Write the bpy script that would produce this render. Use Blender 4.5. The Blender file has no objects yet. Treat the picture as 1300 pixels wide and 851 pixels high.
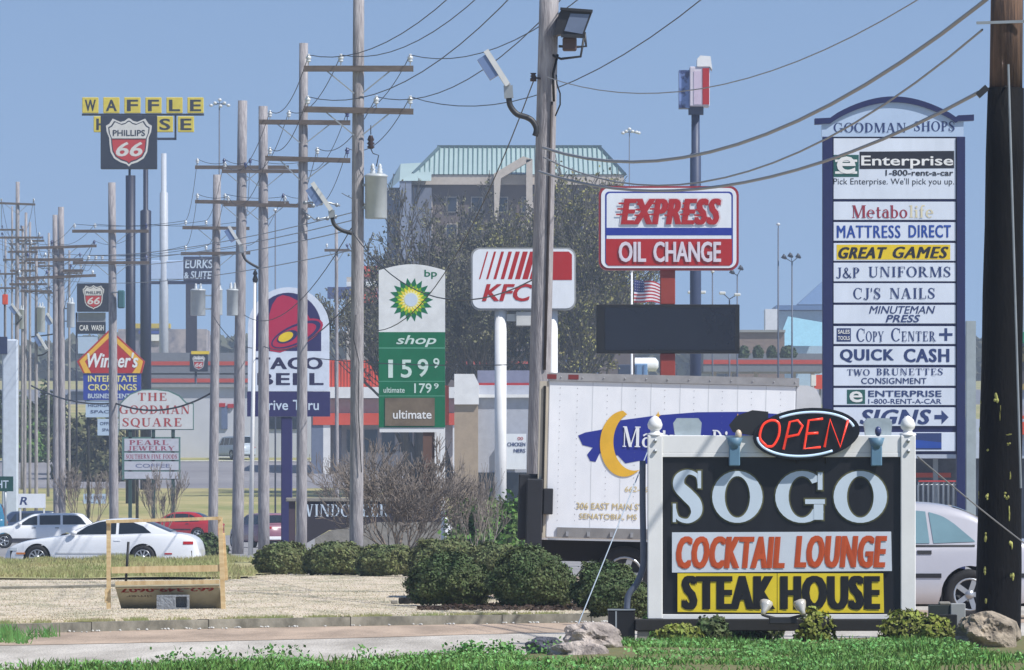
import bpy, bmesh, math, random
from math import sin, cos, pi, radians, sqrt, atan2
from mathutils import Vector, Matrix, noise
random.seed(7)
R = random.Random(11)
SC = bpy.context.scene
COL = SC.collection
LENS = 250.0
FPX = 1300 * LENS / 36.0        # focal length in photo pixels
HAZE = 0.00036
HX, HY, EYE = 650.0, 646.0, 1.4

# ------------------------------------------------------------------ terrain
ZP = [(0, 0), (140, 0), (150, -.25), (400, -.25), (425, .6), (450, 1.7), (500, 2.7), (540, 3.85), (600, 6.3), (650, 7.6),
      (750, 10.6), (900, 15.5), (1200, 23.5), (2000, 38), (4000, 50)]
def gz(D):
    for (a, za), (b, zb) in zip(ZP, ZP[1:]):
        if D <= b:
            t = (D - a) / (b - a)
            return za + (zb - za) * t
    return ZP[-1][1]

# ------------------------------------------------------------------ materials
def lin(c):
    o = []
    for v in c:
        v /= 255.0
        o.append(v / 12.92 if v <= .04045 else ((v + .055) / 1.055) ** 2.4)
    return (o[0], o[1], o[2], 1)
MATS = {}
def M(name, rgb, rough=.6, metal=0, var=.12, scale=3.0, st=(1, 1, 1), bump=0, emit=0, rgb2=None, coat=0, detail=5, contrast=.25, mid=.5, island=0, trans=0, bscale=None):
    if name in MATS: return MATS[name]
    m = bpy.data.materials.new(name); m.use_nodes = True; nt = m.node_tree
    b = nt.nodes['Principled BSDF']
    b.inputs['Roughness'].default_value = rough; b.inputs['Metallic'].default_value = metal
    c = lin(rgb)
    c2 = lin(rgb2) if rgb2 else tuple(v * (1 - var) for v in c[:3]) + (1,)
    L = nt.links.new
    if var > 0 or rgb2:
        tc = nt.nodes.new('ShaderNodeTexCoord'); mp = nt.nodes.new('ShaderNodeMapping'); mp.inputs['Scale'].default_value = st
        nz = nt.nodes.new('ShaderNodeTexNoise'); nz.inputs['Scale'].default_value = scale; nz.inputs['Detail'].default_value = detail
        nz.inputs['Roughness'].default_value = .65
        L(tc.outputs['Object'], mp.inputs['Vector']); L(mp.outputs[0], nz.inputs['Vector'])
        mr = nt.nodes.new('ShaderNodeMapRange'); mr.inputs['From Min'].default_value = mid - contrast / 2; mr.inputs['From Max'].default_value = mid + contrast / 2
        L(nz.outputs['Fac'], mr.inputs['Value'])
        mx = nt.nodes.new('ShaderNodeMix'); mx.data_type = 'RGBA'
        mx.inputs[6].default_value = c; mx.inputs[7].default_value = c2
        L(mr.outputs[0], mx.inputs[0]); last = mx.outputs[2]
        if island:
            g = nt.nodes.new('ShaderNodeNewGeometry'); hs = nt.nodes.new('ShaderNodeHueSaturation')
            m1 = nt.nodes.new('ShaderNodeMapRange'); m1.inputs['To Min'].default_value = 1 - island; m1.inputs['To Max'].default_value = 1 + island
            L(g.outputs['Random Per Island'], m1.inputs['Value']); L(m1.outputs[0], hs.inputs['Value'])
            m2 = nt.nodes.new('ShaderNodeMapRange'); m2.inputs['To Min'].default_value = .475; m2.inputs['To Max'].default_value = .515
            L(g.outputs['Random Per Island'], m2.inputs['Value']); L(m2.outputs[0], hs.inputs['Hue'])
            L(last, hs.inputs['Color']); last = hs.outputs[0]
        L(last, b.inputs['Base Color'])
        if bump:
            n2 = nt.nodes.new('ShaderNodeTexNoise'); n2.inputs['Scale'].default_value = bscale or scale * 3; n2.inputs['Detail'].default_value = 6
            L(mp.outputs[0], n2.inputs['Vector'])
            bp = nt.nodes.new('ShaderNodeBump'); bp.inputs['Strength'].default_value = bump; bp.inputs['Distance'].default_value = .05
            L(n2.outputs['Fac'], bp.inputs['Height']); L(bp.outputs[0], b.inputs['Normal'])
    else:
        b.inputs['Base Color'].default_value = c
    if coat: b.inputs['Coat Weight'].default_value = coat; b.inputs['Coat Roughness'].default_value = .05
    if emit: b.inputs['Emission Color'].default_value = c; b.inputs['Emission Strength'].default_value = emit
    if trans: b.inputs['Transmission Weight'].default_value = trans
    MATS[name] = m; return m
def brick_mat(name, a, bcol, mortar, sx=4):
    if name in MATS: return MATS[name]
    m = M(name, a, .85, var=0)
    nt = m.node_tree; b = nt.nodes['Principled BSDF']; L = nt.links.new
    tc = nt.nodes.new('ShaderNodeTexCoord'); mp = nt.nodes.new('ShaderNodeMapping'); mp.inputs['Rotation'].default_value = (pi / 2, 0, 0)
    bt = nt.nodes.new('ShaderNodeTexBrick'); bt.inputs['Color1'].default_value = lin(a); bt.inputs['Color2'].default_value = lin(bcol)
    bt.inputs['Mortar'].default_value = lin(mortar); bt.inputs['Scale'].default_value = sx
    L(tc.outputs['Object'], mp.inputs[0]); L(mp.outputs[0], bt.inputs['Vector']); L(bt.outputs['Color'], b.inputs['Base Color'])
    return m

# ------------------------------------------------------------------ mesh builder
class MB:
    def __init__(s): s.v = []; s.f = []; s.mi = []; s.sm = []; s.k = 0
    def add(s, vs, fs, mi=0, smooth=False):
        o = len(s.v); s.v += [tuple(v) for v in vs]
        for f in fs: s.f.append(tuple(i + o for i in f)); s.mi.append(mi); s.sm.append(smooth)
        return s
    def box(s, x0, x1, y0, y1, z0, z1, mi=0, bev=0):
        if bev > 0 and min(x1 - x0, y1 - y0, z1 - z0) > bev * 2.1:
            vs = []; b = bev
            for zz, ins in ((z0, b), (z0 + b, 0), (z1 - b, 0), (z1, b)):
                a, c, d, e = x0 + ins, x1 - ins, y0 + ins, y1 - ins
                if ins: vs += [(a, d, zz), (a, d, zz), (c, d, zz), (c, d, zz), (c, e, zz), (c, e, zz), (a, e, zz), (a, e, zz)]
                else: vs += [(a, d + b, zz), (a + b, d, zz), (c - b, d, zz), (c, d + b, zz), (c, e - b, zz), (c - b, e, zz), (a + b, e, zz), (a, e - b, zz)]
            fs = [(0, 6, 4, 2), (24, 26, 28, 30)]
            for r in range(3):
                for i in range(8): fs.append((r * 8 + i, r * 8 + (i + 1) % 8, r * 8 + 8 + (i + 1) % 8, r * 8 + 8 + i))
            return s.add(vs, fs, mi)
        vs = [(x0, y0, z0), (x1, y0, z0), (x1, y1, z0), (x0, y1, z0), (x0, y0, z1), (x1, y0, z1), (x1, y1, z1), (x0, y1, z1)]
        return s.add(vs, [(0, 3, 2, 1), (4, 5, 6, 7), (0, 1, 5, 4), (1, 2, 6, 5), (2, 3, 7, 6), (3, 0, 4, 7)], mi)
    def bar(s, p, q, w, d=None, mi=0, up=(0, 1, 0)):
        """rectangular bar from p to q; d = size along y (depth), w = size across"""
        d = d or w; p, q = Vector(p), Vector(q); t = (q - p).normalized(); u = Vector(up)
        if abs(t.dot(u)) > .95: u = Vector((1, 0, 0))
        a = t.cross(u).normalized(); b = a.cross(t).normalized()
        vs = [c + a * i * w / 2 + b * j * d / 2 for c in (p, q) for i, j in ((-1, -1), (1, -1), (1, 1), (-1, 1))]
        return s.add(vs, [(0, 1, 2, 3), (7, 6, 5, 4), (0, 4, 5, 1), (1, 5, 6, 2), (2, 6, 7, 3), (3, 7, 4, 0)], mi)
    def tube(s, pts, rad, n=8, mi=0, caps=True, smooth=True):
        pts = [Vector(p) for p in pts]
        if not isinstance(rad, (list, tuple)): rad = [rad] * len(pts)
        vs = []; fs = []; prev = None
        for i, p in enumerate(pts):
            t = (pts[min(i + 1, len(pts) - 1)] - pts[max(i - 1, 0)])
            t = t.normalized() if t.length > 0 else Vector((0, 0, 1))
            if prev is None:
                u = Vector((1, 0, 0)) if abs(t.x) < .8 else Vector((0, 1, 0))
            else: u = prev
            a = (u - t * u.dot(t)).normalized(); b = t.cross(a); prev = a
            for k in range(n):
                an = 2 * pi * k / n; vs.append(p + (a * cos(an) + b * sin(an)) * rad[i])
        for i in range(len(pts) - 1):
            for k in range(n): fs.append((i * n + k, i * n + (k + 1) % n, (i + 1) * n + (k + 1) % n, (i + 1) * n + k))
        s.add(vs, fs, mi, smooth)
        if caps:
            o = len(s.v) - len(vs)
            s.f.append(tuple(o + k for k in range(n))[::-1]); s.mi.append(mi); s.sm.append(False)
            s.f.append(tuple(o + (len(pts) - 1) * n + k for k in range(n))); s.mi.append(mi); s.sm.append(False)
        return s
    def lathe(s, c, prof, n=16, mi=0, axis='z', smooth=True):
        """prof: (radius, height) pairs"""
        vs = []; fs = []
        for r, h in prof:
            for k in range(n):
                a = 2 * pi * k / n; x, y = r * cos(a), r * sin(a)
                v = (x, y, h) if axis == 'z' else ((x, h, y) if axis == 'y' else (h, x, y))
                vs.append((c[0] + v[0], c[1] + v[1], c[2] + v[2]))
        for i in range(len(prof) - 1):
            for k in range(n): fs.append((i * n + k, i * n + (k + 1) % n, (i + 1) * n + (k + 1) % n, (i + 1) * n + k))
        return s.add(vs, fs, mi, smooth)
    def prism(s, pts, y0, y1, mi=0, mside=None):
        """outline in (x,z), extruded between y0 (front) and y1"""
        n = len(pts)
        vs = [(x, y0, z) for x, z in pts] + [(x, y1, z) for x, z in pts]
        s.add(vs, [tuple(range(n)), tuple(range(2 * n - 1, n - 1, -1))], mi)
        o = len(s.v) - 2 * n
        for i in range(n):
            j = (i + 1) % n
            s.f.append((o + i, o + n + i, o + n + j, o + j)); s.mi.append(mi if mside is None else mside); s.sm.append(False)
        return s
    def flat(s, pts, y, mi=0):
        s.add([(x, y, z) for x, z in pts], [tuple(range(len(pts)))], mi); return s
    def ball(s, c, r, n=10, mi=0, sq=(1, 1, 1)):
        m = max(4, n // 2); vs = []; fs = []
        for i in range(m + 1):
            th = pi * i / m
            for k in range(n):
                a = 2 * pi * k / n
                vs.append((c[0] + r * sq[0] * sin(th) * cos(a), c[1] + r * sq[1] * sin(th) * sin(a), c[2] + r * sq[2] * cos(th)))
        for i in range(m):
            for k in range(n): fs.append((i * n + k, i * n + (k + 1) % n, (i + 1) * n + (k + 1) % n, (i + 1) * n + k))
        return s.add(vs, fs, mi, True)
    def xf(s, mat):
        s.v = [tuple(mat @ Vector(v)) for v in s.v]; return s
    def join(s, o, mi=0):
        k = len(s.v); s.v += o.v; s.f += [tuple(i + k for i in f) for f in o.f]; s.mi += [m + mi for m in o.mi]; s.sm += o.sm; return s
    def build(s, name, mats, parent=None, loc=None, fix=True):
        me = bpy.data.meshes.new(name); me.from_pydata(s.v, [], s.f)
        mats = mats if isinstance(mats, (list, tuple)) else [mats]
        for m in mats: me.materials.append(m)
        if len(mats) > 1: me.polygons.foreach_set('material_index', s.mi)
        me.polygons.foreach_set('use_smooth', s.sm)
        if fix and len(s.f) < 40000:
            bm = bmesh.new(); bm.from_mesh(me); bmesh.ops.recalc_face_normals(bm, faces=bm.faces); bm.to_mesh(me); bm.free()
        me.update()
        o = bpy.data.objects.new(name, me); COL.objects.link(o)
        if parent: o.parent = parent
        if loc: o.location = loc
        return o

def thing(name, label, cat, loc=(0, 0, 0), rz=0, group=None):
    o = bpy.data.objects.new(name, None); COL.objects.link(o); o.empty_display_size = .3
    o.location = loc; o.rotation_euler = (0, 0, rz)
    return tag(o, label, cat, group)
def tag(o, label, cat, group=None):
    o['label'] = label; o['category'] = cat
    if group: o['group'] = group
    return o
def struct(o, kind='structure', label=None, cat=None):
    o['kind'] = kind
    if label: o['label'] = label
    if cat: o['category'] = cat
    return o
def kids(o): return [c for c in bpy.data.objects if c.parent == o]
def copy_tree(o, parent=None):
    c = o.copy(); COL.objects.link(c); c.parent = parent
    for ch in kids(o): copy_tree(ch, c)
    return c

class Fr:
    """local frame of a thing standing at photo column xc with s photo-pixels per metre"""
    def __init__(f, xc, s, base=None):
        f.xc, f.s, f.D = xc, s, FPX / s
        f.X = (xc - HX) / s; f.g = gz(f.D) if base is None else base
        f.loc = (f.X, f.D, f.g)
    def x(f, px): return (px - f.xc) / f.s
    def z(f, py): return EYE + (HY - py) / f.s - f.g
    def box(f, mb, x0, x1, y0, y1, d0, d1, mi=0, bev=0):
        mb.box(f.x(x0), f.x(x1), d0, d1, f.z(y1), f.z(y0), mi, bev); return mb
    def pts(f, L): return [(f.x(a), f.z(b)) for a, b in L]
def W(px, py, s):  # world point seen at (px,py) with scale s
    return Vector(((px - HX) / s, FPX / s, EYE + (HY - py) / s))

# ------------------------------------------------------------------ lettering
_tc = {}
def text_polys(txt, bold=0, sh=0, spacing=1.0):
    key = (txt, bold, sh, spacing)
    if key in _tc: return _tc[key]
    cu = bpy.data.curves.new('t', 'FONT'); cu.body = txt; cu.offset = bold; cu.shear = sh; cu.space_character = spacing
    cu.resolution_u = 3; cu.fill_mode = 'FRONT'
    ob = bpy.data.objects.new('t', cu); COL.objects.link(ob)
    bpy.context.view_layer.update()
    me = bpy.data.meshes.new_from_object(ob.evaluated_get(bpy.context.evaluated_depsgraph_get()))
    vs = [(v.co.x, v.co.y) for v in me.vertices]; fs = [tuple(p.vertices) for p in me.polygons]
    bpy.data.objects.remove(ob); bpy.data.curves.remove(cu); bpy.data.meshes.remove(me)
    _tc[key] = (vs, fs); return vs, fs
def fit(mb, vs, fs, x0, x1, z0, z1, y, mi=0, rot=False, thick=0):
    ax = min(v[0] for v in vs); bx = max(v[0] for v in vs); ay = min(v[1] for v in vs); by = max(v[1] for v in vs)
    sx = (x1 - x0) / (bx - ax); sy = (z1 - z0) / (by - ay)
    o = [((a - ax) * sx, (b - ay) * sy) for a, b in vs]
    if rot: o = [(x1 - x0 - a, z1 - z0 - b) for a, b in o]
    mb.add([(x0 + a, y, z0 + b) for a, b in o], fs, mi)
def text(mb, txt, x0, x1, z0, z1, y, mi=0, bold=.012, sh=0, rot=False, spacing=1.0, hv=0):
    if 'M' in txt and bold > 0: hv, bold = hv + bold * .9, 0
    if bold > .014: hv, bold = hv + (bold - .014) * .9, .014
    vs, fs = text_polys(txt, bold, sh, spacing); d = hv * (z1 - z0)
    if not hv: return fit(mb, vs, fs, x0, x1, z0, z1, y, mi, rot)
    for k, q in enumerate((-1, -.33, .33, 1)): fit(mb, vs, fs, x0 + d + d * q, x1 - d + d * q, z0, z1, y - .0012 * k, mi, rot)
T_, t_, S_, e_ = .18, .06, .05, .075
def _rect(x0, x1, y0, y1): return [[(x0, y0), (x1, y0), (x1, y1), (x0, y1)]]
def _diag(x0, y0, x1, y1, w): return [[(x0 - w / 2, y0), (x0 + w / 2, y0), (x1 + w / 2, y1), (x1 - w / 2, y1)]]
def _stem(x, y0=0, y1=1, w=T_, b=1, t=1):
    o = [_rect(x - w / 2, x + w / 2, y0, y1)]
    if b: o.append(_rect(x - w / 2 - e_, x + w / 2 + e_, y0, y0 + S_))
    if t == 1: o.append(_rect(x - w / 2 - e_, x + w / 2 + e_, y1 - S_, y1))
    if t == 2: o.append(_rect(x - w / 2 - e_, x, y1 - S_ * 1.6, y1))
    return o
def _ring(cx, cy, rx, ry, w=T_, h=t_, a0=0, a1=360):
    q = []; n = max(6, int(abs(a1 - a0) / 12))
    for i in range(n):
        A, B = radians(a0 + (a1 - a0) * i / n), radians(a0 + (a1 - a0) * (i + 1) / n)
        ix, iy = rx - w, ry - h
        q.append([(cx + rx * cos(A), cy + ry * sin(A)), (cx + rx * cos(B), cy + ry * sin(B)), (cx + ix * cos(B), cy + iy * sin(B)), (cx + ix * cos(A), cy + iy * sin(A))])
    return [q]
def _cr(pts, n=6):
    out = []
    for i in range(len(pts) - 1):
        p0, p1, p2, p3 = pts[max(i - 1, 0)], pts[i], pts[i + 1], pts[min(i + 2, len(pts) - 1)]
        for k in range(n):
            t = k / n
            out.append(tuple(.5 * (2 * b + (c - a) * t + (2 * a - 5 * b + 4 * c - d) * t * t + (3 * b - a - 3 * c + d) * t ** 3) for a, b, c, d in zip(p0, p1, p2, p3)))
    return out + [tuple(pts[-1])]
def _stroke(pts, n=5):
    """pts (x, y, width)"""
    P = _cr(pts, n); q = []; L = []
    for i, p in enumerate(P):
        a, b = P[max(i - 1, 0)], P[min(i + 1, len(P) - 1)]
        dx, dy = b[0] - a[0], b[1] - a[1]; l = sqrt(dx * dx + dy * dy) or 1
        nx, ny = -dy / l * p[2] / 2, dx / l * p[2] / 2
        L.append(((p[0] + nx, p[1] + ny), (p[0] - nx, p[1] - ny)))
    for a, b in zip(L, L[1:]): q.append([a[0], a[1], b[1], b[0]])
    return [q]
def glyph(c):
    if c == 'A': return [_diag(.10, 0, .40, 1, t_), _diag(.72, 0, .43, 1, T_), _rect(.2, .62, .3, .36), _rect(0, .24, 0, S_), _rect(.54, .9, 0, S_)], .9
    if c == 'B': return _stem(.2) + _ring(.32, .745, .33, .255, T_, t_, -90, 90) + _ring(.32, .27, .38, .27, T_, t_, -90, 90) + [_rect(.2, .33, .94, 1), _rect(.2, .33, 0, .06), _rect(.2, .33, .49, .54)], .74
    if c == 'C': return _ring(.45, .5, .45, .52, T_, t_, 48, 318) + [_rect(.74, .79, .62, .98)], .84
    if c == 'D': return _stem(.2) + _ring(.33, .5, .48, .5, T_, t_, -90, 90) + [_rect(.2, .34, .94, 1), _rect(.2, .34, 0, .06)], .85
    if c in 'EF':
        o = _stem(.2) + [_rect(.2, .66, .94, 1), _rect(.62, .67, .74, 1), _rect(.2, .5, .48, .54), _rect(.46, .51, .38, .64)]
        if c == 'E': o += [_rect(.2, .68, 0, .06), _rect(.65, .7, 0, .27)]
        return o, .74 if c == 'E' else .7
    if c == 'G': return _ring(.45, .5, .45, .52, T_, t_, 45, 318) + [_rect(.74, .79, .64, .98), _rect(.66, .66 + T_, .02, .42), _rect(.56, .92, .4, .45)], .93
    if c == 'H': return _stem(.2) + _stem(.75) + [_rect(.2, .75, .48, .54)], .95
    if c == 'I': return _stem(.2), .4
    if c == 'J': return [_rect(.3, .3 + T_, .2, 1), _rect(.22, .56, .95, 1)] + _stroke([(.39, .25, .17), (.36, .03, .14), (.2, -.03, .08), (.05, .08, .12)]), .56
    if c == 'K': return _stem(.2) + [_diag(.3, .42, .66, .98, .07), _diag(.74, 0, .4, .55, T_), _rect(.55, .82, .95, 1), _rect(.58, .92, 0, .05)], .9
    if c == 'L': return _stem(.2) + [_rect(.2, .66, 0, .06), _rect(.62, .67, 0, .3)], .7
    if c == 'M': return _stem(.14, w=t_) + _stem(.92) + [_diag(.5, 0, .18, 1, T_), _diag(.5, 0, .86, 1, .07)], 1.1
    if c == 'N': return _stem(.14, w=t_) + _stem(.78, w=t_, b=0) + [_diag(.74, 0, .2, 1, T_)], .92
    if c == 'O': return _ring(.45, .5, .45, .52), .9
    if c == 'P': return _stem(.2) + _ring(.34, .72, .34, .28, T_, t_, -90, 90) + [_rect(.2, .35, .94, 1), _rect(.2, .35, .44, .5)], .7
    if c == 'Q': return _ring(.45, .5, .45, .52) + _stroke([(.4, .12, .06), (.6, .0, .14), (.85, -.15, .06)]), .9
    if c == 'R': return _stem(.2) + _ring(.34, .73, .33, .27, T_, t_, -90, 90) + [_rect(.2, .35, .94, 1), _rect(.2, .35, .46, .52), _diag(.74, 0, .42, .48, T_), _rect(.7, .92, 0, .05)], .9
    if c == 'S': return _stroke([(.56, .72, .04), (.52, .88, .06), (.34, .98, .07), (.15, .88, .13), (.14, .68, .17), (.32, .52, .19), (.5, .36, .18), (.53, .16, .14), (.34, .02, .07), (.14, .08, .06), (.07, .3, .04)]) + [_rect(.54, .59, .66, .99), _rect(.04, .09, .01, .36)], .66
    if c == 'T': return _stem(.4, t=0) + [_rect(.04, .76, .94, 1), _rect(.04, .09, .72, 1), _rect(.71, .76, .72, 1)], .8
    if c == 'U': return [_rect(.11, .11 + T_, .25, 1), _rect(.03, .37, .95, 1), _rect(.7, .76, .25, 1), _rect(.6, .86, .95, 1)] + _stroke([(.2, .3, .18), (.23, .1, .15), (.44, .0, .09), (.67, .1, .07), (.73, .3, .06)]), .9
    if c == 'V': return [_diag(.42, 0, .14, 1, T_), _diag(.46, 0, .74, 1, .07), _rect(0, .3, .95, 1), _rect(.6, .86, .95, 1)], .86
    if c == 'W': return [_diag(.34, 0, .12, 1, T_), _diag(.38, 0, .6, 1, .07), _diag(.82, 0, .6, 1, T_), _diag(.86, 0, 1.08, 1, .07), _rect(0, .28, .95, 1), _rect(.96, 1.2, .95, 1)], 1.2
    if c == 'Y': return [_rect(.36, .36 + T_, 0, .5), _rect(.28, .62, 0, S_), _diag(.42, .45, .14, 1, T_), _diag(.48, .45, .78, 1, .07), _rect(0, .3, .95, 1), _rect(.64, .9, .95, 1)], .9
    if c == '&': return _stroke([(.8, .45, .05), (.6, .1, .09), (.35, -.0, .1), (.1, .2, .15), (.25, .5, .12), (.5, .75, .1), (.4, .97, .08), (.24, .8, .12), (.5, .3, .15), (.85, .0, .15)]), .88
    if c == "'": return [_diag(.1, .66, .1, 1, .1)], .2
    if c == '.': return [_rect(.05, .19, 0, .14)], .24
    if c == 'a': return _ring(.26, .24, .26, .25, .15, .06, 60, 300) + _stem(.42, 0, .5, .15, t=0) + _stroke([(.42, .5, .14), (.3, .66, .06), (.08, .56, .1)]), .56
    if c == 'b': return _stem(.14, 0, 1, .15, b=0, t=2) + _ring(.3, .32, .3, .34, .15, .06, -130, 130), .64
    if c == 'c': return _ring(.3, .32, .3, .34, .15, .06, 40, 310), .54
    if c == 'e': return _ring(.3, .32, .3, .34, .15, .06, 0, 310) + [_rect(.08, .6, .32, .38)], .62
    if c == 'f': return _stem(.16, 0, .8, .15, t=0) + _stroke([(.16, .75, .15), (.22, .96, .1), (.42, .96, .09)]) + [_rect(.0, .36, .58, .64)], .42
    if c == 'i': return _stem(.16, 0, .64, .15, t=2) + _ring(.16, .86, .09, .09, .088, .088), .34
    if c == 'l': return _stem(.16, 0, 1, .15, t=2), .34
    if c == 'o': return _ring(.3, .32, .3, .34, .15, .06), .62
    if c == 'r': return _stem(.16, 0, .64, .15, t=2) + _stroke([(.22, .5, .06), (.34, .64, .08), (.46, .56, .13)]), .5
    if c == 's': return _stroke([(.38, .48, .04), (.24, .63, .06), (.1, .5, .12), (.24, .34, .13), (.36, .17, .12), (.2, .02, .06), (.06, .17, .04)]), .44
    if c == 't': return _stem(.17, .08, .85, .15, b=0, t=0) + [_rect(.02, .38, .58, .64)] + _stroke([(.17, .12, .15), (.24, .02, .09), (.4, .08, .05)]), .42
    return [], .4
def serif(mb, txt, x0, x1, z0, z1, y, mi=0, gap=.1, outline=0):
    """z0..z1 is the baseline-to-cap height"""
    P = []; cx = 0
    for c in txt:
        if c == ' ': cx += .45; continue
        g, w = glyph(c)
        for p in g:
            qs = p if (p and isinstance(p[0], list)) else [p]
            P.append([[(a + cx, b) for a, b in q] for q in qs])
        cx += w + gap
    cx -= gap; sx = (x1 - x0) / cx; sz = z1 - z0
    for k, qs in enumerate(P):
        yy = y - (k % 9) * .0011
        for q in qs: mb.add([(x0 + a * sx, yy, z0 + b * sz) for a, b in q], [tuple(range(len(q)))], mi)
def rrect(x0, x1, z0, z1, r, n=5):
    o = []
    for cx, cz, a in ((x1 - r, z0 + r, -90), (x1 - r, z1 - r, 0), (x0 + r, z1 - r, 90), (x0 + r, z0 + r, 180)):
        for i in range(n + 1):
            A = radians(a + 90 * i / n); o.append((cx + r * cos(A), cz + r * sin(A)))
    return o
def ell(cx, cz, rx, rz, n=32, rot=0, a0=0, a1=360):
    o = []; full = a1 - a0 >= 360
    for i in range(n if full else n + 1):
        A = radians(a0 + (a1 - a0) * i / n); x, z = rx * cos(A), rz * sin(A)
        o.append((cx + x * cos(rot) - z * sin(rot), cz + x * sin(rot) + z * cos(rot)))
    return o

# ------------------------------------------------------------------ foliage
def rnd_unit(r):
    while 1:
        v = Vector((r.uniform(-1, 1), r.uniform(-1, 1), r.uniform(-1, 1)))
        if .05 < v.length < 1: return v.normalized()
def leaf(mb, p, sz, r, nrm=None, asp=1.7):
    n = (nrm + rnd_unit(r) * .8).normalized() if nrm else rnd_unit(r)
    a = n.orthogonal().normalized(); a = (Matrix.Rotation(r.uniform(0, 6.28), 3, n) @ a); b = n.cross(a)
    p = Vector(p); a *= sz * .5 * asp; b *= sz * .5
    mb.add([p - a, p + b, p + a, p - b], [(0, 1, 2, 3)])
def leaf_blob(mb, c, rad, n, sz, r, seed=0, rough=.22, core=None, lo=.78):
    c = Vector(c)
    def shape(u):
        k = noise.noise(u * 1.7 + Vector((seed * 3.1, 0, 0))) * rough * 1.3 + noise.noise(u * 4.3 + Vector((seed, 7, 0))) * rough * .8
        return 1 + k
    for i in range(n):
        u = rnd_unit(r)
        if u.z < -.75: u.z = -u.z
        k = shape(u) * (lo + (1 - lo) * r.random() ** .5) * (1 + .06 * max(0, r.gauss(0, 1)))
        leaf(mb, c + Vector((u.x * rad[0], u.y * rad[1], u.z * rad[2])) * k, sz * r.uniform(.6, 1.3), r, Vector((u.x, u.y, u.z)))
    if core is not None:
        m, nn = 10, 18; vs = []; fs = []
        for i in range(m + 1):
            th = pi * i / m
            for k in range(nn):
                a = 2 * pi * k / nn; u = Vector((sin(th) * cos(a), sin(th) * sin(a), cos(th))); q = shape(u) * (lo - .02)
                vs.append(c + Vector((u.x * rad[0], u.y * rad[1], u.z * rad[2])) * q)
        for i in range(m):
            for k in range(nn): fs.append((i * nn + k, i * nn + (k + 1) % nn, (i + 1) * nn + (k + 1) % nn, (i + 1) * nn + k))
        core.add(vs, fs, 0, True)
def branch(mb, tw, p, d, L, r0, depth, r, spread=.6, up=.15, tips=None, n=6, kink=.18, cnt=3, minr=.004):
    steps = 4; pts = [Vector(p)]; dd = Vector(d).normalized()
    for i in range(steps):
        dd = (dd + rnd_unit(r) * kink + Vector((0, 0, up * .5))).normalized(); pts.append(pts[-1] + dd * L / steps)
    rr = [max(minr, r0 * (1 - .5 * i / steps)) for i in range(steps + 1)]
    tgt = mb if depth > 1 else tw
    tgt.tube(pts, rr, n if depth > 2 else 3, caps=False)
    if tips is not None and depth <= 1:
        for q in pts[1:]: tips.append(q)
    if depth <= 0: return
    for k in range(cnt):
        i = r.choice([2, 3, 4]) if k else 4
        nd = (dd + rnd_unit(r) * spread + Vector((0, 0, up))).normalized()
        branch(mb, tw, pts[i], nd, L * r.uniform(.58, .82), rr[i] * (.75 if k == 0 else .6), depth - 1, r, spread, up, tips, n, kink, cnt, minr)
# ================================================================== materials in use
G_ = lambda *a, **k: M(*a, **k)
wood = M('weathered_pole_wood', (178, 174, 174), .9, rgb2=(112, 108, 112), scale=6, st=(3, 3, .35), bump=.5, contrast=.45)
wood2 = M('brown_pole_wood', (176, 158, 142), .9, rgb2=(120, 106, 94), scale=6, st=(3, 3, .3), bump=.5, contrast=.5)
armw = M('crossarm_wood', (112, 104, 100), .9, rgb2=(76, 68, 62), scale=5, st=(.5, 3, 3), contrast=.5)
white = M('white_paint', (232, 232, 230), .45, var=.1, scale=1.5)
whitep = M('white_sign_face', (232, 236, 240), .35, var=.13, scale=1.6, st=(2, 2, .5), contrast=.5)
offw = M('offwhite', (205, 205, 200), .6, var=.2, scale=1)
black = M('black_paint', (18, 18, 20), .5, var=.3)
dkm = M('dark_metal', (40, 42, 46), .5, var=.2)
galv = M('galvanised_metal', (165, 170, 172), .4, metal=.5, var=.2)
greyp = M('grey_paint', (150, 152, 152), .5, var=.15)
porc = M('porcelain', (205, 210, 212), .2, var=.05)
brownporc = M('brown_porcelain', (60, 45, 42), .3, var=.1)
tank = M('transformer_grey', (182, 188, 190), .35, var=.1)
blueM = M('navy_blue_paint', (28, 36, 84), .45, var=.12)
blueL = M('bright_blue', (32, 52, 150), .45, var=.1)
red = M('sign_red', (176, 30, 30), .4, var=.08)
orange = M('store_orange', (216, 74, 38), .6, var=.15, scale=.8)
yellow = M('sign_yellow', (232, 200, 30), .4, var=.1)
green = M('sign_green', (10, 96, 62), .4, var=.1)
wire_m = M('wire_dark', (50, 50, 55), .6, var=0)
wire_l = M('wire_aluminium', (130, 130, 132), .5, var=0)
purple = M('sign_purple', (46, 42, 92), .4, var=.1)
pink = M('sign_magenta', (178, 34, 72), .4, var=.05)
lens = M('lamp_lens', (150, 160, 165), .15, var=.1)
glass = M('window_glass', (34, 42, 50), .06, var=.2)
concrete = M('concrete', (150, 146, 138), .9, rgb2=(118, 114, 106), scale=4, contrast=.5, bump=.3)

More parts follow.
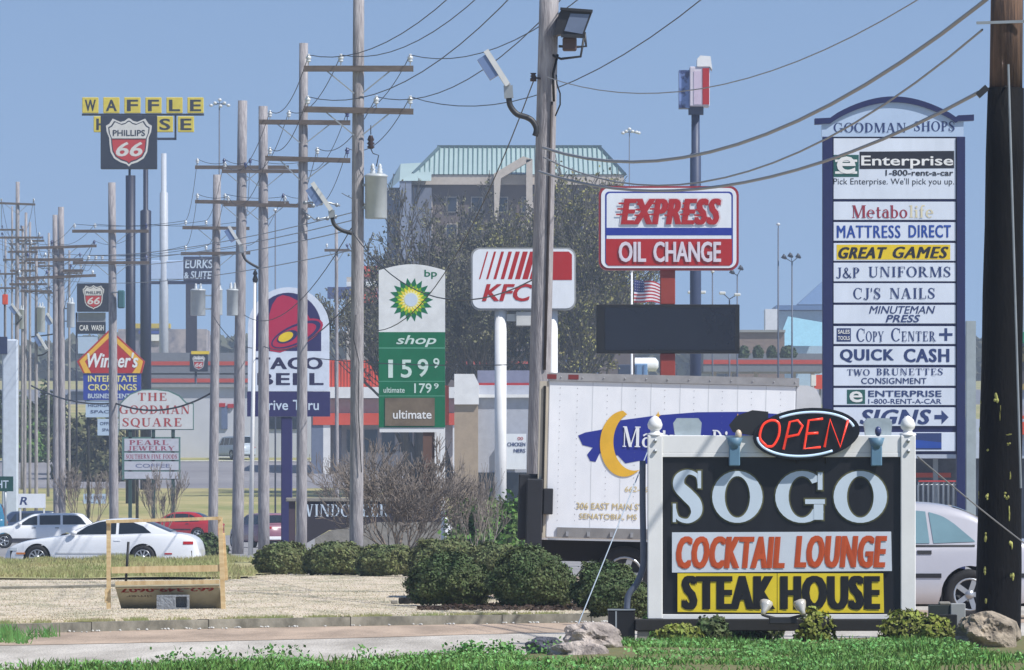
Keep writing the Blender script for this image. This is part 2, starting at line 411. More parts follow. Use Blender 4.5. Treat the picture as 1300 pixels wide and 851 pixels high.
# ================================================================== world, sun, camera
w = bpy.data.worlds.new('World'); SC.world = w; w.use_nodes = True; nt = w.node_tree
SUN_EL, SUN_AZ = radians(50), radians(180 - 58)   # azimuth clockwise from +Y
sky = nt.nodes.new('ShaderNodeTexSky'); sky.sky_type = 'NISHITA'; sky.sun_disc = False
sky.sun_elevation = SUN_EL; sky.sun_rotation = SUN_AZ; sky.dust_density = .2; sky.ozone_density = 2.2; sky.air_density = 1.0
tc = nt.nodes.new('ShaderNodeTexCoord'); sx = nt.nodes.new('ShaderNodeSeparateXYZ'); cx = nt.nodes.new('ShaderNodeCombineXYZ')
mz = nt.nodes.new('ShaderNodeMath'); mz.operation = 'MULTIPLY_ADD'; mz.inputs[1].default_value = 1.6; mz.inputs[2].default_value = .2
nt.links.new(tc.outputs['Generated'], sx.inputs[0]); nt.links.new(sx.outputs[0], cx.inputs[0]); nt.links.new(sx.outputs[1], cx.inputs[1])
nt.links.new(sx.outputs[2], mz.inputs[0]); nt.links.new(mz.outputs[0], cx.inputs[2])
nt.links.new(cx.outputs[0], sky.inputs[0]); nt.links.new(sky.outputs[0], nt.nodes['Background'].inputs[0])
nt.nodes['Background'].inputs[1].default_value = .138
sl = bpy.data.lights.new('sun', 'SUN'); sl.energy = 4.9; sl.angle = radians(.53); sl.color = (1, .965, .92)
so = bpy.data.objects.new('sun', sl); COL.objects.link(so)
sd = Vector((sin(SUN_AZ) * cos(SUN_EL), cos(SUN_AZ) * cos(SUN_EL), sin(SUN_EL)))
so.rotation_euler = sd.to_track_quat('Z', 'Y').to_euler(); so.location = (30, -30, 60)
cam = bpy.data.cameras.new('camera'); co = bpy.data.objects.new('camera', cam); COL.objects.link(co); SC.camera = co
cam.lens = LENS; cam.sensor_width = 36; co.location = (0, 0, EYE); co.rotation_euler = (pi / 2, 0, 0)
cam.shift_y = (HY - 425.5) / 1300; cam.clip_start = 1; cam.clip_end = 20000
SC.view_settings.view_transform = 'Standard'; SC.view_settings.look = 'None'; SC.view_settings.gamma = 1
SC.view_settings.use_curve_mapping = False; SC.view_settings.exposure = 0.2
try:
    SC.cycles.volume_bounces = 0; SC.cycles.max_bounces = 6; SC.cycles.volume_step_rate = 4; SC.cycles.use_denoising = True
except Exception: pass

# ================================================================== ground
def strip(name, rows, off, mat, n=24, bumpz=0):
    mb = MB(); vs = []; fs = []
    for D, xl, xr in rows:
        for i in range(n + 1):
            x = xl + (xr - xl) * i / n
            z = gz(D) + off + (bumpz * noise.noise(Vector((x * .35, D * .12, 3))) if bumpz else 0)
            vs.append((x, D, z))
    for j in range(len(rows) - 1):
        for i in range(n): a = j * (n + 1) + i; fs.append((a, a + 1, a + n + 2, a + n + 1))
    mb.add(vs, fs, 0, True); return mb.build(name, mat, fix=False)
def rows(D0, D1, step, fl, fr):
    ds = set([D0, D1]) | {a for a, _ in ZP if D0 < a < D1}; d = D0
    while d < D1: ds.add(d); d += step
    return [(d, fl(d), fr(d)) for d in sorted(ds)]
def interp(L, x):
    if x <= L[0][0]: return L[0][1]
    for (a, u), (b, v) in zip(L, L[1:]):
        if x <= b: return u + (v - u) * (x - a) / (b - a)
    return L[-1][1]
m_far = M('dry_and_green_grass', (128, 132, 74), .95, rgb2=(172, 158, 108), scale=.12, contrast=.3, bump=.3)
struct(strip('ground', rows(-200, 4000, 25, lambda d: -2500, lambda d: 2500), 0, m_far, 60))
# near street: pale tan chip-seal, running diagonally
m_road = M('pale_tan_road', (200, 193, 182), .95, rgb2=(160, 153, 142), scale=1.1, st=(1, .12, 1), contrast=.25, bump=.4, bscale=40)
struct(strip('street', rows(30, 146, 4, lambda d: -30, lambda d: 30), .004, m_road, 30))
# gutter band along the kerb
KERB = [(-16, 67.5), (-9, 75), (-5.69, 79), (-4.3, 81.3), (-2.95, 83.1), (-1.2, 85), (.48, 86.6), (1.2, 87.3), (1.75, 88), (2.1, 89.3), (2.2, 91), (1.9, 94), (.9, 97.5),
        (0.2, 100), (-.3, 104), (-.4, 110), (-.5, 120), (-.5, 138), (-.5, 146)]
def ribbon(name, line, w0, w1, z0, z1, mat, y_close=False):
    """sheet or kerb following a plan polyline, from offset w0 to w1 on its right-hand (street) side"""
    mb = MB(); A = []; B = []
    for i, p in enumerate(line):
        a, b = line[max(i - 1, 0)], line[min(i + 1, len(line) - 1)]
        d = Vector((b[0] - a[0], b[1] - a[1])).normalized(); n = Vector((d.y, -d.x))
        A.append((p[0] + n.x * w0, p[1] + n.y * w0)); B.append((p[0] + n.x * w1, p[1] + n.y * w1))
    for i in range(len(line) - 1):
        a, b, c, d = A[i], A[i + 1], B[i + 1], B[i]
        if z1 > z0:
            vs = [(q[0], q[1], z) for z in (z0, z1) for q in (a, b, c, d)]
            mb.add(vs, [(4, 5, 6, 7), (3, 2, 6, 7), (0, 1, 5, 4)], 0)
        else: mb.add([(q[0], q[1], z0) for q in (a, b, c, d)], [(0, 1, 2, 3)], 0)
    return mb.build(name, mat)
fine = _cr([(a, b, 0) for a, b in KERB], 5); fine = [(p[0], p[1]) for p in fine]
m_gut = M('gutter_tan', (190, 168, 146), .95, rgb2=(150, 132, 114), scale=1.5, st=(.9, .15, 1), contrast=.3, bump=.3, bscale=40)
struct(ribbon('gutter', fine, .0, 4.6, .008, .008, m_gut))
m_kerb = M('kerb_concrete', (142, 138, 126), .9, rgb2=(92, 90, 80), scale=2.2, contrast=.3, bump=.4)
struct(ribbon('kerb', fine, -.17, .0, -.02, .115, m_kerb))
# dry lawn filling behind the kerb
KL = [(b, a) for a, b in KERB]
def kl_right(d):  # outermost x of the lawn at depth d
    if d <= 88: return interp([(b, a) for a, b in KERB[:9]], d) - .2
    return interp([(b, a) for a, b in KERB[8:]], d) - .2
m_lawn = M('dormant_lawn', (202, 188, 168), .98, rgb2=(150, 146, 120), scale=1.4, st=(1, .22, 1), contrast=.22, mid=.54, bump=.15, bscale=10)
struct(strip('lawn', rows(62, 146, 1.0, lambda d: -30, lambda d: max(-29.9, kl_right(d))), .1, m_lawn, 40))
# narrow asphalt path edge curving behind the dry lawn
m_asph = M('asphalt', (112, 112, 112), .9, rgb2=(92, 92, 94), scale=.6, contrast=.5, bump=.2, bscale=20)
PATH = [(-20, 108), (-12, 112), (-8.2, 115), (-6.4, 119), (-5.6, 124)]
pf = [(p[0], p[1]) for p in _cr([(a, b, 0) for a, b in PATH], 5)]
struct(ribbon('path_edge', pf, -.2, .2, .09, .14, m_kerb))
m_verge = M('verge_soil', (96, 104, 58), .98, rgb2=(122, 110, 74), scale=1.6, contrast=.5, bump=.5, bscale=12)
VG = [(-12, 54), (-6, 57), (-4.6, 58.8), (-3.7, 60.4), (-2.66, 62.4), (-1.3, 63.8), (0, 65), (.7, 68.3), (.95, 72), (2, 73.6), (5.4, 75.2), (9, 77), (14, 79)]
def verge_x(d): return interp([(b, a) for a, b in VG], d)
struct(strip('verge', rows(30, 79, .8, verge_x, lambda d: 16), .05, m_verge, 40, .05))
m_green = M('green_strip', (128, 134, 80), .98, rgb2=(182, 168, 128), scale=.7, contrast=.35, bump=.5, bscale=8)
def mound(d): return .13 if d < 148 else (.13 + min(.30, (d - 148) * .03) if d < 172 else max(-.05, .43 - (d - 172) * .12))
mb = MB(); vs = []; fs = []; ds = [130 + i for i in range(47)]
for d in ds:
    for i in range(41): x = -30 + (30 - 5.2 + .5 * sin(d)) * i / 40; vs.append((x, d, gz(d) + mound(d) + .05 * noise.noise(Vector((x * .4, d * .2, 3)))))
for j in range(len(ds) - 1):
    for i in range(40): a = j * 41 + i; fs.append((a, a + 1, a + 42, a + 41))
mb.add(vs, fs, 0, True); struct(mb.build('grass_strip', m_green, fix=False))
jb = MB()
for k in range(8, len(fine) - 4, 5):
    p, q = fine[k], fine[k + 1]; dd = Vector((q[0] - p[0], q[1] - p[1])).normalized(); n2 = Vector((dd.y, -dd.x))
    jb.bar((p[0] - n2.x * .17, p[1] - n2.y * .17, .117), (p[0] + n2.x * .004, p[1] + n2.y * .004, .117), .007, .01); jb.bar((p[0] + n2.x * .004, p[1] + n2.y * .004, 0), (p[0] + n2.x * .004, p[1] + n2.y * .004, .117), .007, .01)
struct(jb.build('kerb_joints', M('joint_dark', (70, 68, 62), .95, var=0)))
# car park and far roads
struct(strip('parking_lot', rows(150.5, 404, 10, lambda d: -90, lambda d: 90), .006, M('lot_asphalt', (150, 148, 146), .9, rgb2=(126, 124, 124), scale=.2, contrast=.4), 30))
struct(strip('far_road', rows(505, 572, 5, lambda d: -200, lambda d: 200), .006, M('far_asphalt', (140, 138, 140), .9, rgb2=(118, 116, 120), scale=.1, contrast=.4), 30))
struct(strip('far_kerb', rows(572, 574, 1, lambda d: -200, lambda d: 200), .05, offw, 30))
struct(strip('highway', rows(596, 640, 5, lambda d: -200, lambda d: 200), .006, M('far_asphalt2', (168, 164, 160), .9, rgb2=(140, 138, 136), scale=.1, contrast=.4), 30))
struct(strip('hill_road', rows(850, 1000, 10, lambda d: -300, lambda d: 300), .006, M('far_asphalt3', (120, 122, 128), .9, rgb2=(100, 102, 108), scale=.1, contrast=.4), 30))

# grass blades on the near verge (uncountable)
gm = M('fresh_grass', (108, 150, 70), .8, rgb2=(76, 116, 50), scale=1.9, contrast=.4, island=.45)
gb = MB(); r = random.Random(3)
def rocky(x, d): return (abs(x - .62) < .52 and d < 68.6 and d > 62) or (abs(x - 4.85) < .45 and 64 < d < 73)
for i in range(60000):
    d = 57.5 + 19 * r.random(); x = verge_x(d) + (r.random() ** 1.0) * (5.6 * d / 72 - verge_x(d) + .5)
    e = x - verge_x(d) + 1.5 * noise.noise(Vector((x * 1.3, d * 1.3, 0)))
    if e < .15 and r.random() > .25: continue
    k = noise.noise(Vector((x * .9, d * .5, 2)))
    if k < -.12 and r.random() < .85: continue
    if rocky(x, d) or (x > 1.2 and d > 69.8 and r.random() < .97): continue
    h = r.uniform(.03, .085) * (1 + .9 * max(0, k) + .5 * max(0, noise.noise(Vector((x * 4, d * 3, 5))))); a = r.uniform(0, pi); wd = r.uniform(.005, .011)
    lx, ly = r.gauss(0, .035), r.gauss(0, .035)
    z = .04; ca, sa = cos(a) * wd, sin(a) * wd
    gb.add([(x - ca, d - sa, z), (x + ca, d + sa, z), (x + lx * .5 + ca * .7, d + ly * .5 + sa * .7, z + h * .65), (x + lx, d + ly, z + h), (x + lx * .5 - ca * .7, d + ly * .5 - sa * .7, z + h * .65)], [(0, 1, 2, 3, 4)])
mu = MB()
for i in range(2600):
    x = r.uniform(-1.2, 2.1); d = r.uniform(90.5, 97) if x > -.9 else r.uniform(91, 93)
    if x > kl_right(d) - .1: continue
    leaf(mu, (x, d, .105 + r.random() * .02), r.uniform(.02, .06), r, Vector((0, 0, 1)))
struct(mu.build('mulch', M('mulch_brown', (74, 58, 46), .95, rgb2=(48, 40, 34), scale=3, island=.4), fix=False), 'stuff', 'dark mulch and leaf litter under the clipped bushes by the kerb', 'mulch')
struct(gb.build('grass', gm, fix=False), 'stuff', 'fresh green grass growing on the near verge below the steakhouse sign', 'grass')
# broad-leaved weeds mixed in the verge
wb = MB()
for c in range(1000):
    d = r.uniform(58, 71); x = verge_x(d) + .1 + r.random() * (6.0 - verge_x(d)) * (.75 if c % 2 else 1)
    if rocky(x, d) or noise.noise(Vector((x * .9, d * .5, 2))) < -.1: continue
    for j in range(r.randint(10, 26)):
        leaf(wb, (x + r.gauss(0, .06), d + r.gauss(0, .12), .06 + r.random() * .07), r.uniform(.014, .032), r, Vector((0, -.4, 1)), 1.3)
for c in range(45):     # ragged growth at the far left edge of the street
    d = r.uniform(72, 78); x = r.uniform(-6.4, -5.0)
    for j in range(26):
        hh = r.uniform(.05, .2); lx = r.gauss(0, .05); x0 = x + r.gauss(0, .06); d0 = d + r.gauss(0, .2); wb.add([(x0 - .007, d0, 0), (x0 + .007, d0, 0), (x0 + lx * .5 + .005, d0, hh * .6), (x0 + lx, d0, hh)], [(0, 1, 2, 3)])
for c in range(28):     # taller weeds breaking the edge of the verge
    d = r.uniform(61, 65.5); x = verge_x(d) + r.uniform(0, .5)
    if r.random() < .5: x = r.uniform(verge_x(64.5), .2); d = 64.5
    if x < -4.6 or x > 1: continue
    for j in range(r.randint(25, 60)): leaf(wb, (x + r.gauss(0, .07), d + r.gauss(0, .1), .05 + r.random() * r.uniform(.08, .17)), r.uniform(.014, .036), r, None, 1.6)
struct(wb.build('weeds', M('weed_leaf', (112, 160, 84), .7, rgb2=(74, 126, 58), scale=2, island=.35), fix=False), 'stuff', 'broad leafy weeds among the grass along the near street edge', 'weeds')
# short sparse blades over the dormant lawn and the strip behind it
db = MB()
for i in range(60000):
    d = 80 + 64 * r.random() ** 1.3; xr = min(kl_right(d), 1.8); x = -6.6 * d / 90 + r.random() * (xr + 6.6 * d / 90)
    if x > xr: continue
    h = r.uniform(.006, .016); wd = .0045; lx = r.gauss(0, .015)
    db.add([(x - wd, d, .1), (x + wd, d, .1), (x + lx, d + r.gauss(0, .03), .1 + h)], [(0, 1, 2)])
struct(db.build('dry_grass', M('dry_blades', (214, 200, 176), .9, rgb2=(184, 176, 144), scale=.9, contrast=.3, island=.1), fix=False), 'stuff', 'short dormant tan grass blades on the lawn behind the kerb', 'grass')
sb = MB()
for i in range(60000):
    d = r.uniform(131, 174); x = -15 + r.random() * 10
    k = noise.noise(Vector((x * .8, d * .35, 9)))
    if k < -.05: continue
    h = r.uniform(.05, .13) * (1 + max(0, k) * 1.2); wd = .014; lx = r.gauss(0, .05); z = gz(d) + mound(d) - .03
    sb.add([(x - wd, d, z), (x + wd, d, z), (x + lx, d + r.gauss(0, .03), z + h)], [(0, 1, 2)])
for i in range(7000):      # green fringe at the kerb top
    t = r.random(); d = 79 + 8 * t; x = kl_right(d) - .05 - abs(r.gauss(0, .25)); h = r.uniform(.02, .06)
    if noise.noise(Vector((x * 2.6, d * 2.2, 1))) < .0: continue
    sb.add([(x - .008, d, .1), (x + .008, d, .1), (x + r.gauss(0, .02), d, .1 + h)], [(0, 1, 2)])
struct(sb.build('strip_grass', M('strip_blades', (132, 148, 88), .85, rgb2=(176, 164, 120), scale=.6, contrast=.4, island=.35), fix=False), 'stuff', 'patchy green grass strip in front of the parked white coupe', 'grass')
# gravel bits in the gutter
gv = MB()
for i in range(260):
    k = r.randint(0, len(fine) // 2); p = fine[k]; o = abs(r.gauss(.05, .15)); rr = r.uniform(.006, .02)
    gv.ball((p[0] + o * .6, p[1] - o, .012 + rr * .5), rr, 5, sq=(1, 1, .7))
struct(gv.build('gravel', offw, fix=False), 'stuff', 'loose pale gravel bits scattered in the gutter by the kerb', 'gravel')
# ================================================================== SIGNS
def lettering(f, parent, items, mats, name='lettering', y=-.01):
    """items: (kind, text, x0, x1, ytop, ybottom, matindex, opts)"""
    for k, it in enumerate(items):
        mb = MB(); kind, tx, x0, x1, y0, y1, mi = it[:7]; o = it[7] if len(it) > 7 else {}
        a = (f.x(x0), f.x(x1), f.z(y1), f.z(y0), y)
        if kind == 's': serif(mb, tx, *a, mi, **o)
        else: text(mb, tx, *a, mi, **o)
        r_ = mb.build(name, mats, parent, fix=False)
    return r_

# ---------- black steakhouse sign, right foreground
f = Fr(992, 124, gz(72.8) + .05)
t = thing('lounge_sign', 'black and white SOGO cocktail lounge steakhouse sign on white posts by the rocks', 'sign', f.loc)
for xa, xb, yb in ((822, 841, 786), (1143, 1162, 786)):
    mb = MB(); f.box(mb, xa, xb, 553, yb, -.07, .07, 0, .008); mb.build('post', white, t)
    xm = (xa + xb) / 2; fn = MB()
    fn.lathe((f.x(xm), 0, f.z(553)), [(.085, 0), (.085, .02), (.05, .03), (.045, .05), (.07, .075), (.078, .11), (.06, .16), (.03, .19), (.0, .205)], 14)
    fo = fn.build('finial', white, t)
    bm_ = MB()
    for yy in (560, 573):
        bm_.lathe((f.x(xm), -.085, f.z(yy)), [(.001, -.012), (.018, -.01), (.02, .0), (.02, .015)], 10, axis='y')
    bm_.build('bolt', galv, t)
mb = MB(); f.box(mb, 841, 1143, 553, 575, -.045, .045, 0, .006); mb.build('beam', white, t)
mb = MB(); f.box(mb, 841, 1143, 575, 580.5, -.048, .06, 0, .003); mb.build('top_trim', white, t)
mb = MB(); f.box(mb, 841, 1143, 780, 786, -.06, .06, 0, .003); mb.build('bottom_rail', white, t)
mb = MB(); f.box(mb, 841, 1143, 580.5, 780, -.02, .03, 0); face = mb.build('face_panel', M('panel_black', (20, 20, 25), .4, rgb2=(30, 31, 36), scale=2.5, st=(2, 2, .6), contrast=.4), t)
gold = M('letter_edge_olive', (92, 92, 62), .5, var=.1); ltr = M('letter_white', (200, 214, 226), .3, var=.06)
def sogo(mb, y, grow, mi):
    X = f.x; Z = f.z; g = grow
    def S(x0, x1, y0, y1):
        pts = [(.60, .74, .05), (.57, .90, .08), (.36, .975, .11), (.17, .87, .22), (.15, .70, .26), (.34, .53, .29), (.52, .36, .28), (.54, .17, .23), (.36, .025, .11), (.12, .08, .08), (.05, .27, .05)]
        w = X(x1) - X(x0); h = Z(y0) - Z(y1)
        P = [(X(x0) + a * w / .66, Z(y1) + b * h, c * w / .66 * 1.06 + 2 * g) for a, b, c in pts]
        q = _stroke(P, 6)[0]
        for p in q: mb.add([(a, y - .001, b) for a, b in p], [(0, 1, 2, 3)], mi)
        for a0, a1, b0, b1 in ((.58, .66, .66, 1.0), (.0, .075, .0, .36)):
            mb.add([(X(x0) + a * w / .66 + sa * g, y - .003, Z(y1) + b * h + sb_ * g) for a, sa, b, sb_ in ((a0, -1, b0, -1), (a1, 1, b0, -1), (a1, 1, b1, 1), (a0, -1, b1, 1))], [(0, 1, 2, 3)], mi)
    def O(x0, x1, y0, y1, a0=0, a1=360, th=.25, tv=.1):
        cx_, cz_ = (X(x0) + X(x1)) / 2, (Z(y0) + Z(y1)) / 2; rx, rz = (X(x1) - X(x0)) / 2, (Z(y0) - Z(y1)) / 2
        q = _ring(cx_, cz_, rx + g, rz + g, (X(x1) - X(x0)) * th + 2 * g, (Z(y0) - Z(y1)) * tv + 2 * g, a0, a1)[0]
        for p in q: mb.add([(a, y - .0015, b) for a, b in p], [(0, 1, 2, 3)], mi)
    S(854, 890, 598, 663)
    O(904, 968, 598, 664)
    O(984, 1052, 598, 664, 40, 325)
    for q_, (x0, x1, y0, y1) in enumerate(((1033, 1045, 640.5, 660), (1022, 1047, 634, 640), (1038, 1044, 600, 622))):
        mb.add([(X(x0) - g, y - .004 - .001 * q_, Z(y1) - g), (X(x1) + g, y - .004 - .001 * q_, Z(y1) - g), (X(x1) + g, y - .004 - .001 * q_, Z(y0) + g), (X(x0) - g, y - .004 - .001 * q_, Z(y0) + g)], [(0, 1, 2, 3)], mi)
    O(1058, 1126, 598, 664)
mb = MB(); sogo(mb, -.024, .016, 0); sogo(mb, -.034, 0, 1); mb.build('lettering', [gold, ltr], face, fix=False)
mb = MB(); mb.prism(f.pts([(853, 676), (1131, 675), (1132, 725), (853, 727)]), -.052, -.04); ban = mb.build('banner', M('banner_white', (206, 214, 224), .5, var=.08), t)
lettering(f, ban, [('t', 'COCKTAIL', 858, 996, 681, 722, 0, dict(hv=0.028, spacing=1.14, bold=0.034, sh=.18)), ('t', 'LOUNGE', 1008, 1126, 680, 721, 0, dict(hv=0.028, spacing=1.14, bold=0.034, sh=.18))], M('letter_rust', (196, 82, 36), .5), y=-.056)
mb = MB(); mb.prism(f.pts([(860, 728), (986, 728), (986, 778), (860, 777)]), -.05, -.04); mb.prism(f.pts([(986.8, 728), (1121, 728), (1122, 778), (986.8, 778)]), -.05, -.04)
yb = mb.build('banner', M('banner_yellow', (226, 202, 40), .5, var=.1), t, fix=True); yb['label'] = 'yellow two-piece STEAKHOUSE banner'
lettering(f, yb, [('t', 'STEAK', 865, 984, 731, 774, 0, dict(hv=0.039, spacing=1.14, bold=0.042)), ('t', 'HOUSE', 990, 1117, 731, 774, 0, dict(hv=0.039, spacing=1.14, bold=0.042))], black, y=-.055)
# bulb lights in front
for x in (970, 1015):
    fl = MB(); zx, zz = f.x(x), f.z(770)
    d = Vector((.25 if x < 1000 else -.25, .5, .75)).normalized()
    c = Vector((zx, -.33, zz))
    fl.tube([c - d * .10, c - d * .05, c, c + d * .05], [.022, .03, .055, .07], 12)
    lo = fl.build('flood_bulb', M('bulb_silver', (210, 206, 196), .2, metal=.3, var=.1), t)
    l2 = MB(); l2.ball(c + d * .045, .066, 12, 0, (1, 1, .5)); l2.build('bulb_face', M('bulb_face', (235, 232, 220), .15, var=0), lo)
    st_ = MB(); st_.tube([c - d * .1, Vector((zx + (.02 if x < 1000 else -.02), -.30, f.z(782))), Vector(((f.x(992)), -.28, f.z(787)))], .016, 8); st_.build('lamp_arm', dkm, t)
mb = MB(); f.box(mb, 975, 1010, 783, 792, -.32, -.2, 0, .01); mb.build('lamp_bracket', dkm, t)
mb = MB(); f.box(mb, 806, 1180, 786, 801, -.12, .12, 0, .01); mb.build('base_beam', M('dark_timber', (34, 34, 34), .8, var=.3), t)
for x0, x1 in ((809, 824), (1128, 1146)):
    mb = MB(); f.box(mb, x0, x1, 801, 824, -.09, .09, 0, .01); mb.build('footing', concrete, t)
# neon open sign on top
f2 = f; nt_ = thing('neon_sign', 'oval black OPEN sign with red neon letters and pale blue rim arcs', 'neon sign', (f.loc[0] + f.x(1023), f.loc[1] - .11, f.loc[2] + f.z(551)))
rot = radians(5); s = 124.0
mb = MB(); mb.prism(ell(0, 0, 68 / s, 32.5 / s, 40, rot), -.02, .02); mb.build('backing', M('neon_backing', (24, 24, 30), .25, var=.1), nt_)
mb = MB(); mb.tube([(-.1, .03, -.1), (-.1, .1, -.3)], .012, 6); mb.tube([(.2, .03, -.1), (.2, .1, -.3)], .012, 6); mb.build('bracket', dkm, nt_)
neonb = M('neon_pale_blue', (188, 214, 238), .3, var=0, emit=.35); neonr = M('neon_red', (236, 62, 42), .3, var=0, emit=.5)
for a0, a1, nm in ((8, 122, 0), (178, 300, 1)):
    e = ell(0, 0, 61 / s, 27 / s, 26, rot, a0, a1) if nm == 0 else ell(0, 0, 62 / s, 28 / s, 26, rot, a0, a1)
    mb = MB(); mb.tube([(a, -.04, b) for a, b in e], .012, 8); mb.build('rim_tube', neonb, nt_)
def nl(pts): return [((x - 1023) / s, -.045, (551 - y) / s) for x, y in pts]
NE = {'O': [[(972, 566), (964, 556), (968, 540), (979, 534), (988, 538), (988, 553), (981, 566), (973, 567)]],
      'P': [[(994, 571), (1002, 536), (1012, 534), (1018, 541), (1013, 552), (998, 555)]],
      'E': [[(1044, 532), (1026, 534), (1020, 570), (1041, 568)], [(1023, 551), (1038, 550)]],
      'N': [[(1046, 568), (1053, 533), (1066, 568), (1076, 533)]]}
for k, ls in NE.items():
    mb = MB()
    for L in ls:
        if k == 'O': P = [(a, b, 0) for a, b in L]; L = [(p[0], p[1]) for p in _cr(P + [P[0]], 4)]
        mb.tube(nl(L), .0125, 8)
    mb.build('letter_tube', neonr, nt_)
# dark shield lamp housing left of the neon sign and blue light fixtures
mb = MB(); g_ = [(925, 540), (935, 528), (955, 521), (975, 523), (975, 553), (952, 553), (930, 549)]
mb.prism(f.pts(g_), -.08, -.065); o = mb.build('lamp_shade', dkm, t)
for x, yb_, tip in ((932, 552, (205, 190, 170)), (1112, 548, (60, 70, 110))):
    q = MB(); q.box(f.x(x - 7), f.x(x + 7), -.13, -.05, f.z(592), f.z(566), 0, .01); q.tube([(f.x(x), -.09, f.z(570)), (f.x(x), -.09, f.z(556))], [.05, .085], 12)
    fo = q.build('lamp_holder', M('teal_grey_fixture', (96, 132, 156), .5, var=.15), t)
    q = MB(); q.ball((f.x(x + (5 if x < 1000 else 2)), -.13, f.z(yb_)), .035, 10, 0, (1, 1, 1.5)); q.build('bulb', M('bulb_tip%d' % x, tip, .3, var=0), fo)
for x in (873, 1115):
    q = MB(); q.prism([(f.x(x) + (a - .5) * .29, b) for a, b in ((0.06, f.z(553)), (0.0, f.z(537)), (.12, f.z(531)), (.88, f.z(531)), (1.0, f.z(537)), (.96, f.z(553)))], .02, .2)
    q.build('rain_cover', M('milky_plastic', (186, 200, 206), .25, var=.2, scale=6, trans=.25), t)
# conduit down the left post into a junction box
cd = thing('electrical_box', 'black electrical box with bent grey conduit left of the steakhouse sign', 'electrical box', (f.loc[0] + f.x(789), f.loc[1] + .05, f.loc[2]))
def L_(x, y): return ((x - 789) / s, 0, f.z(y))
mb = MB(); mb.box(-17 / s, 17 / s, -.12, .12, L_(0, 835)[2], L_(0, 775)[2], 0, .012); bx = mb.build('cabinet', black, cd)
mb = MB(); mb.box(-17.5 / s, 17.5 / s, -.125, .125, L_(0, 775)[2], L_(0, 773.5)[2]); mb.box(-8 / s, -6 / s, -.128, -.119, L_(0, 830)[2], L_(0, 776)[2]); mb.build('cover_trim', galv, bx)
mb = MB(); mb.tube([L_(*p) for p in _cr([(816, 585), (816, 640), (817, 700), (816, 722), (808, 742), (798, 756), (796, 775)], 4) and [(p[0], p[1]) for p in _cr([(816, 585, 0), (816, 640, 0), (817, 700, 0), (816, 722, 0), (808, 742, 0), (798, 756, 0), (796, 775, 0)], 4)]], .032, 10)
mb.build('conduit', M('conduit_grey_blue', (88, 96, 112), .5, var=.1), cd)
# right hand boxes
cd = thing('junction_box', 'stacked small dark and white electrical boxes at the right end of the black base beam', 'electrical box', (f.loc[0] + f.x(1200), f.loc[1] + .02, f.loc[2]))
def bx_(x0, x1, y0, y1, m, nm, d0=-.1, d1=.1):
    mb = MB(); mb.box((x0 - 1200) / s, (x1 - 1200) / s, d0, d1, f.z(y1), f.z(y0), 0, .008); return mb.build(nm, m, cd)
bx_(1179, 1206, 768, 806, M('box_dark_green', (36, 44, 42), .6), 'dark_box'); bx_(1206, 1225, 766, 804, greyp, 'white_box', -.12, .06); bx_(1190, 1214, 780, 806, black, 'low_box', -.16, -.101); bx_(1192, 1206, 764, 768, concrete, 'cap_stone')

# ---------- tall multi-tenant shops sign
f = Fr(1134, 55)
t = thing('shopping_center_sign', 'tall blue-framed Goodman Shops sign with arched top and thirteen tenant panels', 'sign', f.loc)
for xa, xb in ((1044, 1056.5), (1214, 1225)):
    mb = MB(); mb.box(f.x(xa), f.x(xb), -.12, .12, 0, f.z(174), 0, .01); mb.build('post', blueM, t)
arc = [(1043, 174), (1043, 158)] + [(1055 + 160 * i / 20, 150 - 24 * sin(pi * i / 20) ** .85) for i in range(21)] + [(1223, 152), (1223, 174)]
pale = M('header_pale_blue', (176, 196, 222), .4, var=.05)
mb = MB(); mb.prism(f.pts(arc), -.1, .1); hd = mb.build('header', pale, t)
top = [(1034, 151), (1054, 150)] + [(1055 + 158 * i / 20, 149 - 26 * sin(pi * i / 20) ** .85) for i in range(21)] + [(1216, 147), (1236, 146)]
bot = [(x, y + 7.5) for x, y in top]
mb = MB()
for i in range(len(top) - 1): mb.prism(f.pts([top[i], top[i + 1], bot[i + 1], bot[i]]), -.16, .16)
mb.build('arch_rim', blueM, t)
lettering(f, hd, [('s', 'GOODMAN', 1058, 1150, 156.5, 168.5, 0, dict(gap=.08)), ('s', 'SHOPS', 1160, 1212, 154.5, 167, 0, dict(gap=.08))], M('letter_navy', (44, 62, 112), .5), y=-.104)
mb = MB(); f.box(mb, 1056.5, 1214, 174, 577, -.05, .08, 0); mb.build('cabinet', blueM, t)
rws = [(176, 253), (256.5, 279.5), (282.5, 306), (309, 331.5), (334, 357.5), (360, 384.5), (387.5, 411), (414.5, 437), (440, 463.5), (467, 490), (493, 514.5), (517.5, 541), (549, 573)]
navy = M('letter_navy', (44, 62, 112), .5); blk = M('letter_black', (30, 32, 44), .5, var=0); face_m = M('tenant_face', (220, 228, 240), .35, var=.16, scale=1.1, st=(2, 2, .6), contrast=.5)
egr = M('logo_green', (38, 92, 86), .4); mar = M('letter_maroon', (150, 44, 62), .5); tan = M('letter_faded_yellow', (222, 212, 178), .5); blu2 = M('letter_blue', (34, 74, 160), .5)
MM = [navy, blk, egr, mar, tan, blu2, white, yellow]
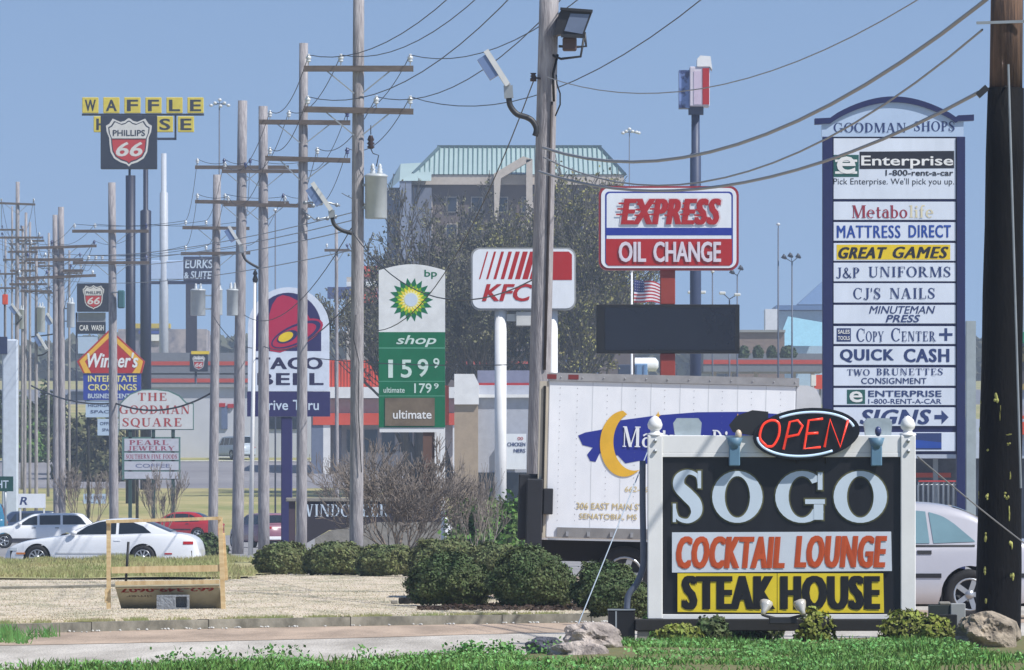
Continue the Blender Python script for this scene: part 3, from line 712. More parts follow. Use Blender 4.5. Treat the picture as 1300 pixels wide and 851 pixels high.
IT = [[('t', 'Pick Enterprise. We\'ll pick you up.', 1058, 1211, 226.5, 237, 1, dict(bold=-.002)), ('t', '1-800-rent-a-car', 1124, 1210, 216, 223.5, 1, dict(bold=0.019))],
      [('s', 'Metabo', 1081, 1152, 261, 277, 3, dict(gap=.06)), ('s', 'life', 1154, 1185, 261, 276.5, 4, dict(gap=.06))],
      [('t', 'MATTRESS', 1062, 1143, 286.5, 302.5, 5, dict(hv=0.017, spacing=1.14, bold=0.019)), ('t', 'DIRECT', 1153, 1207, 286, 302, 5, dict(hv=0.017, spacing=1.14, bold=0.019))],
      [], [('s', 'J&P', 1061, 1091, 340, 353, 0), ('s', 'UNIFORMS', 1102, 1207, 339, 352, 0)],
      [("s", "CJ'S", 1083, 1118, 366, 380, 0), ('s', 'NAILS', 1129, 1187, 366, 379.5, 0)],
      [('t', 'MINUTEMAN', 1103, 1187, 388.8, 398.5, 0, dict(bold=0.022, sh=.25)), ('t', 'PRESS', 1124, 1168, 400, 409.5, 0, dict(bold=0.022, sh=.25))],
      [('s', 'C', 1087, 1098, 417.5, 434, 0), ('s', 'OPY', 1099, 1122, 421, 434, 0), ('s', 'C', 1131, 1143, 417, 433.5, 0), ('s', 'ENTER', 1144, 1188, 421, 433.5, 0), ('t', '+', 1192, 1209, 417, 433, 0)],
      [('t', 'QUICK', 1066, 1135, 443.5, 460.5, 0, dict(hv=0.028, spacing=1.14, bold=0.031)), ('t', 'CASH', 1147, 1205, 443, 460, 0, dict(hv=0.028, spacing=1.14, bold=0.031))],
      [('s', 'TWO', 1075, 1104, 469, 477, 0), ('s', 'BRUNETTES', 1112, 1197, 468, 476.5, 0), ('t', 'CONSIGNMENT', 1093, 1176, 480, 487.5, 0, dict(bold=0.028))],
      [('t', 'ENTERPRISE', 1102, 1195, 496, 504, 0, dict(bold=0.028)), ('t', '1-800-RENT-A-CAR', 1102, 1195, 506.5, 513, 0, dict(bold=0.012))],
      [('t', 'SIGNS', 1091, 1182, 520, 539, 0, dict(hv=0.033, spacing=1.14, bold=0.037, sh=.25))], []]
for k, ((ya, yb_), its) in enumerate(zip(rws, IT)):
    mb = MB(); f.box(mb, 1058, 1213, ya, yb_, -.085, -.051, 0, .004); p = mb.build('tenant_panel', face_m, t)
    if its: lettering(f, p, its, MM, y=-.09)
    L = MB()
    if k == 0:
        L.flat(f.pts([(1091, 193), (1211, 192), (1211, 214), (1091, 215)]), -.089, 1); L.flat(f.pts([(1058, 197), (1090, 197), (1090, 225), (1058, 225)]), -.089, 2)
        text(L, 'Enterprise', f.x(1093), f.x(1210), f.z(214.5), f.z(198), -.094, 6, bold=0.022)
        for yy in (203, 218): L.flat(f.pts([(1060, yy), (1088, yy), (1088, yy + 3), (1060, yy + 3)]), -.094, 6)
        text(L, 'e', f.x(1062), f.x(1086), f.z(221), f.z(199), -.097, 6, bold=0.019)
        L.build('logo', MM, p, fix=False)
    if k == 3:
        L.flat(f.pts([(1062, 311), (1206, 311), (1206, 330), (1062, 330)]), -.089, 7)
        text(L, 'GREAT', f.x(1064), f.x(1126), f.z(328.5), f.z(314), -.094, 1, hv=0.033, spacing=1.14, bold=0.037, sh=.3); text(L, 'GAMES', f.x(1133), f.x(1204), f.z(328), f.z(313.5), -.094, 1, hv=0.033, spacing=1.14, bold=0.037, sh=.3)
        L.build('lettering', MM, p, fix=False)
    if k == 7:
        L.flat(f.pts([(1062, 417), (1080, 417), (1080, 434), (1062, 434)]), -.089, 0)
        text(L, 'SALES', f.x(1063.5), f.x(1078.5), f.z(424), f.z(419), -.094, 6, bold=0.019); text(L, 'TOOLS', f.x(1063.5), f.x(1078.5), f.z(432), f.z(427), -.094, 6, bold=0.019)
        L.build('logo', MM, p, fix=False)
    if k == 10:
        L.flat(f.pts([(1075, 495), (1098, 495), (1098, 513), (1075, 513)]), -.089, 2); text(L, 'e', f.x(1078), f.x(1095), f.z(511), f.z(497), -.094, 6, bold=0.031); L.build('logo', MM, p, fix=False)
    if k == 11:
        L.flat(f.pts([(1186, 527), (1195, 527), (1195, 521), (1204, 530), (1195, 539), (1195, 532.5), (1186, 532.5)]), -.089, 0); L.build('arrow', MM, p, fix=False)
    if k == 12:
        L.flat(f.pts([(1158, 550), (1195, 550), (1195, 571), (1158, 571)]), -.089, 0); L.flat(f.pts([(1158, 558), (1195, 562), (1195, 569), (1158, 569)]), -.092, 5)
        L.build('logo', MM, p, fix=False)

# ---------- express oil change sign
f = Fr(848, 45)
t = thing('oil_change_sign', 'red and blue EXPRESS OIL CHANGE sign on a red pole with blank black message board', 'sign', f.loc)
mb = MB(); f.box(mb, 838, 857, 343, 387, -.2, .2, 0, .02); mb.box(f.x(838), f.x(857), -.2, .2, 0, f.z(449), 0, .02); mb.build('pole', M('pole_brick_red', (150, 58, 46), .5), t)
mb = MB(); mb.prism(rrect(f.x(760), f.x(937.5), f.z(343.5), f.z(237), .25), -.3, .3); cb = mb.build('cabinet', M('sign_rim_red', (150, 40, 48), .4), t)
mb = MB(); mb.prism(rrect(f.x(763), f.x(934.5), f.z(341), f.z(239.5), .22), -.32, -.301); mb.build('white_border', whitep, cb)
mb = MB()
def fl(L, y, mi): mb.flat(f.pts(L), y, mi)
mb.flat(rrect(f.x(768), f.x(930), f.z(338), f.z(244), .12), -.324, 1)
mb.flat(rrect(f.x(770), f.x(928), f.z(336.5), f.z(246), .1), -.326, 0)
fl([(769, 290), (929, 290), (929, 299.5), (769, 299.5)], -.33, 1); fl([(769, 304), (929, 304), (929, 334), (926, 338), (772, 338), (769, 334)], -.33, 2)
mb.build('face', [whitep, blueL, red], cb, fix=False)
mb = MB()
text(mb, 'EXPRESS', f.x(788), f.x(915), f.z(286), f.z(253), -.36, 1, hv=0.028, spacing=1.14, bold=0.042, sh=.22); text(mb, 'EXPRESS', f.x(786), f.x(917), f.z(287), f.z(252), -.345, 0, hv=0.055, spacing=1.14, bold=0.042, sh=.22)
for i, yy in enumerate((258, 265, 272)):
    for j, xx in enumerate((785, 808, 826, 846, 866, 884)): mb.flat(f.pts([(xx - i * 1.5, yy + j % 2), (xx + 9, yy + j % 2), (xx + 9, yy + 2.2 + j % 2), (xx - i * 1.5, yy + 2.2 + j % 2)]), -.364 - .001 * (i), 1)
text(mb, 'OIL', f.x(785), f.x(820), f.z(333.5), f.z(307.5), -.36, 2, bold=0.037); text(mb, 'CHANGE', f.x(829), f.x(915), f.z(333.5), f.z(307.5), -.36, 2, bold=0.037)
mb.build('lettering', [M('letter_white_back', (220, 205, 210), .4), red, M('letter_pinkish_white', (222, 212, 220), .4)], cb, fix=False)
mb = MB(); f.box(mb, 757, 938.5, 387, 449, -.3, .3, 0, .02); mbo = mb.build('message_board', black, t)
mb = MB(); f.box(mb, 768, 933, 391, 445, -.31, -.302); mb.build('screen', M('screen_dark', (30, 33, 44), .25, var=.25, scale=.8), mbo)

# ---------- fried chicken sign
f = Fr(665, 40)
t = thing('restaurant_sign', 'white KFC sign with slanted red stripes on two tall white poles', 'sign', f.loc)
for xa, xb in ((628, 643), (695.5, 708)):
    mb = MB(); mb.tube([(f.x((xa + xb) / 2), 0, 0), (f.x((xa + xb) / 2), 0, f.z(393))], (xb - xa) / 2 / f.s, 14); mb.build('pole', white, t)
mb = MB(); mb.prism(rrect(f.x(598), f.x(731), f.z(394), f.z(315), .28), -.28, .28); cb = mb.build('cabinet', greyp, t)
mb = MB(); mb.prism(rrect(f.x(600), f.x(729), f.z(392), f.z(317), .25), -.3, -.281); fc = mb.build('face', whitep, cb)
mb = MB()
for k in range(8):
    x0 = 619 + k * 9.6; w0 = .9 + k * .45
    mb.flat(f.pts([(x0 - w0, 320), (x0 + w0, 320), (x0 + w0 - 10, 355), (x0 - w0 - 10, 355)]), -.305, 0)
mb.flat(f.pts([(690, 320), (722, 320), (726, 324), (726, 356), (681, 356)]), -.308, 0)
text(mb, 'KFC', f.x(612), f.x(676), f.z(383), f.z(361), -.31, 0, bold=0.037, sh=.25); mb.build('lettering', red, fc, fix=False)
mb = MB(); f.box(mb, 643, 655, 399, 408, -.1, .1); f.box(mb, 655, 675, 396, 414, -.2, .2, 0, .02); mb.build('meter_box', offw, t)

# ---------- gas price sign
f = Fr(523, 44)
t = thing('gas_price_sign', 'tall green and white bp gas price sign showing 159 and 179', 'sign', f.loc)
top = [(481, 422), (481, 345)] + [(481 + 84 * i / 12, 345 - 9 * sin(pi * (i + .6) / 13.2)) for i in range(13)] + [(565, 422)]
mb = MB(); mb.prism(f.pts(top), -.22, .22); hd = mb.build('header', M('bp_white', (226, 228, 226), .35), t)
gm_ = M('bp_green', (14, 110, 72), .35)
mb = MB()
cx_, cz_ = f.x(522), f.z(381)
def star(n, ro, ri, y, mi, off=0):
    P = []
    for i in range(n * 2):
        a = pi * i / n + off; q = (ro if i % 2 == 0 else ri) / f.s; P.append((cx_ + q * cos(a), cz_ + q * sin(a)))
    mb.add([(cx_, y, cz_)] + [(a, y, b) for a, b in P], [(0, 1 + i, 1 + (i + 1) % (2 * n)) for i in range(2 * n)], mi)
star(18, 28, 20, -.225, 0); star(18, 21, 15, -.23, 1, pi / 18); star(18, 17.5, 12, -.235, 2); star(18, 13, 9, -.24, 3, pi / 18); mb.flat(ell(cx_, cz_, 8.5 / f.s, 8.5 / f.s, 20), -.245, 4)
mb.build('emblem', [gm_, M('bp_lime', (120, 176, 40), .35), M('bp_yellow', (240, 220, 60), .35), M('bp_pale', (246, 240, 170), .35), ltr], hd, fix=False)
lettering(f, hd, [('t', 'bp', 539, 555, 343, 354.5, 0)], gm_, y=-.226)
mb = MB(); f.box(mb, 481, 565, 422, 543, -.22, .22); gp = mb.build('price_panel', gm_, t)
lettering(f, gp, [('t', 'shop', 503, 554, 426, 441, 0, dict(bold=0.019, sh=.25)), ('t', '1', 493, 499, 457, 480, 0, dict(bold=0.019)), ('t', '5', 509, 523, 457, 480, 0, dict(bold=0.019)), ('t', '9', 530, 544, 456, 479, 0, dict(bold=0.019)), ('t', '9', 550, 558, 455, 468, 0, dict(bold=0.019)),
                  ('t', 'ultimate', 487, 514, 492, 499, 0), ('t', '179', 526, 548, 487, 499.5, 0, dict(bold=0.012)), ('t', '9', 551, 557, 487, 494, 0)], M('price_white', (206, 226, 216), .4), y=-.226)
mb = MB(); mb.flat(f.pts([(481, 441.5), (565, 441.5), (565, 443), (481, 443)]), -.224); mb.flat(f.pts([(481, 484), (565, 484), (565, 485), (481, 485)]), -.224); mb.flat(f.pts([(481, 502.5), (565, 502.5), (565, 503.5), (481, 503.5)]), -.224)
mb.build('divider', M('divider_green', (90, 160, 130), .4), gp)
mb = MB(); f.box(mb, 489, 552, 505.5, 541, -.24, -.221); po = mb.build('poster', M('poster_brown', (132, 118, 98), .6, rgb2=(96, 84, 70), scale=1.2, contrast=.4), t)
lettering(f, po, [('t', 'ultimate', 499, 548, 521, 532, 0, dict(bold=0.019))], white, y=-.246)
mb = MB(); f.box(mb, 482, 565, 543, 549, -.2, .2); f.box(mb, 552, 565, 549, 560, -.2, .2); mb.box(f.x(552), f.x(565), -.2, .2, 0, f.z(560)); mb.build('base_frame', white, t)
mb = MB(); mb.box(f.x(537), f.x(551.5), -.15, .15, 0, f.z(549)); mb.build('base_panel', M('brown_panel', (104, 78, 66), .7), t)

# ---------- taco restaurant sign
f = Fr(366, 33)
t = thing('taco_sign', 'arched Taco Bell drive thru sign with a magenta bell on one purple pole', 'sign', f.loc)
mb = MB(); mb.box(f.x(357), f.x(371), -.2, .2, 0, f.z(530), 0, .03); mb.build('pole', purple, t)
AR = lambda x0, x1, yt, ys, yb: [(x0, yb), (x0, ys)] + [((x0 + x1) / 2 - (x1 - x0) / 2 * cos(pi * i / 20), ys - (ys - yt) * sin(pi * i / 20)) for i in range(1, 20)] + [(x1, ys), (x1, yb)]
mb = MB(); mb.prism(f.pts(AR(315, 418, 365, 416, 497)), -.25, .25); cb = mb.build('cabinet', M('cab_white_blue', (214, 222, 234), .4), t)
mb = MB(); mb.flat(f.pts(AR(324, 408, 372, 416, 446)), -.254, 0)
rx = radians(24)
bell = [(343, 446), (341, 424), (342, 400), (346, 387), (352, 378), (359, 375), (368, 377), (378, 382), (386, 391), (393, 404), (402, 412), (404, 420), (392, 432), (372, 442), (356, 448)]
mb.flat(f.pts(bell), -.258, 1)
E2 = lambda cx2, cy2, a, b, y, mi: mb.flat([(f.x(cx2) + (p[0]), f.z(cy2) + p[1]) for p in ell(0, 0, a / f.s, b / f.s, 28, rx)], y, mi)
E2(376, 425, 37, 15, -.262, 1); E2(376, 425, 34, 12.5, -.266, 0); E2(374, 426, 30, 10, -.270, 1); E2(365, 428, 14, 7, -.274, 0); E2(363, 428, 10, 5.5, -.278, 2)
mb.build('bell_emblem', [purple, pink, yellow], cb, fix=False)
lettering(f, cb, [('t', 'TACO', 325, 410, 454, 469, 0, dict(hv=0.033, spacing=1.14, bold=0.042)), ('t', 'BELL', 327, 411, 474, 489, 0, dict(hv=0.033, spacing=1.14, bold=0.042))], M('letter_dark_purple', (40, 36, 74), .5), y=-.256)
mb = MB(); f.box(mb, 314, 419, 497.5, 529, -.25, .25); db_ = mb.build('drive_thru_panel', purple, t)
lettering(f, db_, [('t', 'Drive', 328, 366, 508, 521, 0, dict(bold=0.012)), ('t', 'Thru', 372, 405, 508, 521, 0, dict(bold=0.012))], ltr, y=-.256)

# ---------- monument sign WINDC...
f = Fr(470, 45)
t = thing('monument_sign', 'low dark monument sign with pale serif WINDCREEK letters behind the bare shrub', 'sign', f.loc)
mb = MB(); mb.prism(f.pts([(385, 637), (560, 637), (560, 672), (480, 672), (418, 673), (385, 692)]), -.25, .25)
mb.v = [(a, b, max(0, c)) for a, b, c in mb.v]; bd = mb.build('board', M('monument_dark', (52, 48, 56), .8), t)
mb = MB(); mb.prism(f.pts([(418, 674), (480, 663), (560, 663), (560, 700), (400, 700), (400, 684)]), -.3, -.251); mb.v = [(a, b, max(0, c)) for a, b, c in mb.v]; mb.build('base', concrete, t)
mb = MB(); f.box(mb, 363, 563, 632, 637, -.3, .3, 0, .02); mb.build('cap', concrete, t)
mb = MB(); f.box(mb, 367, 375, 637, 690, -.2, .2); mb.v = [(a, b, max(0, c)) for a, b, c in mb.v]; mb.build('post', M('monument_post', (74, 60, 70), .7), t)
lettering(f, bd, [('s', 'WINDCREEK', 382, 494, 640.5, 656, 0, dict(gap=.1))], ltr, y=-.256)

# ---------- shield emblem used on the three oil company signs
SH = [(-.05, 1.0), (-.18, .90), (-.34, .86), (-.5, .93), (-.66, 1.0), (-.72, .9), (-.80, .78), (-.93, .70), (-.90, .45), (-.80, .2), (-.78, -.1), (-.74, -.4), (-.6, -.66), (-.35, -.82), (-.1, -.9), (0, -1.0)]
SH = [(0, 1.02)] + SH
def shield(mb, cx, cz, w, h, y, k, mi): mb.flat([(cx + a * w * k, cz + b * h * k) for a, b in SH] + [(cx - a * w * k, cz + b * h * k) for a, b in SH[-2:0:-1]], y, mi)
shm = [M('shield_white', (214, 212, 208), .4), M('shield_black', (34, 40, 56), .4), M('shield_red', (190, 50, 44), .4)]
def oil66(name, label, xc, s, box, shx, shy, sw, sh_, poles, extra=None, m=None):
    f = Fr(xc, s); t = thing(name, label, 'sign', f.loc)
    x0, x1, y0, y1 = box
    for a, b, yt in poles:
        mb = MB(); mb.tube([(f.x((a + b) / 2), 0, 0), (f.x((a + b) / 2), 0, f.z(yt))], (b - a) / 2 / s, 14); mb.build('pole', m or M('pole_dark_blue', (26, 34, 58), .5), t)
    mb = MB(); f.box(mb, x0, x1, y0, y1, -.3, .3, 0, .03); cb = mb.build('cabinet', M('sign_box_navy', (28, 34, 50), .5), t)
    mb = MB(); X, Z = f.x(shx), f.z(shy); w, h = sw / s, sh_ / s
    shield(mb, X, Z, w, h, -.31, 1, 1); shield(mb, X, Z, w, h, -.315, .95, 0); shield(mb, X, Z, w, h, -.32, .86, 1); shield(mb, X, Z, w, h, -.325, .81, 0)
    fw = [(a * .81, b * .81) for a, b in SH if b < .3]
    mb.flat([(X - .66 * w, Z + .12 * h)] + [(X + a * w, Z + b * h) for a, b in fw] + [(X - a * w, Z + b * h) for a, b in fw[-2::-1]] + [(X + .66 * w, Z + .12 * h)], -.33, 2)
    text(mb, 'PHILLIPS', X - .62 * w, X + .62 * w, Z + .26 * h, Z + .5 * h, -.335, 1, bold=0.019); text(mb, '66', X - .5 * w, X + .52 * w, Z - .55 * h, Z + .02 * h, -.335, 0, bold=0.037, sh=.2)
    mb.build('shield_emblem', shm, cb, fix=False)
    if extra: extra(f, t)
    return t, f
oil66('tall_gas_sign', 'big square black Phillips 66 shield sign in front of the yellow waffle letters', 164, 20, (128, 199.5, 147, 215), 164, 181.5, 33, 32, [(163, 166, 215), (159.5, 172, 223)])
def carwash(f, t):
    mb = MB(); f.box(mb, 97, 134, 409, 424, -.2, .2); b = mb.build('car_wash_panel', M('sign_box_navy', (28, 34, 50), .5), t)
    lettering(f, b, [('t', 'CAR', 101, 113, 413, 420, 0, dict(bold=0.025)), ('t', 'WASH', 116, 132, 413, 420, 0, dict(bold=0.025))], white, y=-.21)
    mb = MB(); f.box(mb, 99, 134, 397, 409, .0, .1); mb.build('price_panel', greyp, t)
    mb = MB(); f.box(mb, 99, 124, 427, 449, -.1, .1); mb.build('lower_panel', pale, t)
oil66('gas_sign', 'mid-sized Phillips 66 shield sign with CAR WASH board below, left of the black poles', 119, 18, (98, 140, 360, 396), 119, 378, 15.5, 16, [(96, 98.5, 397), (138, 140, 397)], carwash)
oil66('gas_sign', 'smallest Phillips 66 shield sign under a yellow strip at the canopy', 252, 15.0, (241, 264, 449, 472), 252.5, 461, 9, 9.5, [(247, 250, 472)],
      lambda f, t: (lambda mb: (f.box(mb, 243, 266, 446, 450, -.35, -.25), mb.build('yellow_strip', yellow, t)))(MB()))
# ---------- waffle sign
f = Fr(184, 18)
t = thing('diner_sign', 'yellow tile letters spelling WAFFLE HOUSE on a tall dark pole', 'sign', f.loc)
mb = MB(); mb.tube([(f.x(185), 0, 0), (f.x(185), 0, f.z(268)), (f.x(185), 0, f.z(266)), (f.x(185), 0, f.z(146))], [7 / f.s, 7 / f.s, 3.2 / f.s, 3.2 / f.s], 14); mb.build('pole', M('pole_dark_blue', (26, 34, 58), .5), t)
mb = MB(); f.box(mb, 104, 259, 144.5, 147, -.1, .1); f.box(mb, 185, 224, 175, 178, -.1, .1); f.box(mb, 221.5, 224, 147, 178, -.1, .1); mb.build('frame', M('pole_dark_blue', (26, 34, 58), .5), t)
tl = M('tile_yellow', (218, 198, 60), .45)
for i, c in enumerate('WAFFLE'):
    x0 = 104.5 + i * 26.7; mb = MB(); f.box(mb, x0, x0 + 20.5, 124, 144, -.25, .25, 0, .03); p = mb.build('letter_tile', tl, t); lettering(f, p, [('t', c, x0 + 3.5, x0 + 17.5, 127, 141.5, 0, dict(bold=0.031))], blk, y=-.26)
for i, c in enumerate('HOUSE'):
    x0 = 119 + i * 26.7; mb = MB(); f.box(mb, x0, x0 + 20.5, 148, 168, -.25, .25, 0, .03); p = mb.build('letter_tile', tl, t); lettering(f, p, [('t', c, x0 + 3.5, x0 + 17.5, 151, 165.5, 0, dict(bold=0.031))], blk, y=-.26)
# ---------- inn & suites sign
f = Fr(232, 14)
t = thing('hotel_sign', 'navy hotel SUITE sign joined to a blank pale board on a white pole', 'sign', f.loc)
mb = MB(); mb.tube([(f.x(208), 0, 0), (f.x(208), 0, f.z(245)), (f.x(208), 0, f.z(244)), (f.x(208), 0, f.z(195))], [6.5 / f.s, 5.2 / f.s, 3.6 / f.s, 3.4 / f.s], 14); mb.build('pole', M('pole_pale_grey', (184, 190, 198), .5), t)
mb = MB(); f.box(mb, 191, 233, 331, 355, -.3, .3, 0, .05); mb.build('blank_board', pale, t)
mb = MB(); f.box(mb, 233, 275, 326, 357, -.3, .3, 0, .05); b = mb.build('board', M('board_navy', (42, 48, 76), .5), t)
mb = MB(); f.box(mb, 191, 275, 357, 361, -.2, .2); mb.build('rail', M('board_navy', (42, 48, 76), .5), t)
mb = MB(); mb.box(f.x(236), f.x(250), -.3, .3, 0, f.z(361)); mb.build('post', M('post_dark', (52, 52, 66), .6), t)
lettering(f, b, [('t', 'EURKS', 235, 270, 330, 341, 0, dict(bold=0.025, sh=.1)), ('t', '&', 234, 240, 346, 354, 0, dict(bold=0.025)), ('t', 'SUITE', 242, 269, 344.5, 354.5, 0, dict(bold=0.025, sh=.15))], ltr, y=-.31)
# ---------- red diamond furniture sign with blue crossings boards
f = Fr(143, 21)
t = thing('plaza_sign', 'red diamond Winner\'s sign above a blue INTERSTATE CROSSINGS business center board', 'sign', f.loc)
for xa in (112, 174):
    mb = MB(); mb.tube([(f.x(xa), .1, 0), (f.x(xa), .1, f.z(470))], 2 / f.s, 8); mb.build('post', dkm, t)
mb = MB(); mb.prism(f.pts([(98, 459), (140, 418), (184, 459), (180, 474), (106, 474)]), -.3, .3); b = mb.build('diamond_board', M('diamond_red', (178, 36, 34), .4), t)
mb = MB(); mb.flat(f.pts([(101, 459), (140, 421), (140, 428), (108, 459)]), -.31, 0); mb.flat(f.pts([(140, 421), (182, 459), (176, 463), (140, 428)]), -.31, 0); mb.flat(f.pts([(101, 459), (108, 459), (116, 474), (108, 474)]), -.31, 0); mb.flat(f.pts([(182, 459), (176, 463), (168, 474), (178, 474)]), -.31, 0)
text(mb, 'Winner\'s', f.x(111), f.x(176), f.z(467), f.z(448), -.32, 1, bold=0.031, sh=.25); mb.build('lettering', [M('diamond_yellow', (232, 180, 50), .4), whitep], b, fix=False)
mb = MB(); f.box(mb, 106, 179, 474.5, 508, -.25, .25); b = mb.build('blue_board', M('board_blue', (40, 62, 158), .4), t)
lettering(f, b, [('t', 'INTERSTATE', 112, 174, 477, 485, 0, dict(bold=0.031)), ('t', 'CROSSINGS', 112, 174, 488, 496, 0, dict(bold=0.031)), ('t', 'BUSINESS CENTER', 112, 174, 500, 506, 1, dict(bold=0.019))], [M('letter_cream', (230, 220, 140), .4), ltr], y=-.26)
for x0, x1, y0, y1, L in ((109, 150, 509, 530, 'HIGHGATE'), (124, 150, 532, 553, 'OFFICE')):
    mb = MB(); f.box(mb, x0, x1, y0, y1, -.2, .2); b = mb.build('white_board', pale, t)
    lettering(f, b, [('t', L, x0 + 3, x1 - 3, y0 + 4, y0 + 8, 0), ('t', 'SPACE', x0 + 6, x1 - 6, y0 + 12, y0 + 16, 0)], navy, y=-.21)
# ---------- Goodman Square
f = Fr(200, 24)
t = thing('shopping_plaza_sign', 'pale green-edged THE GOODMAN SQUARE sign with red serif letters and a tenant list board', 'sign', f.loc)
gs = M('square_face', (206, 208, 206), .5, var=.06); ge = M('edge_green', (86, 120, 112), .5)
for x0 in (163, 192.5, 217.5):
    mb = MB(); mb.box(f.x(x0), f.x(x0 + 4.5), -.1, .1, 0, f.z(545), 0, .01); mb.build('post', M('post_dark_green', (44, 70, 66), .6), t)
out = [(151, 546), (151, 514), (157, 507), (165, 500), (180, 494.5), (197, 494), (215, 496), (228, 502), (237, 511), (246, 512), (246, 546)]
mb = MB(); mb.prism(f.pts(out), -.15, .15, 0, 0); mb.build('edge', ge, t)
inn = [(152, 545), (152, 515), (158, 508.5), (166, 501.5), (180, 496), (197, 495.5), (214, 497.5), (227, 503.5), (236, 512.5), (245, 513.5), (245, 545)]
mb = MB(); mb.prism(f.pts(inn), -.17, -.152); b = mb.build('face', gs, t)
rs = M('letter_brick_red', (176, 66, 58), .5)
lettering(f, b, [('s', 'THE', 175, 212, 499, 509, 0, dict(gap=.14)), ('s', 'GOODMAN', 152, 241, 515, 525.5, 0, dict(gap=.14)), ('s', 'SQUARE', 155.5, 231, 531, 541.5, 0, dict(gap=.14))], rs, y=-.176)
mb = MB(); f.box(mb, 155, 229, 555, 609, -.1, .1); fr_ = mb.build('tenant_frame', ge, t)
for i, (y0, y1) in enumerate(((557, 573), (575, 584), (586, 597), (599, 608))):
    mb = MB(); f.box(mb, 158, 227, y0, y1, -.12, -.101); p = mb.build('tenant_panel', M('tenant_dull', (190, 192, 200), .5), fr_)
    L = [[('s', 'PEARL', 164, 214, 559, 565, 0), ('s', 'JEWELRY', 162, 222, 566.5, 572, 0)], [('s', 'SOUTHERN FINE FOODS', 160, 225, 577, 582.5, 0)], [('t', 'COFFEE', 172, 216, 589, 594, 1)], []][i]
    if L: lettering(f, p, L, [M('letter_dull_red', (160, 70, 90), .5), M('letter_grey_blue', (110, 116, 150), .5)], y=-.125)
# ---------- small fast-food menu sign on the distant pale restaurant wall is built with that restaurant
# ---------- two-faced rotating cabinet sign on tall pole
f = Fr(883, 28)
t = thing('tall_cabinet_sign', 'turned red white and blue box sign with a white cap on a tall navy pole', 'sign', f.loc)
mb = MB(); mb.tube([(0, 0, 0), (0, 0, f.z(196)), (0, 0, f.z(194)), (0, 0, f.z(144))], [7.5 / f.s, 7 / f.s, 5.3 / f.s, 5.3 / f.s], 16); f.box(mb, 874, 893, 135, 146, -.25, .25); mb.build('pole', M('pole_slate', (52, 64, 92), .5), t)
cbx = bpy.data.objects.new('cabinet', None)
mb = MB(); w1, d1 = 1.7, 1.35; A = radians(38)
mb.box(-.28, .62, -.75, .75, f.z(136), f.z(86), 0, .03); mb.xf(Matrix.Rotation(0, 4, 'Z')); cb = mb.build('cabinet', M('cab_white', (214, 206, 214), .4), t)
mb = MB(); mb.box(-.76, -.281, -.5, .7, f.z(138), f.z(90)); mb.build('side_face', M('cab_face_blue', (120, 142, 190), .4, rgb2=(44, 56, 100), scale=1.6, contrast=.1), cb)
mb = MB(); mb.box(.30, .60, -.78, -.752, f.z(134), f.z(88)); mb.build('red_stripe', red, cb)
mb = MB(); mb.box(-.1, .24, -.775, -.752, f.z(134), f.z(92)); mb.build('faded_stripe', M('faded_pink', (206, 190, 206), .4), cb)
mb = MB(); mb.prism([(.05, f.z(86)), (.62, f.z(86)), (.74, f.z(90)), (.66, f.z(73)), (.2, f.z(72)), (.06, f.z(76))], -.8, .7); mb.build('cap', white, cb)
# ---------- street name sign, realty signs at the left edge
f = Fr(2, 30); t = thing('street_name_sign', 'dark green street name sign ending in HT at the left edge', 'street sign', f.loc)
mb = MB(); mb.tube([(f.x(7), 0, 0), (f.x(7), 0, f.z(606))], .05, 8); mb.build('pole', galv, t)
mb = MB(); f.box(mb, -30, 17, 605, 624, -.06, -.051); b = mb.build('plate', M('street_green', (22, 74, 66), .4), t); lettering(f, b, [('t', 'GHT', -13, 11, 610, 620, 0, dict(bold=0.012))], ltr, y=-.065)
f = Fr(40, 24); t = thing('realty_sign', 'white realty sign with a navy R emblem beyond the station wagon', 'sign', f.loc)
for a in (25, 55):
    mb = MB(); mb.box(f.x(a), f.x(a + 2), -.05, .05, 0, f.z(630)); mb.build('post', white, t)
mb = MB(); f.box(mb, 23, 58, 627, 645, -.08, -.051); b = mb.build('board', whitep, t); lettering(f, b, [('t', 'R', 25, 35, 631, 641, 0, dict(bold=0.037, sh=.2))], navy, y=-.084)
mb = MB(); mb.flat(f.pts([(23, 645), (58, 645), (58, 648), (23, 648)]), -.07); 
f = Fr(120, 20); t = thing('realty_sign', 'white board sign with faint blue lines standing right of the bare sapling', 'sign', f.loc)
for a in (108, 131):
    mb = MB(); mb.box(f.x(a), f.x(a + 1.5), -.05, .05, -.1, f.z(630)); mb.build('post', white, t)
mb = MB(); f.box(mb, 106, 135, 627, 648, -.08, -.051); b = mb.build('board', pale, t); lettering(f, b, [('t', 'FOR LEASE', 108, 133, 630, 634, 0), ('t', 'RETAIL', 112, 129, 638, 642, 0)], navy, y=-.084)
# ---------- checker's style small orange pennant sign + orange pylon pieces
f = Fr(584, 18); t = thing('pennant_sign', 'small orange tapered sign among the bare limbs left of the KFC sign', 'sign', f.loc)
mb = MB(); mb.tube([(f.x(579), .1, 0), (f.x(579), .1, f.z(400))], .12, 8); mb.build('pole', dkm, t)
mb = MB(); mb.prism(f.pts([(571, 373), (595, 373), (586, 396), (578, 402)]), -.15, .15); b = mb.build('board', M('pennant_orange', (206, 84, 50), .5), t)
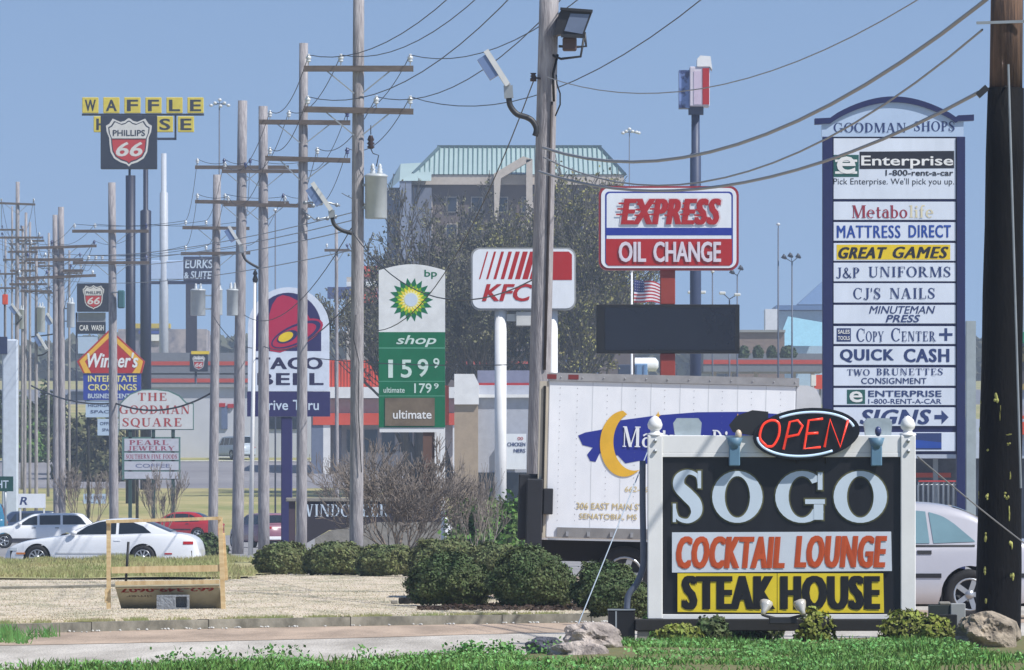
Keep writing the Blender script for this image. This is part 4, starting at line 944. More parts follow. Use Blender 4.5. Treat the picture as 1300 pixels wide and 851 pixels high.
# ---------- fallen wooden advertising sign in the lawn
f = Fr(212, 98, .1)
t = thing('wooden_sign_frame', 'raw lumber sign frame with its plywood panel slumped face down on the dry lawn', 'sign frame', f.loc)
pine = M('pine_lumber', (214, 192, 150), .8, rgb2=(182, 154, 110), scale=3, st=(1, 1, 6), contrast=.4); pine2 = M('pine_lumber_rail', (214, 192, 150), .8, rgb2=(182, 154, 110), scale=3, st=(6, 1, 1), contrast=.4)
bs = f.z
mb = MB(); mb.bar((f.x(138), 0, -.1), (f.x(138), 0, bs(661)), .052, .09); mb.build('post', pine, t)
mb = MB(); mb.bar((f.x(284), -.02, -.1), (f.x(279.5), 0, bs(657)), .058, .09); mb.build('post', pine, t)
mb = MB(); mb.bar((f.x(135), -.068, bs(662.5)), (f.x(281), -.068, bs(658)), .042, .04, up=(0, 1, 0)); mb.build('top_rail', pine2, t)
mb = MB(); mb.bar((f.x(142), -.02, bs(724)), (f.x(279), -.02, bs(721.5)), .085, .04, up=(0, 1, 0)); mb.build('rail', pine2, t)
mb = MB(); mb.bar((f.x(147), -.1, bs(743)), (f.x(279), -.1, bs(741)), .1, .04, up=(0, 1, 0)); mb.build('rail', pine2, t)
mb = MB(); mb.bar((f.x(283), .05, bs(677)), (f.x(287), .08, bs(737)), .05, .05); mb.build('brace', pine, t)
mb = MB(); mb.bar((f.x(135), -.03, bs(748)), (f.x(135), -.03, bs(765)), .035, .05); mb.build('cleat', pine, t)
# panel leaning outward: bottom edge nearer the camera
P0, P1, P2, P3 = Vector((f.x(147), -.13, bs(744))), Vector((f.x(279), -.13, bs(742))), Vector((f.x(282), .16, .012)), Vector((f.x(153), .16, .012))
n_ = (P1 - P0).cross(P3 - P0).normalized() * .012
mb = MB(); q = [P0, P1, P2, P3]; mb.add([p - n_ for p in q] + [p + n_ for p in q], [(0, 1, 2, 3), (7, 6, 5, 4), (0, 4, 5, 1), (1, 5, 6, 2), (2, 6, 7, 3), (3, 7, 4, 0)]); pan = mb.build('plywood_panel', M('plywood_grey', (158, 152, 128), .8, rgb2=(120, 116, 98), scale=2, contrast=.4), t)
mb = MB(); tmp = MB(); text(tmp, '662-349-0607', .04, .94, .74, .93, 0, 0, bold=0.031, rot=True); text(tmp, 'Joe Poppenheimer', .08, .97, .50, .64, 0, 1, bold=0.012, rot=True); text(tmp, 'HOMES', .5, .97, .02, .2, 0, 0, bold=0.031, rot=True)
ex, ez = P1 - P0, P3 - P0; nn_ = Vector((0, -1, 0))
tmp.v = [tuple(P0 + ex * a + ez * (1 - c) + (-n_ if n_.y > 0 else n_) * 1.4) for a, b, c in tmp.v]; tmp.build('lettering', [M('letter_dull_rust', (150, 44, 36), .7), M('letter_faint', (88, 80, 66), .7)], pan, fix=False)
# cinder blocks by the panel
t = thing('cinder_block', 'grey cinder block standing against the slumped plywood panel', 'cinder block', ((212.5 - 650) / 98, FPX / 98 - .3, .1))
cbm = M('cinder_grey', (140, 146, 152), .95, rgb2=(118, 122, 128), scale=8, contrast=.5, bump=.5)
def block(t):
    mb = MB(); mb.box(-.12, .12, -.09, .09, 0, .022); mb.box(-.12, .12, -.09, .09, .163, .185); mb.box(-.12, -.095, -.089, .089, .022, .163); mb.box(.095, .12, -.089, .089, .022, .163); mb.box(-.094, .094, .05, .088, .023, .162); mb.build('shell', cbm, t)
block(t); t2 = copy_tree(t); t2.location.x += .17; t2.location.y += .12; t2['label'] = 'second cinder block, hollow end showing, half behind the first one'
mb = MB(); mb.box(-.094, .094, -.088, -.06, .023, .162); mb.build('front_wall', cbm, t)
# thin dark leaning stake
t = thing('stake', 'thin black leaning metal stake in front of the white coupe', 'stake', ((159 - 650) / 75, FPX / 75, .0))
mb = MB(); mb.tube([(0, 0, 0), (4 / 75, 0, (735 - 672) / 75)], .022, 8); mb.build('rod', black, t)
# ================================================================== UTILITY POLES
ATT = {}
def upole(key, label, s, base_x, top_x, top_y, wpx, arms=(), name='utility_pole', group='utility poles along the road', mat=None, base=None, taper=.82):
    f = Fr(base_x, s, base); t = thing(name, label, 'utility pole', f.loc, group=group)
    r0 = wpx / 2 / s; zt = f.z(top_y); dx = f.x(top_x)
    mb = MB(); n = 8; mb.tube([(dx * i / n, 0, -.3 + (zt + .3) * i / n) for i in range(n + 1)], [r0 * (1.06 - (1.06 - taper) * i / n) for i in range(n + 1)], 16); mb.build('pole', mat or wood, t)
    ax = lambda y: dx * (f.z(y) / zt); pts = []
    for a in arms:
        y, xa, xb = a[:3]; ins = a[3] if len(a) > 3 else (xa + 4, (xa + xb) / 2 - 14, xb - 4); tilt = a[4] if len(a) > 4 else 0
        yd = -r0 * 1.25
        mb = MB(); mb.bar((f.x(xa), yd, f.z(y - tilt / 2)), (f.x(xb), yd, f.z(y + tilt / 2)), .13, .10, up=(0, 1, 0)); am = mb.build('crossarm', armw, t)
        zb = f.z(y)
        for sg in (-1, 1):
            xe = ax(y) + sg * min(.75, abs(f.x(xb if sg > 0 else xa) - ax(y)) * .6)
            if abs(xe - ax(y)) < .3: continue
            b = MB(); b.bar((xe, yd, zb - .03), (ax(y) + sg * r0 * .6, yd * .9, zb - .55), .03, .02); b.build('brace', galv, am)
        for ix in ins:
            b = MB(); z0 = f.z(y) + .065
            b.lathe((f.x(ix), yd, z0), [(.012, -.02), (.012, .08), (.05, .09), (.055, .12), (.035, .14), (.065, .16), (.06, .20), (.03, .23), (.035, .26), (.0, .265)], 8)
            b.build('insulator', porc if (int(ix) % 3) else M('insulator_blue_grey', (80, 90, 130), .3), am); pts.append(Vector((f.loc[0] + f.x(ix), f.D + yd, f.loc[2] + z0 + .24)))
    ATT[key] = pts
    return t, f, ax, r0
def transformer(f, t, x0, x1, y0, y1, ymid=None, side=-.1):
    w_ = (x1 - x0) / f.s / 2; c = ((f.x(x0) + f.x(x1)) / 2, side, f.z(y1)); h = (y1 - y0) / f.s
    mb = MB(); mb.lathe(c, [(.0, 0), (w_ * .95, 0), (w_, .02), (w_, h * .92), (w_ * 1.07, h * .93), (w_ * 1.07, h * .96), (w_ * .8, h), (0, h)], 20); tr = mb.build('transformer', tank, t)
    b = MB()
    for k in (-.3, .35):
        b.lathe((c[0] + k * w_, side, c[2] + h), [(.05, 0), (.07, .04), (.04, .06), (.065, .1), (.035, .13), (.05, .16), (.02, .22)], 8)
    b.build('bushing', porc, tr)
    b = MB(); b.bar((c[0], side, c[2] + h * .75), (0 if abs(c[0]) < .9 else c[0] * .5, side * .3, c[2] + h * .75), .06, .06); b.bar((c[0], side, c[2] + h * .25), (0 if abs(c[0]) < .9 else c[0] * .5, side * .3, c[2] + h * .25), .06, .06); b.build('hanger', galv, tr)
    return tr
def arealight(f, t, head, arm, nm='street_lamp_arm'):
    """head: two px points along the fixture, arm: px polyline"""
    mb = MB(); P = [(p[0], p[1], 0) for p in arm]; mb.tube([(f.x(p[0]), -.25, f.z(p[1])) for p in _cr(P, 4)], .045, 8); am = mb.build('lamp_arm', dkm, t)
    a, b = Vector((f.x(head[0][0]), -.25, f.z(head[0][1]))), Vector((f.x(head[1][0]), -.25, f.z(head[1][1])))
    d = (b - a).normalized(); nrm = Vector((-d.z, 0, d.x)); 
    if nrm.x > 0: nrm = -nrm
    L = (b - a).length
    m2 = MB(); m2.bar(a, b, L * .13, L * .42, up=(0, 1, 0)); hd = m2.build('lamp_head', M('lamp_case', (206, 208, 206), .4), am)
    q = MB(); o = nrm * L * .22; q.bar(a + d * L * .08 + o * .78, b - d * L * .34 + o * .78, L * .26, L * .36, up=(0, 1, 0)); q.build('lens', M('lens_bluegrey', (110, 130, 168), .2, trans=.0), hd)
    m2 = MB(); m2.bar(b, Vector((f.x(arm[0][0]), -.25, f.z(arm[0][1]))), .14, .12); m2.build('socket', galv, am)

# near creosote-wrapped pole, right edge
f = Fr(1267, 118, .05)
t = thing('utility_pole', 'thick black tarred pole with yellow foam dabs and bare brown wood top, far right', 'utility pole', f.loc, group='utility poles along the road')
mb = MB(); P = [(0, 0, -.2)] + [(f.x(1267 + 10 * k / 8), 0, f.z(808 - (808 - 112) * k / 8)) for k in range(9)]
rr = [.245] + [.245 - .05 * k / 8 + (.006 if k % 2 else 0) for k in range(9)]
mb.tube(P, rr, 20); mb.build('tar_wrap', M('tar_black', (5, 5, 6), .75, rgb2=(13, 12, 13), scale=5, st=(2, 2, .5), contrast=.4, bump=.35), t)
mb = MB(); mb.tube([(f.x(1277), 0, f.z(112)), (f.x(1279), 0, f.z(-60))], [.178, .172], 20); mb.build('pole', M('dark_brown_pole', (120, 92, 72), .9, rgb2=(50, 40, 38), scale=5, st=(4, 4, .3), contrast=.4, bump=.5), t)
mb = MB(); mb.bar((f.x(1275), -.26, f.z(112)), (f.x(1274), -.26, f.z(112.5)), .02, .3)
mb.bar((f.x(1240), -.15, f.z(123)), (f.x(1252), -.15, f.z(112)), .07, .08); mb.build('clamp', dkm, t)
mb = MB(); mb.bar((f.x(1238), -.2, f.z(31)), (f.x(1300), -.2, f.z(29)), .03, .03); mb.build('bracket', galv, t)
foam = M('yellow_foam', (186, 186, 104), .8, rgb2=(120, 120, 60), scale=10)
for (x, y, w_, h_) in ((1263, 504, 5, 7), (1245, 510, 2, 6), (1244, 545, 1.5, 6), (1252, 574, 4, 6), (1278, 552, 7, 1.5), (1279, 564, 5, 2), (1253, 630, 4, 4.5), (1276, 628, 5, 6), (1279, 650, 2, 9), (1251, 680, 4, 6), (1281, 690, 4, 6), (1250, 723, 4, 6), (1282, 730, 5, 7), (1250, 760, 4, 6), (1267, 785, 4, 6), (1281, 603, 1.5, 6), (1242, 628, 1.5, 5), (1268, 522, 1, 14)):
    k = (808 - y) / (808 - 112); cx_ = f.x(1267 + 10 * k); rad = .245 - .05 * k; dx_ = f.x(x) - cx_
    yy = -sqrt(max(.0004, rad * rad - min(dx_ * dx_, rad * rad * .98)))
    mb = MB(); mb.ball((f.x(x), yy, f.z(y)), 1, 10, 0, (w_ / f.s, .03, h_ / f.s)); mb.v = []; mb.f = []; mb.mi = []; mb.sm = []
    for q in range(R.randint(3, 6)):
        mb.ball((f.x(x + R.uniform(-.5, .5) * w_), yy + .004, f.z(y + R.uniform(-.4, .9) * h_)), 1, 8, 0, (w_ * R.uniform(.25, .6) / f.s, R.uniform(.012, .024), h_ * R.uniform(.25, .7) / f.s))
    mb.build('foam_dab', foam, t)

MATS['tar_black'].node_tree.nodes['Principled BSDF'].inputs['Specular IOR Level'].default_value = .15
# big foreground floodlight pole
t, f, ax, r0 = upole('P2', 'weathered wooden pole with a black floodlight and white area lamp, behind the moving truck', 82, 678, 698, -40, 27, (), taper=.9)
# floodlight
mb = MB(); c = [(703, 47), (709, 18), (718, 12), (750, 15), (748, 22), (738, 62), (712, 66)]
mb.prism(f.pts([(703, 48), (709, 20), (714, 13), (752, 16), (740, 48), (711, 46)]), -.45, .0); fh = mb.build('floodlight', M('flood_black', (34, 35, 40), .5), t)
mb = MB(); mb.prism(f.pts([(716, 42), (724, 20), (748, 21), (739, 46)]), -.47, -.451); mb.build('lens', M('flood_lens', (104, 116, 138), .15), fh)
mb = MB(); mb.bar((f.x(712), -.46, f.z(48)), (f.x(741), -.46, f.z(49)), .05, .1); mb.bar((f.x(711), -.46, f.z(14)), (f.x(752), -.46, f.z(17)), .04, .1)
mb.tube([(f.x(742), -.2, f.z(42)), (f.x(744), -.2, f.z(60)), (f.x(730), -.2, f.z(61)), (f.x(709), -.2, f.z(60))], .02, 6); mb.tube([(f.x(741), -.2, f.z(50)), (f.x(737), -.2, f.z(73)), (f.x(712), -.2, f.z(76)), (f.x(700), -.1, f.z(70))], .02, 6); mb.build('yoke', dkm, fh)
mb = MB(); mb.box(f.x(714), f.x(732), -.3, -.1, f.z(66), f.z(49), 0, .02); mb.build('ballast', M('ballast_rust', (86, 70, 68), .6), fh)
arealight(f, t, ((617, 66), (645, 110)), [(646, 126), (648, 136), (656, 146), (668, 150), (676, 155), (681, 165), (679, 174)])
mb = MB(); mb.tube([(f.x(706), -.2, f.z(96)), (f.x(707), -.2, f.z(108)), (f.x(711), -.22, f.z(120)), (f.x(711), -.22, f.z(134)), (f.x(705), -.15, f.z(148))], .012, 6); mb.tube([(f.x(708), -.1, f.z(70)), (f.x(702), -.2, f.z(95)), (f.x(703), -.2, f.z(130))], .02, 6); mb.build('cable', black, t)
mb = MB(); mb.lathe((f.x(677), -.1, f.z(104)), [(.0, 0), (.05, 0), (.05, .05), (.03, .06), (.05, .08), (.03, .1), (.05, .13), (.0, .13)], 8); mb.bar((f.x(677), -.1, f.z(99)), (f.x(690), -.1, f.z(101)), .03, .03); mb.build('spool_insulator', brownporc, t)
mb = MB(); mb.tube([(f.x(691.5), -.17, f.z(470)), (f.x(700.5), -.17, f.z(130))], .02, 6); mb.build('ground_wire', M('copper_dark', (60, 52, 50), .6), t)

t, f, ax, r0 = upole('P3', 'tall leaning wooden pole with two long crossarms and one big transformer, left of the hotel', 57, 452, 455.5, -30, 17, [(88, 386, 525, (392, 433, 521)), (141, 386, 525, (391, 478, 521), 3)])
transformer(f, t, 463.5, 491.5, 221, 278)
mb = MB(); mb.lathe((f.x(471), -.3, f.z(190)), [(.05, 0), (.09, .04), (.05, .08), (.09, .12), (.05, .16), (.08, .2), (.04, .3)], 8); mb.build('fuse_cutout', brownporc, t)
mb = MB(); mb.tube([(f.x(471), -.3, f.z(160)), (f.x(471), -.3, f.z(172))], .012, 5); mb.tube([(f.x(471), -.3, f.z(190)), (f.x(474), -.3, f.z(196)), (f.x(481), -.25, f.z(198)), (f.x(478), -.2, f.z(212))], .012, 5); mb.build('jumper_wire', wire_m, t)
arealight(f, t, ((397, 233), (421, 268)), [(422, 277), (425, 286), (434, 293), (447, 297)])
mb = MB(); mb.tube([(f.x(452), -.17, f.z(400)), (f.x(449), -.2, f.z(430)), (f.x(456), -.2, f.z(460)), (f.x(455), -.2, f.z(520)), (f.x(459), -.2, f.z(600))], .012, 5); mb.build('ground_wire', wire_m, t)
t, f, ax, r0 = upole('P4', 'weathered pole with plain flat top and paired crossarms, next left of the transformer pole', 47, 382.5, 385.5, 55, 13.5, [(156, 329, 445, (343, 367, 441), 1), (203, 337, 445, (343, 403, 441), 3)])
mb = MB()
for k, (a, b) in enumerate(((388, 258), (398, 262), (408, 259), (418, 264), (428, 261), (392, 277), (404, 279), (416, 278), (426, 276))): mb.ball((f.x(a), -.3, f.z(b)), .06, 6)
mb.tube([(f.x(385), -.2, f.z(259)), (f.x(410), -.3, f.z(256)), (f.x(432), -.3, f.z(262))], .03, 6); mb.tube([(f.x(385), -.2, f.z(268)), (f.x(400), -.3, f.z(280)), (f.x(428), -.3, f.z(274))], .02, 6); mb.build('splice_rack', galv, t)
t, f, ax, r0 = upole('P5', 'slightly darker pole just right of the palest pole, lamp arm pointing left', 36, 335, 334, 135, 14, [(218, 282, 385, (286, 312, 380)), (261, 284, 396, (290, 362, 390), 2)])
arealight(f, t, ((291, 288), (306, 312)), [(308, 322), (312, 330), (320, 336), (330, 341)])
t, f, ax, r0 = upole('P6', 'palest straight pole with two crossarms reaching left, right of the tall lamp tower', 35, 301.5, 308, 128, 14.5, [(213, 248, 367, (251, 285, 318)), (257.5, 248, 367, (251, 286, 360), 2)])
transformer(f, t, 288, 303, 367, 401)
t, f, ax, r0 = upole('P7', 'pole carrying a bright transformer on its left, between the hotel sign and taco sign', 31, 270, 275.5, 222, 12, [(290, 232, 317, (236, 262, 312), 1), (322, 230, 318, (236, 262, 312), -1)])
transformer(f, t, 242, 261, 367, 401); transformer(f, t, 272, 282, 366, 400, side=.3)
t, f, ax, r0 = upole('P8', 'light narrow pole crossing the red diamond sign', 30, 145, 142, 232, 11.5, [(294, 92, 189, (95, 121, 186)), (334, 93, 190, (113, 122, 130, 186))])
mb = MB(); mb.box(f.x(150), f.x(159), -.5, -.2, f.z(392), f.z(369), 0, .05); mb.build('lamp_head', M('teal_lamp', (64, 104, 110), .4), t)
mb = MB(); mb.tube([(f.x(142), -.2, f.z(372)), (f.x(152), -.3, f.z(371))], .04, 6); mb.build('lamp_arm', galv, t)
upole('P9', 'left pole of the close pair left of the small shield sign', 27, 72, 70, 273, 8, [(330, 33, 106, (36, 58, 102)), (352, 22, 122, (25, 60, 100, 118), -4)])
t, f, ax, r0 = upole('P10', 'taller right twin of the close pair, wood pole with pale right side', 27, 79, 77.5, 263, 9, [(314, 37, 123, (40, 66, 120), -3), (344, 80, 106, (90, 103))])
transformer(f, t, 85, 95, 384, 416)
t, f, ax, r0 = upole('P11', 'far pole whose long top crossarm reaches past the left edge', 21, 20.5, 22.5, 231, 6, [(259, -5, 45, (2, 43), 2), (302, 0, 53, (3, 50)), (344, 13, 46, (16, 43))])
arealight(f, t, ((15, 386), (27, 402)), [(28, 404), (25, 408), (21, 412)])
upole('P12', 'far thin pole just right of the far-left pole, top at mid-height', 21, 31, 33, 270, 4, [(320, 10, 48, (13, 45)), (361, 12, 60, (15, 56))])
t, f, ax, r0 = upole('P13', 'far short pole with a transformer, left of the twin poles', 21, 46, 46, 312, 4.5, [(370, 26, 66, (30, 63))])
transformer(f, t, 47, 57.5, 389, 422); arealight(f, t, ((48, 424), (60, 444)), [(61, 446), (56, 450), (48, 452)])
upole('P14', 'thinnest far pole at the left edge of the cluster', 18, 15, 15.5, 262, 3, [(292, 0, 30, (3, 27)), (330, 4, 28, (6, 26))])
upole('P15', 'short far pole between the far-left poles', 18, 28, 29, 287, 4, [(310, 12, 46, (14, 43))])
upole('P16', 'distant slim pole with single short crossarm right of the taco sign', 26, 428, 427, 290, 5, [(318, 412, 444, (415, 441))])
upole('P17', 'slender far pole directly left of the twin poles with stubby crossarms', 19, 61, 62, 296, 3.5, [(338, 46, 78, (48, 76)), (372, 50, 74, (52, 72))])
upole('P18', 'short far pole with one low crossarm nearest the small shield sign', 18, 88, 88, 318, 3.2, [(347, 72, 104, (74, 102))])
t, f, ax, r0 = upole('P19', 'dim far pole with a small transformer at the extreme left', 18, 6, 7, 300, 3.2, [(348, -6, 22, (0, 20)), (366, -4, 20, (2, 18))])
transformer(f, t, 24, 32, 392, 418)
t, f, ax, r0 = upole('P20', 'far pole in the middle of the left cluster with three crossarms', 20, 38, 38, 282, 3.6, [(306, 22, 56, (24, 54)), (334, 20, 58, (22, 56)), (356, 26, 50, (28, 48))])
arealight(f, t, ((60, 398), (72, 416)), [(73, 418), (70, 424), (40, 428)])
# white flag-like pole between the poles
t = thing('metal_pole', 'thin white metal pole between the wooden poles left of the taco sign', 'pole', Fr(321, 36).loc); f = Fr(321, 36)
mb = MB(); mb.tube([(f.x(318), 0, 0), (f.x(324), 0, f.z(355))], [.09, .06], 10); mb.build('pole', white, t); mb = MB(); mb.lathe((f.x(324), 0, f.z(355)), [(.08, -.1), (.1, 0), (.05, .15), (.09, .2), (.02, .35)], 8); mb.build('cap', dkm, t)
# big pale steel sign column at the left edge
f = Fr(14, 22); t = thing('steel_column', 'thick pale blue-white steel column with a dark box on top at the left edge', 'column', f.loc)
mb = MB(); mb.box(f.x(3), f.x(23), -.35, .35, 0, f.z(431), 0, .08); mb.build('column', M('column_white', (196, 206, 218), .5), t)
mb = MB(); f.box(mb, -20, 10, 428, 450, -.6, -.351); mb.build('sign_box', M('box_navy', (36, 48, 82), .5), t)
mb = MB(); f.box(mb, 4, 9, 374, 387, -.3, .1, 0, .03);
f = Fr(6, 20); t = thing('obstruction_light', 'small orange hanging signal at the left edge', 'signal light', f.loc); mb = MB(); mb.tube([(0, 0, 0), (0, 0, f.z(373))], .06, 6); mb.build('pole', dkm, t); mb = MB(); f.box(mb, 3, 10, 374, 387, -.15, .15, 0, .04); mb.build('housing', orange, t)

# ================================================================== lamp towers
def tower(label, s, x, ytop, heads, w_=2.2, kind='globe', arm=None):
    f = Fr(x, s); t = thing('light_tower', label, 'light pole', f.loc, group='tall light poles')
    mb = MB(); mb.tube([(0, 0, 0), (0, 0, f.z(ytop))], [w_ / s / 2 * 1.3, w_ / s / 2 * .8], 8); mb.build('pole', M('lamp_pole_grey', (84, 92, 108), .5), t)
    mb = MB()
    for hx, hy in heads: mb.bar((0, 0, f.z(ytop)), (f.x(hx), 0, f.z(hy)), .06, .06)
    mb.build('arm', M('lamp_pole_grey', (84, 92, 108), .5), t)
    for hx, hy in heads:
        mb = MB()
        if kind == 'globe': mb.ball((f.x(hx), -.1, f.z(hy)), 2.6 / s, 8, 0, (1, 1, .8))
        elif kind == 'box': mb.box(f.x(hx - 4), f.x(hx + 4), -.3, .3, f.z(hy + 2), f.z(hy - 1.5), 0, .04)
        else: mb.tube([(f.x(hx - 3), -.2, f.z(hy - 2)), (f.x(hx), -.2, f.z(hy)), (f.x(hx + 2.5), -.2, f.z(hy + 2))], [3.2 / s, 2.6 / s, 1 / s], 8)
        mb.build('lamp_head', M('lamp_globe', (214, 216, 216), .3) if kind != 'dark' else M('lamp_dark', (48, 52, 62), .4), t)
tower('high mast light with a ring of pale lamps right of the waffle letters', 13, 278.5, 132, [(268, 134), (273, 131), (279, 127), (280, 135), (285, 131), (290, 134)])
tower('high mast light with a ring of lamps right of the green-roofed hotel', 12, 799, 168, [(791, 169), (795, 167), (799, 164), (803, 167), (808, 168), (811, 169)], 1.6)
tower('single bright lamp on a tall pole right of the black message board', 16, 988, 290, [(988, 285)], 2.2)
tower('pole with three dark floodlights left of the shops sign', 16, 1005.5, 333, [(996, 327), (1004, 325), (1014, 326)], 2.2, 'dark')
tower('pole with two dark lamps peeking out under the oil change sign corner', 16, 936, 350, [(941, 341), (930, 346)], 2.2, 'dark')
tower('low pole with two white box lamps above the right end of the message board', 20, 926, 380, [(917, 372), (936, 374)], 2.2, 'box')
tower('low pole with two white box lamps left of the tall navy pole base', 20, 884, 378, [(877, 371), (892, 371)], 2.2, 'box')
tower('plain thin dark pole under the oil change sign', 18, 904.5, 344, [(904.5, 345)], 2)
tower('thin dark pole with one white globe between the lamp poles left of the taco sign', 26, 349.5, 271, [(349.5, 267)], 1.8)
# flag
f = Fr(802, 24); t = thing('flag', 'american flag flying on a white pole under the oil change sign', 'flag', f.loc)
mb = MB(); mb.tube([(0, 0, 0), (0, 0, f.z(345))], [.08, .05], 8); mb.ball((0, 0, f.z(344)), .09, 8); mb.build('flagpole', white, t)
mb = MB(); NX, NZ = 20, 13
for i in range(NX):
    for j in range(NZ):
        def q(a, b):
            u = a / NX; return (f.x(805 + 33 * u), .25 * sin(u * 7 + b * .12), f.z(355 + 6 * u * u + sin(u * 6) * 1.0 + (29 - 4 * u) * b / NZ))
        canton = i < 8 and j < 7
        mb.add([q(i, j), q(i + 1, j), q(i + 1, j + 1), q(i, j + 1)], [(0, 1, 2, 3)], 2 if canton else (j % 2), True)
for i in range(5):
    for j in range(4):
        a, b = 1 + i * 1.5, .9 + j * 1.6; u = a / NX
        mb.ball((f.x(805 + 33 * u), .25 * sin(u * 7 + b * .12) - .02, f.z(355 + 6 * u * u + sin(u * 6) + (29 - 4 * u) * b / NZ)), .02, 5, 1)
mb.build('cloth', [M('flag_red', (176, 40, 48), .7), M('flag_white', (222, 222, 226), .7), M('flag_blue', (40, 52, 110), .7)], t, fix=False)

# ================================================================== wires
def wire(a, b, sag, r_, label, mat=None, group='overhead wires', name='overhead_wire'):
    a, b = Vector(a), Vector(b); n = 18; mid = a; mb = MB()
    mb.tube([a + (b - a) * (i / n) - Vector((0, 0, sag * 4 * (i / n) * (1 - i / n))) - a for i in range(n + 1)], r_, 5, caps=False)
    o = mb.build(name, mat or wire_m, loc=a, fix=False); tag(o, label, 'wire', group); return o
prs = [('P10', 'P17'), ('P17', 'P20'), ('P20', 'P14'), ('P18', 'P13'), ('P13', 'P19'), ('P3', 'P4'), ('P4', 'P5'), ('P5', 'P6'), ('P6', 'P7'), ('P7', 'P8'), ('P8', 'P10'), ('P10', 'P12'), ('P9', 'P11'), ('P11', 'P14'), ('P12', 'P15')]
for a, b in prs:
    A, B = ATT[a], ATT[b]
    for i in range(min(len(A), len(B))):
        L = (A[i] - B[i]).length; wire(A[i], B[i], L * .014, .010 if L < 70 else .014, 'thin line strung between two crossarm poles of the receding row')
near = W(900, -420, 95)
tg = [W(820, -330, 95), W(860, -340, 95), W(1000, -300, 95), W(840, -250, 95), W(900, -260, 95), W(1080, -180, 95)]
for i, p in enumerate(ATT['P3']): wire(p, tg[i], 1.3, .010, 'thin line rising from the transformer pole crossarms toward the upper right')
wire(W(690, 188, 83), W(1420, -150, 130), 1.12, .024, 'thickest bundled cable sagging from the floodlight pole to the top right corner', wire_l, None)
wire(W(690, 200, 83), W(1247, 38, 118), .95, .013, 'thin cable passing over the EXPRESS letters up to the tarred pole top bracket', wire_l, None)
wire(W(684, 218, 83), W(1243, 117, 118), .62, .021, 'thick cable from the tarred pole clamp down across the EXPRESS sign', wire_l, None)
wire(W(694, 98, 83), W(1240, -50, 118), .72, .008, 'faintest thin line crossing open sky right of the floodlight', wire_l, None)
wire(W(1165, 580, 122), W(1330, 712, 118), .02, .008, 'thin taut line in front of the silver car from the steakhouse sign post', wire_l, None)
wire(W(829, 556, 122), W(714, 842, 132), .01, .006, 'pale stay cord slanting from the steakhouse sign post down to the left rocks', M('cord_white', (160, 172, 184), .5, var=0), None)
wire(W(1280, 82, 121), W(1296, 620, 121), .0, .013, 'steel guy cable hugging the tarred pole front', galv, None)
wire(W(677, 104, 82), W(480, 420, 60), .9, .010, 'long drop line from the floodlight pole insulator toward the gas price sign', wire_m, None)
wire(W(448, 296, 57), W(677, 355, 82), .8, .012, 'service drop sagging across the bare trees above the KFC sign', wire_m, None)
wire(W(446, 290, 57), W(310, 400, 36), .9, .012, 'service drop looping past the taco sign arch', wire_m, None)
wire(W(447, 380, 57), W(335, 440, 36), .5, .016, 'low black communication cable across the taco bell emblem', wire_m, None)
wire(W(335, 440, 36), W(270, 400, 31), .5, .016, 'low black communication cable left of the taco sign', wire_m, None)
wire(W(270, 498, 31), W(146, 512, 30), .5, .04, 'heavy dark cable sagging over the Goodman Square letters', wire_m, None)
wire(W(146, 512, 30), W(40, 490, 27), .3, .04, 'heavy dark cable continuing to the left edge under the blue board', wire_m, None)
wire(W(400, 455, 45), W(690, 462, 60), .1, .012, 'level thin cable in front of the orange storefront', wire_m, None)
for k, yy in enumerate((308, 312, 318, 338)): wire(W(-10, yy - 6, 22), W(455, yy - 40 + k * 6, 57), 1.0, .012, 'nearly level line running above the small shield sign', wire_l, 'lines running along the row above the small signs')
# ================================================================== VEHICLES (front at -x)
rub = M('tyre_rubber', (28, 28, 30), .8, var=.2); alloy = M('alloy', (176, 180, 184), .3, metal=.6, var=.1); dkin = M('car_dark', (14, 14, 16), .8, var=0)
trim = M('trim_black', (26, 26, 30), .5, var=0); hl = M('headlight_lens', (206, 212, 214), .1, var=.1); tlm = M('taillight_red', (170, 26, 30), .2, var=.1)
def smooth(P, x):
    if x <= P[0][0]: return P[0][1]
    for i, ((a, u), (b, v)) in enumerate(zip(P, P[1:])):
        if x <= b:
            t = (x - a) / (b - a); m0 = (v - P[i - 1][1]) / (b - P[i - 1][0]) if i > 0 else (v - u) / (b - a)
            m1 = (P[i + 2][1] - u) / (P[i + 2][0] - a) if i + 2 < len(P) else (v - u) / (b - a)
            h = b - a
            return (2 * t ** 3 - 3 * t * t + 1) * u + (t ** 3 - 2 * t * t + t) * h * m0 + (-2 * t ** 3 + 3 * t * t) * v + (t ** 3 - t * t) * h * m1
    return P[-1][1]
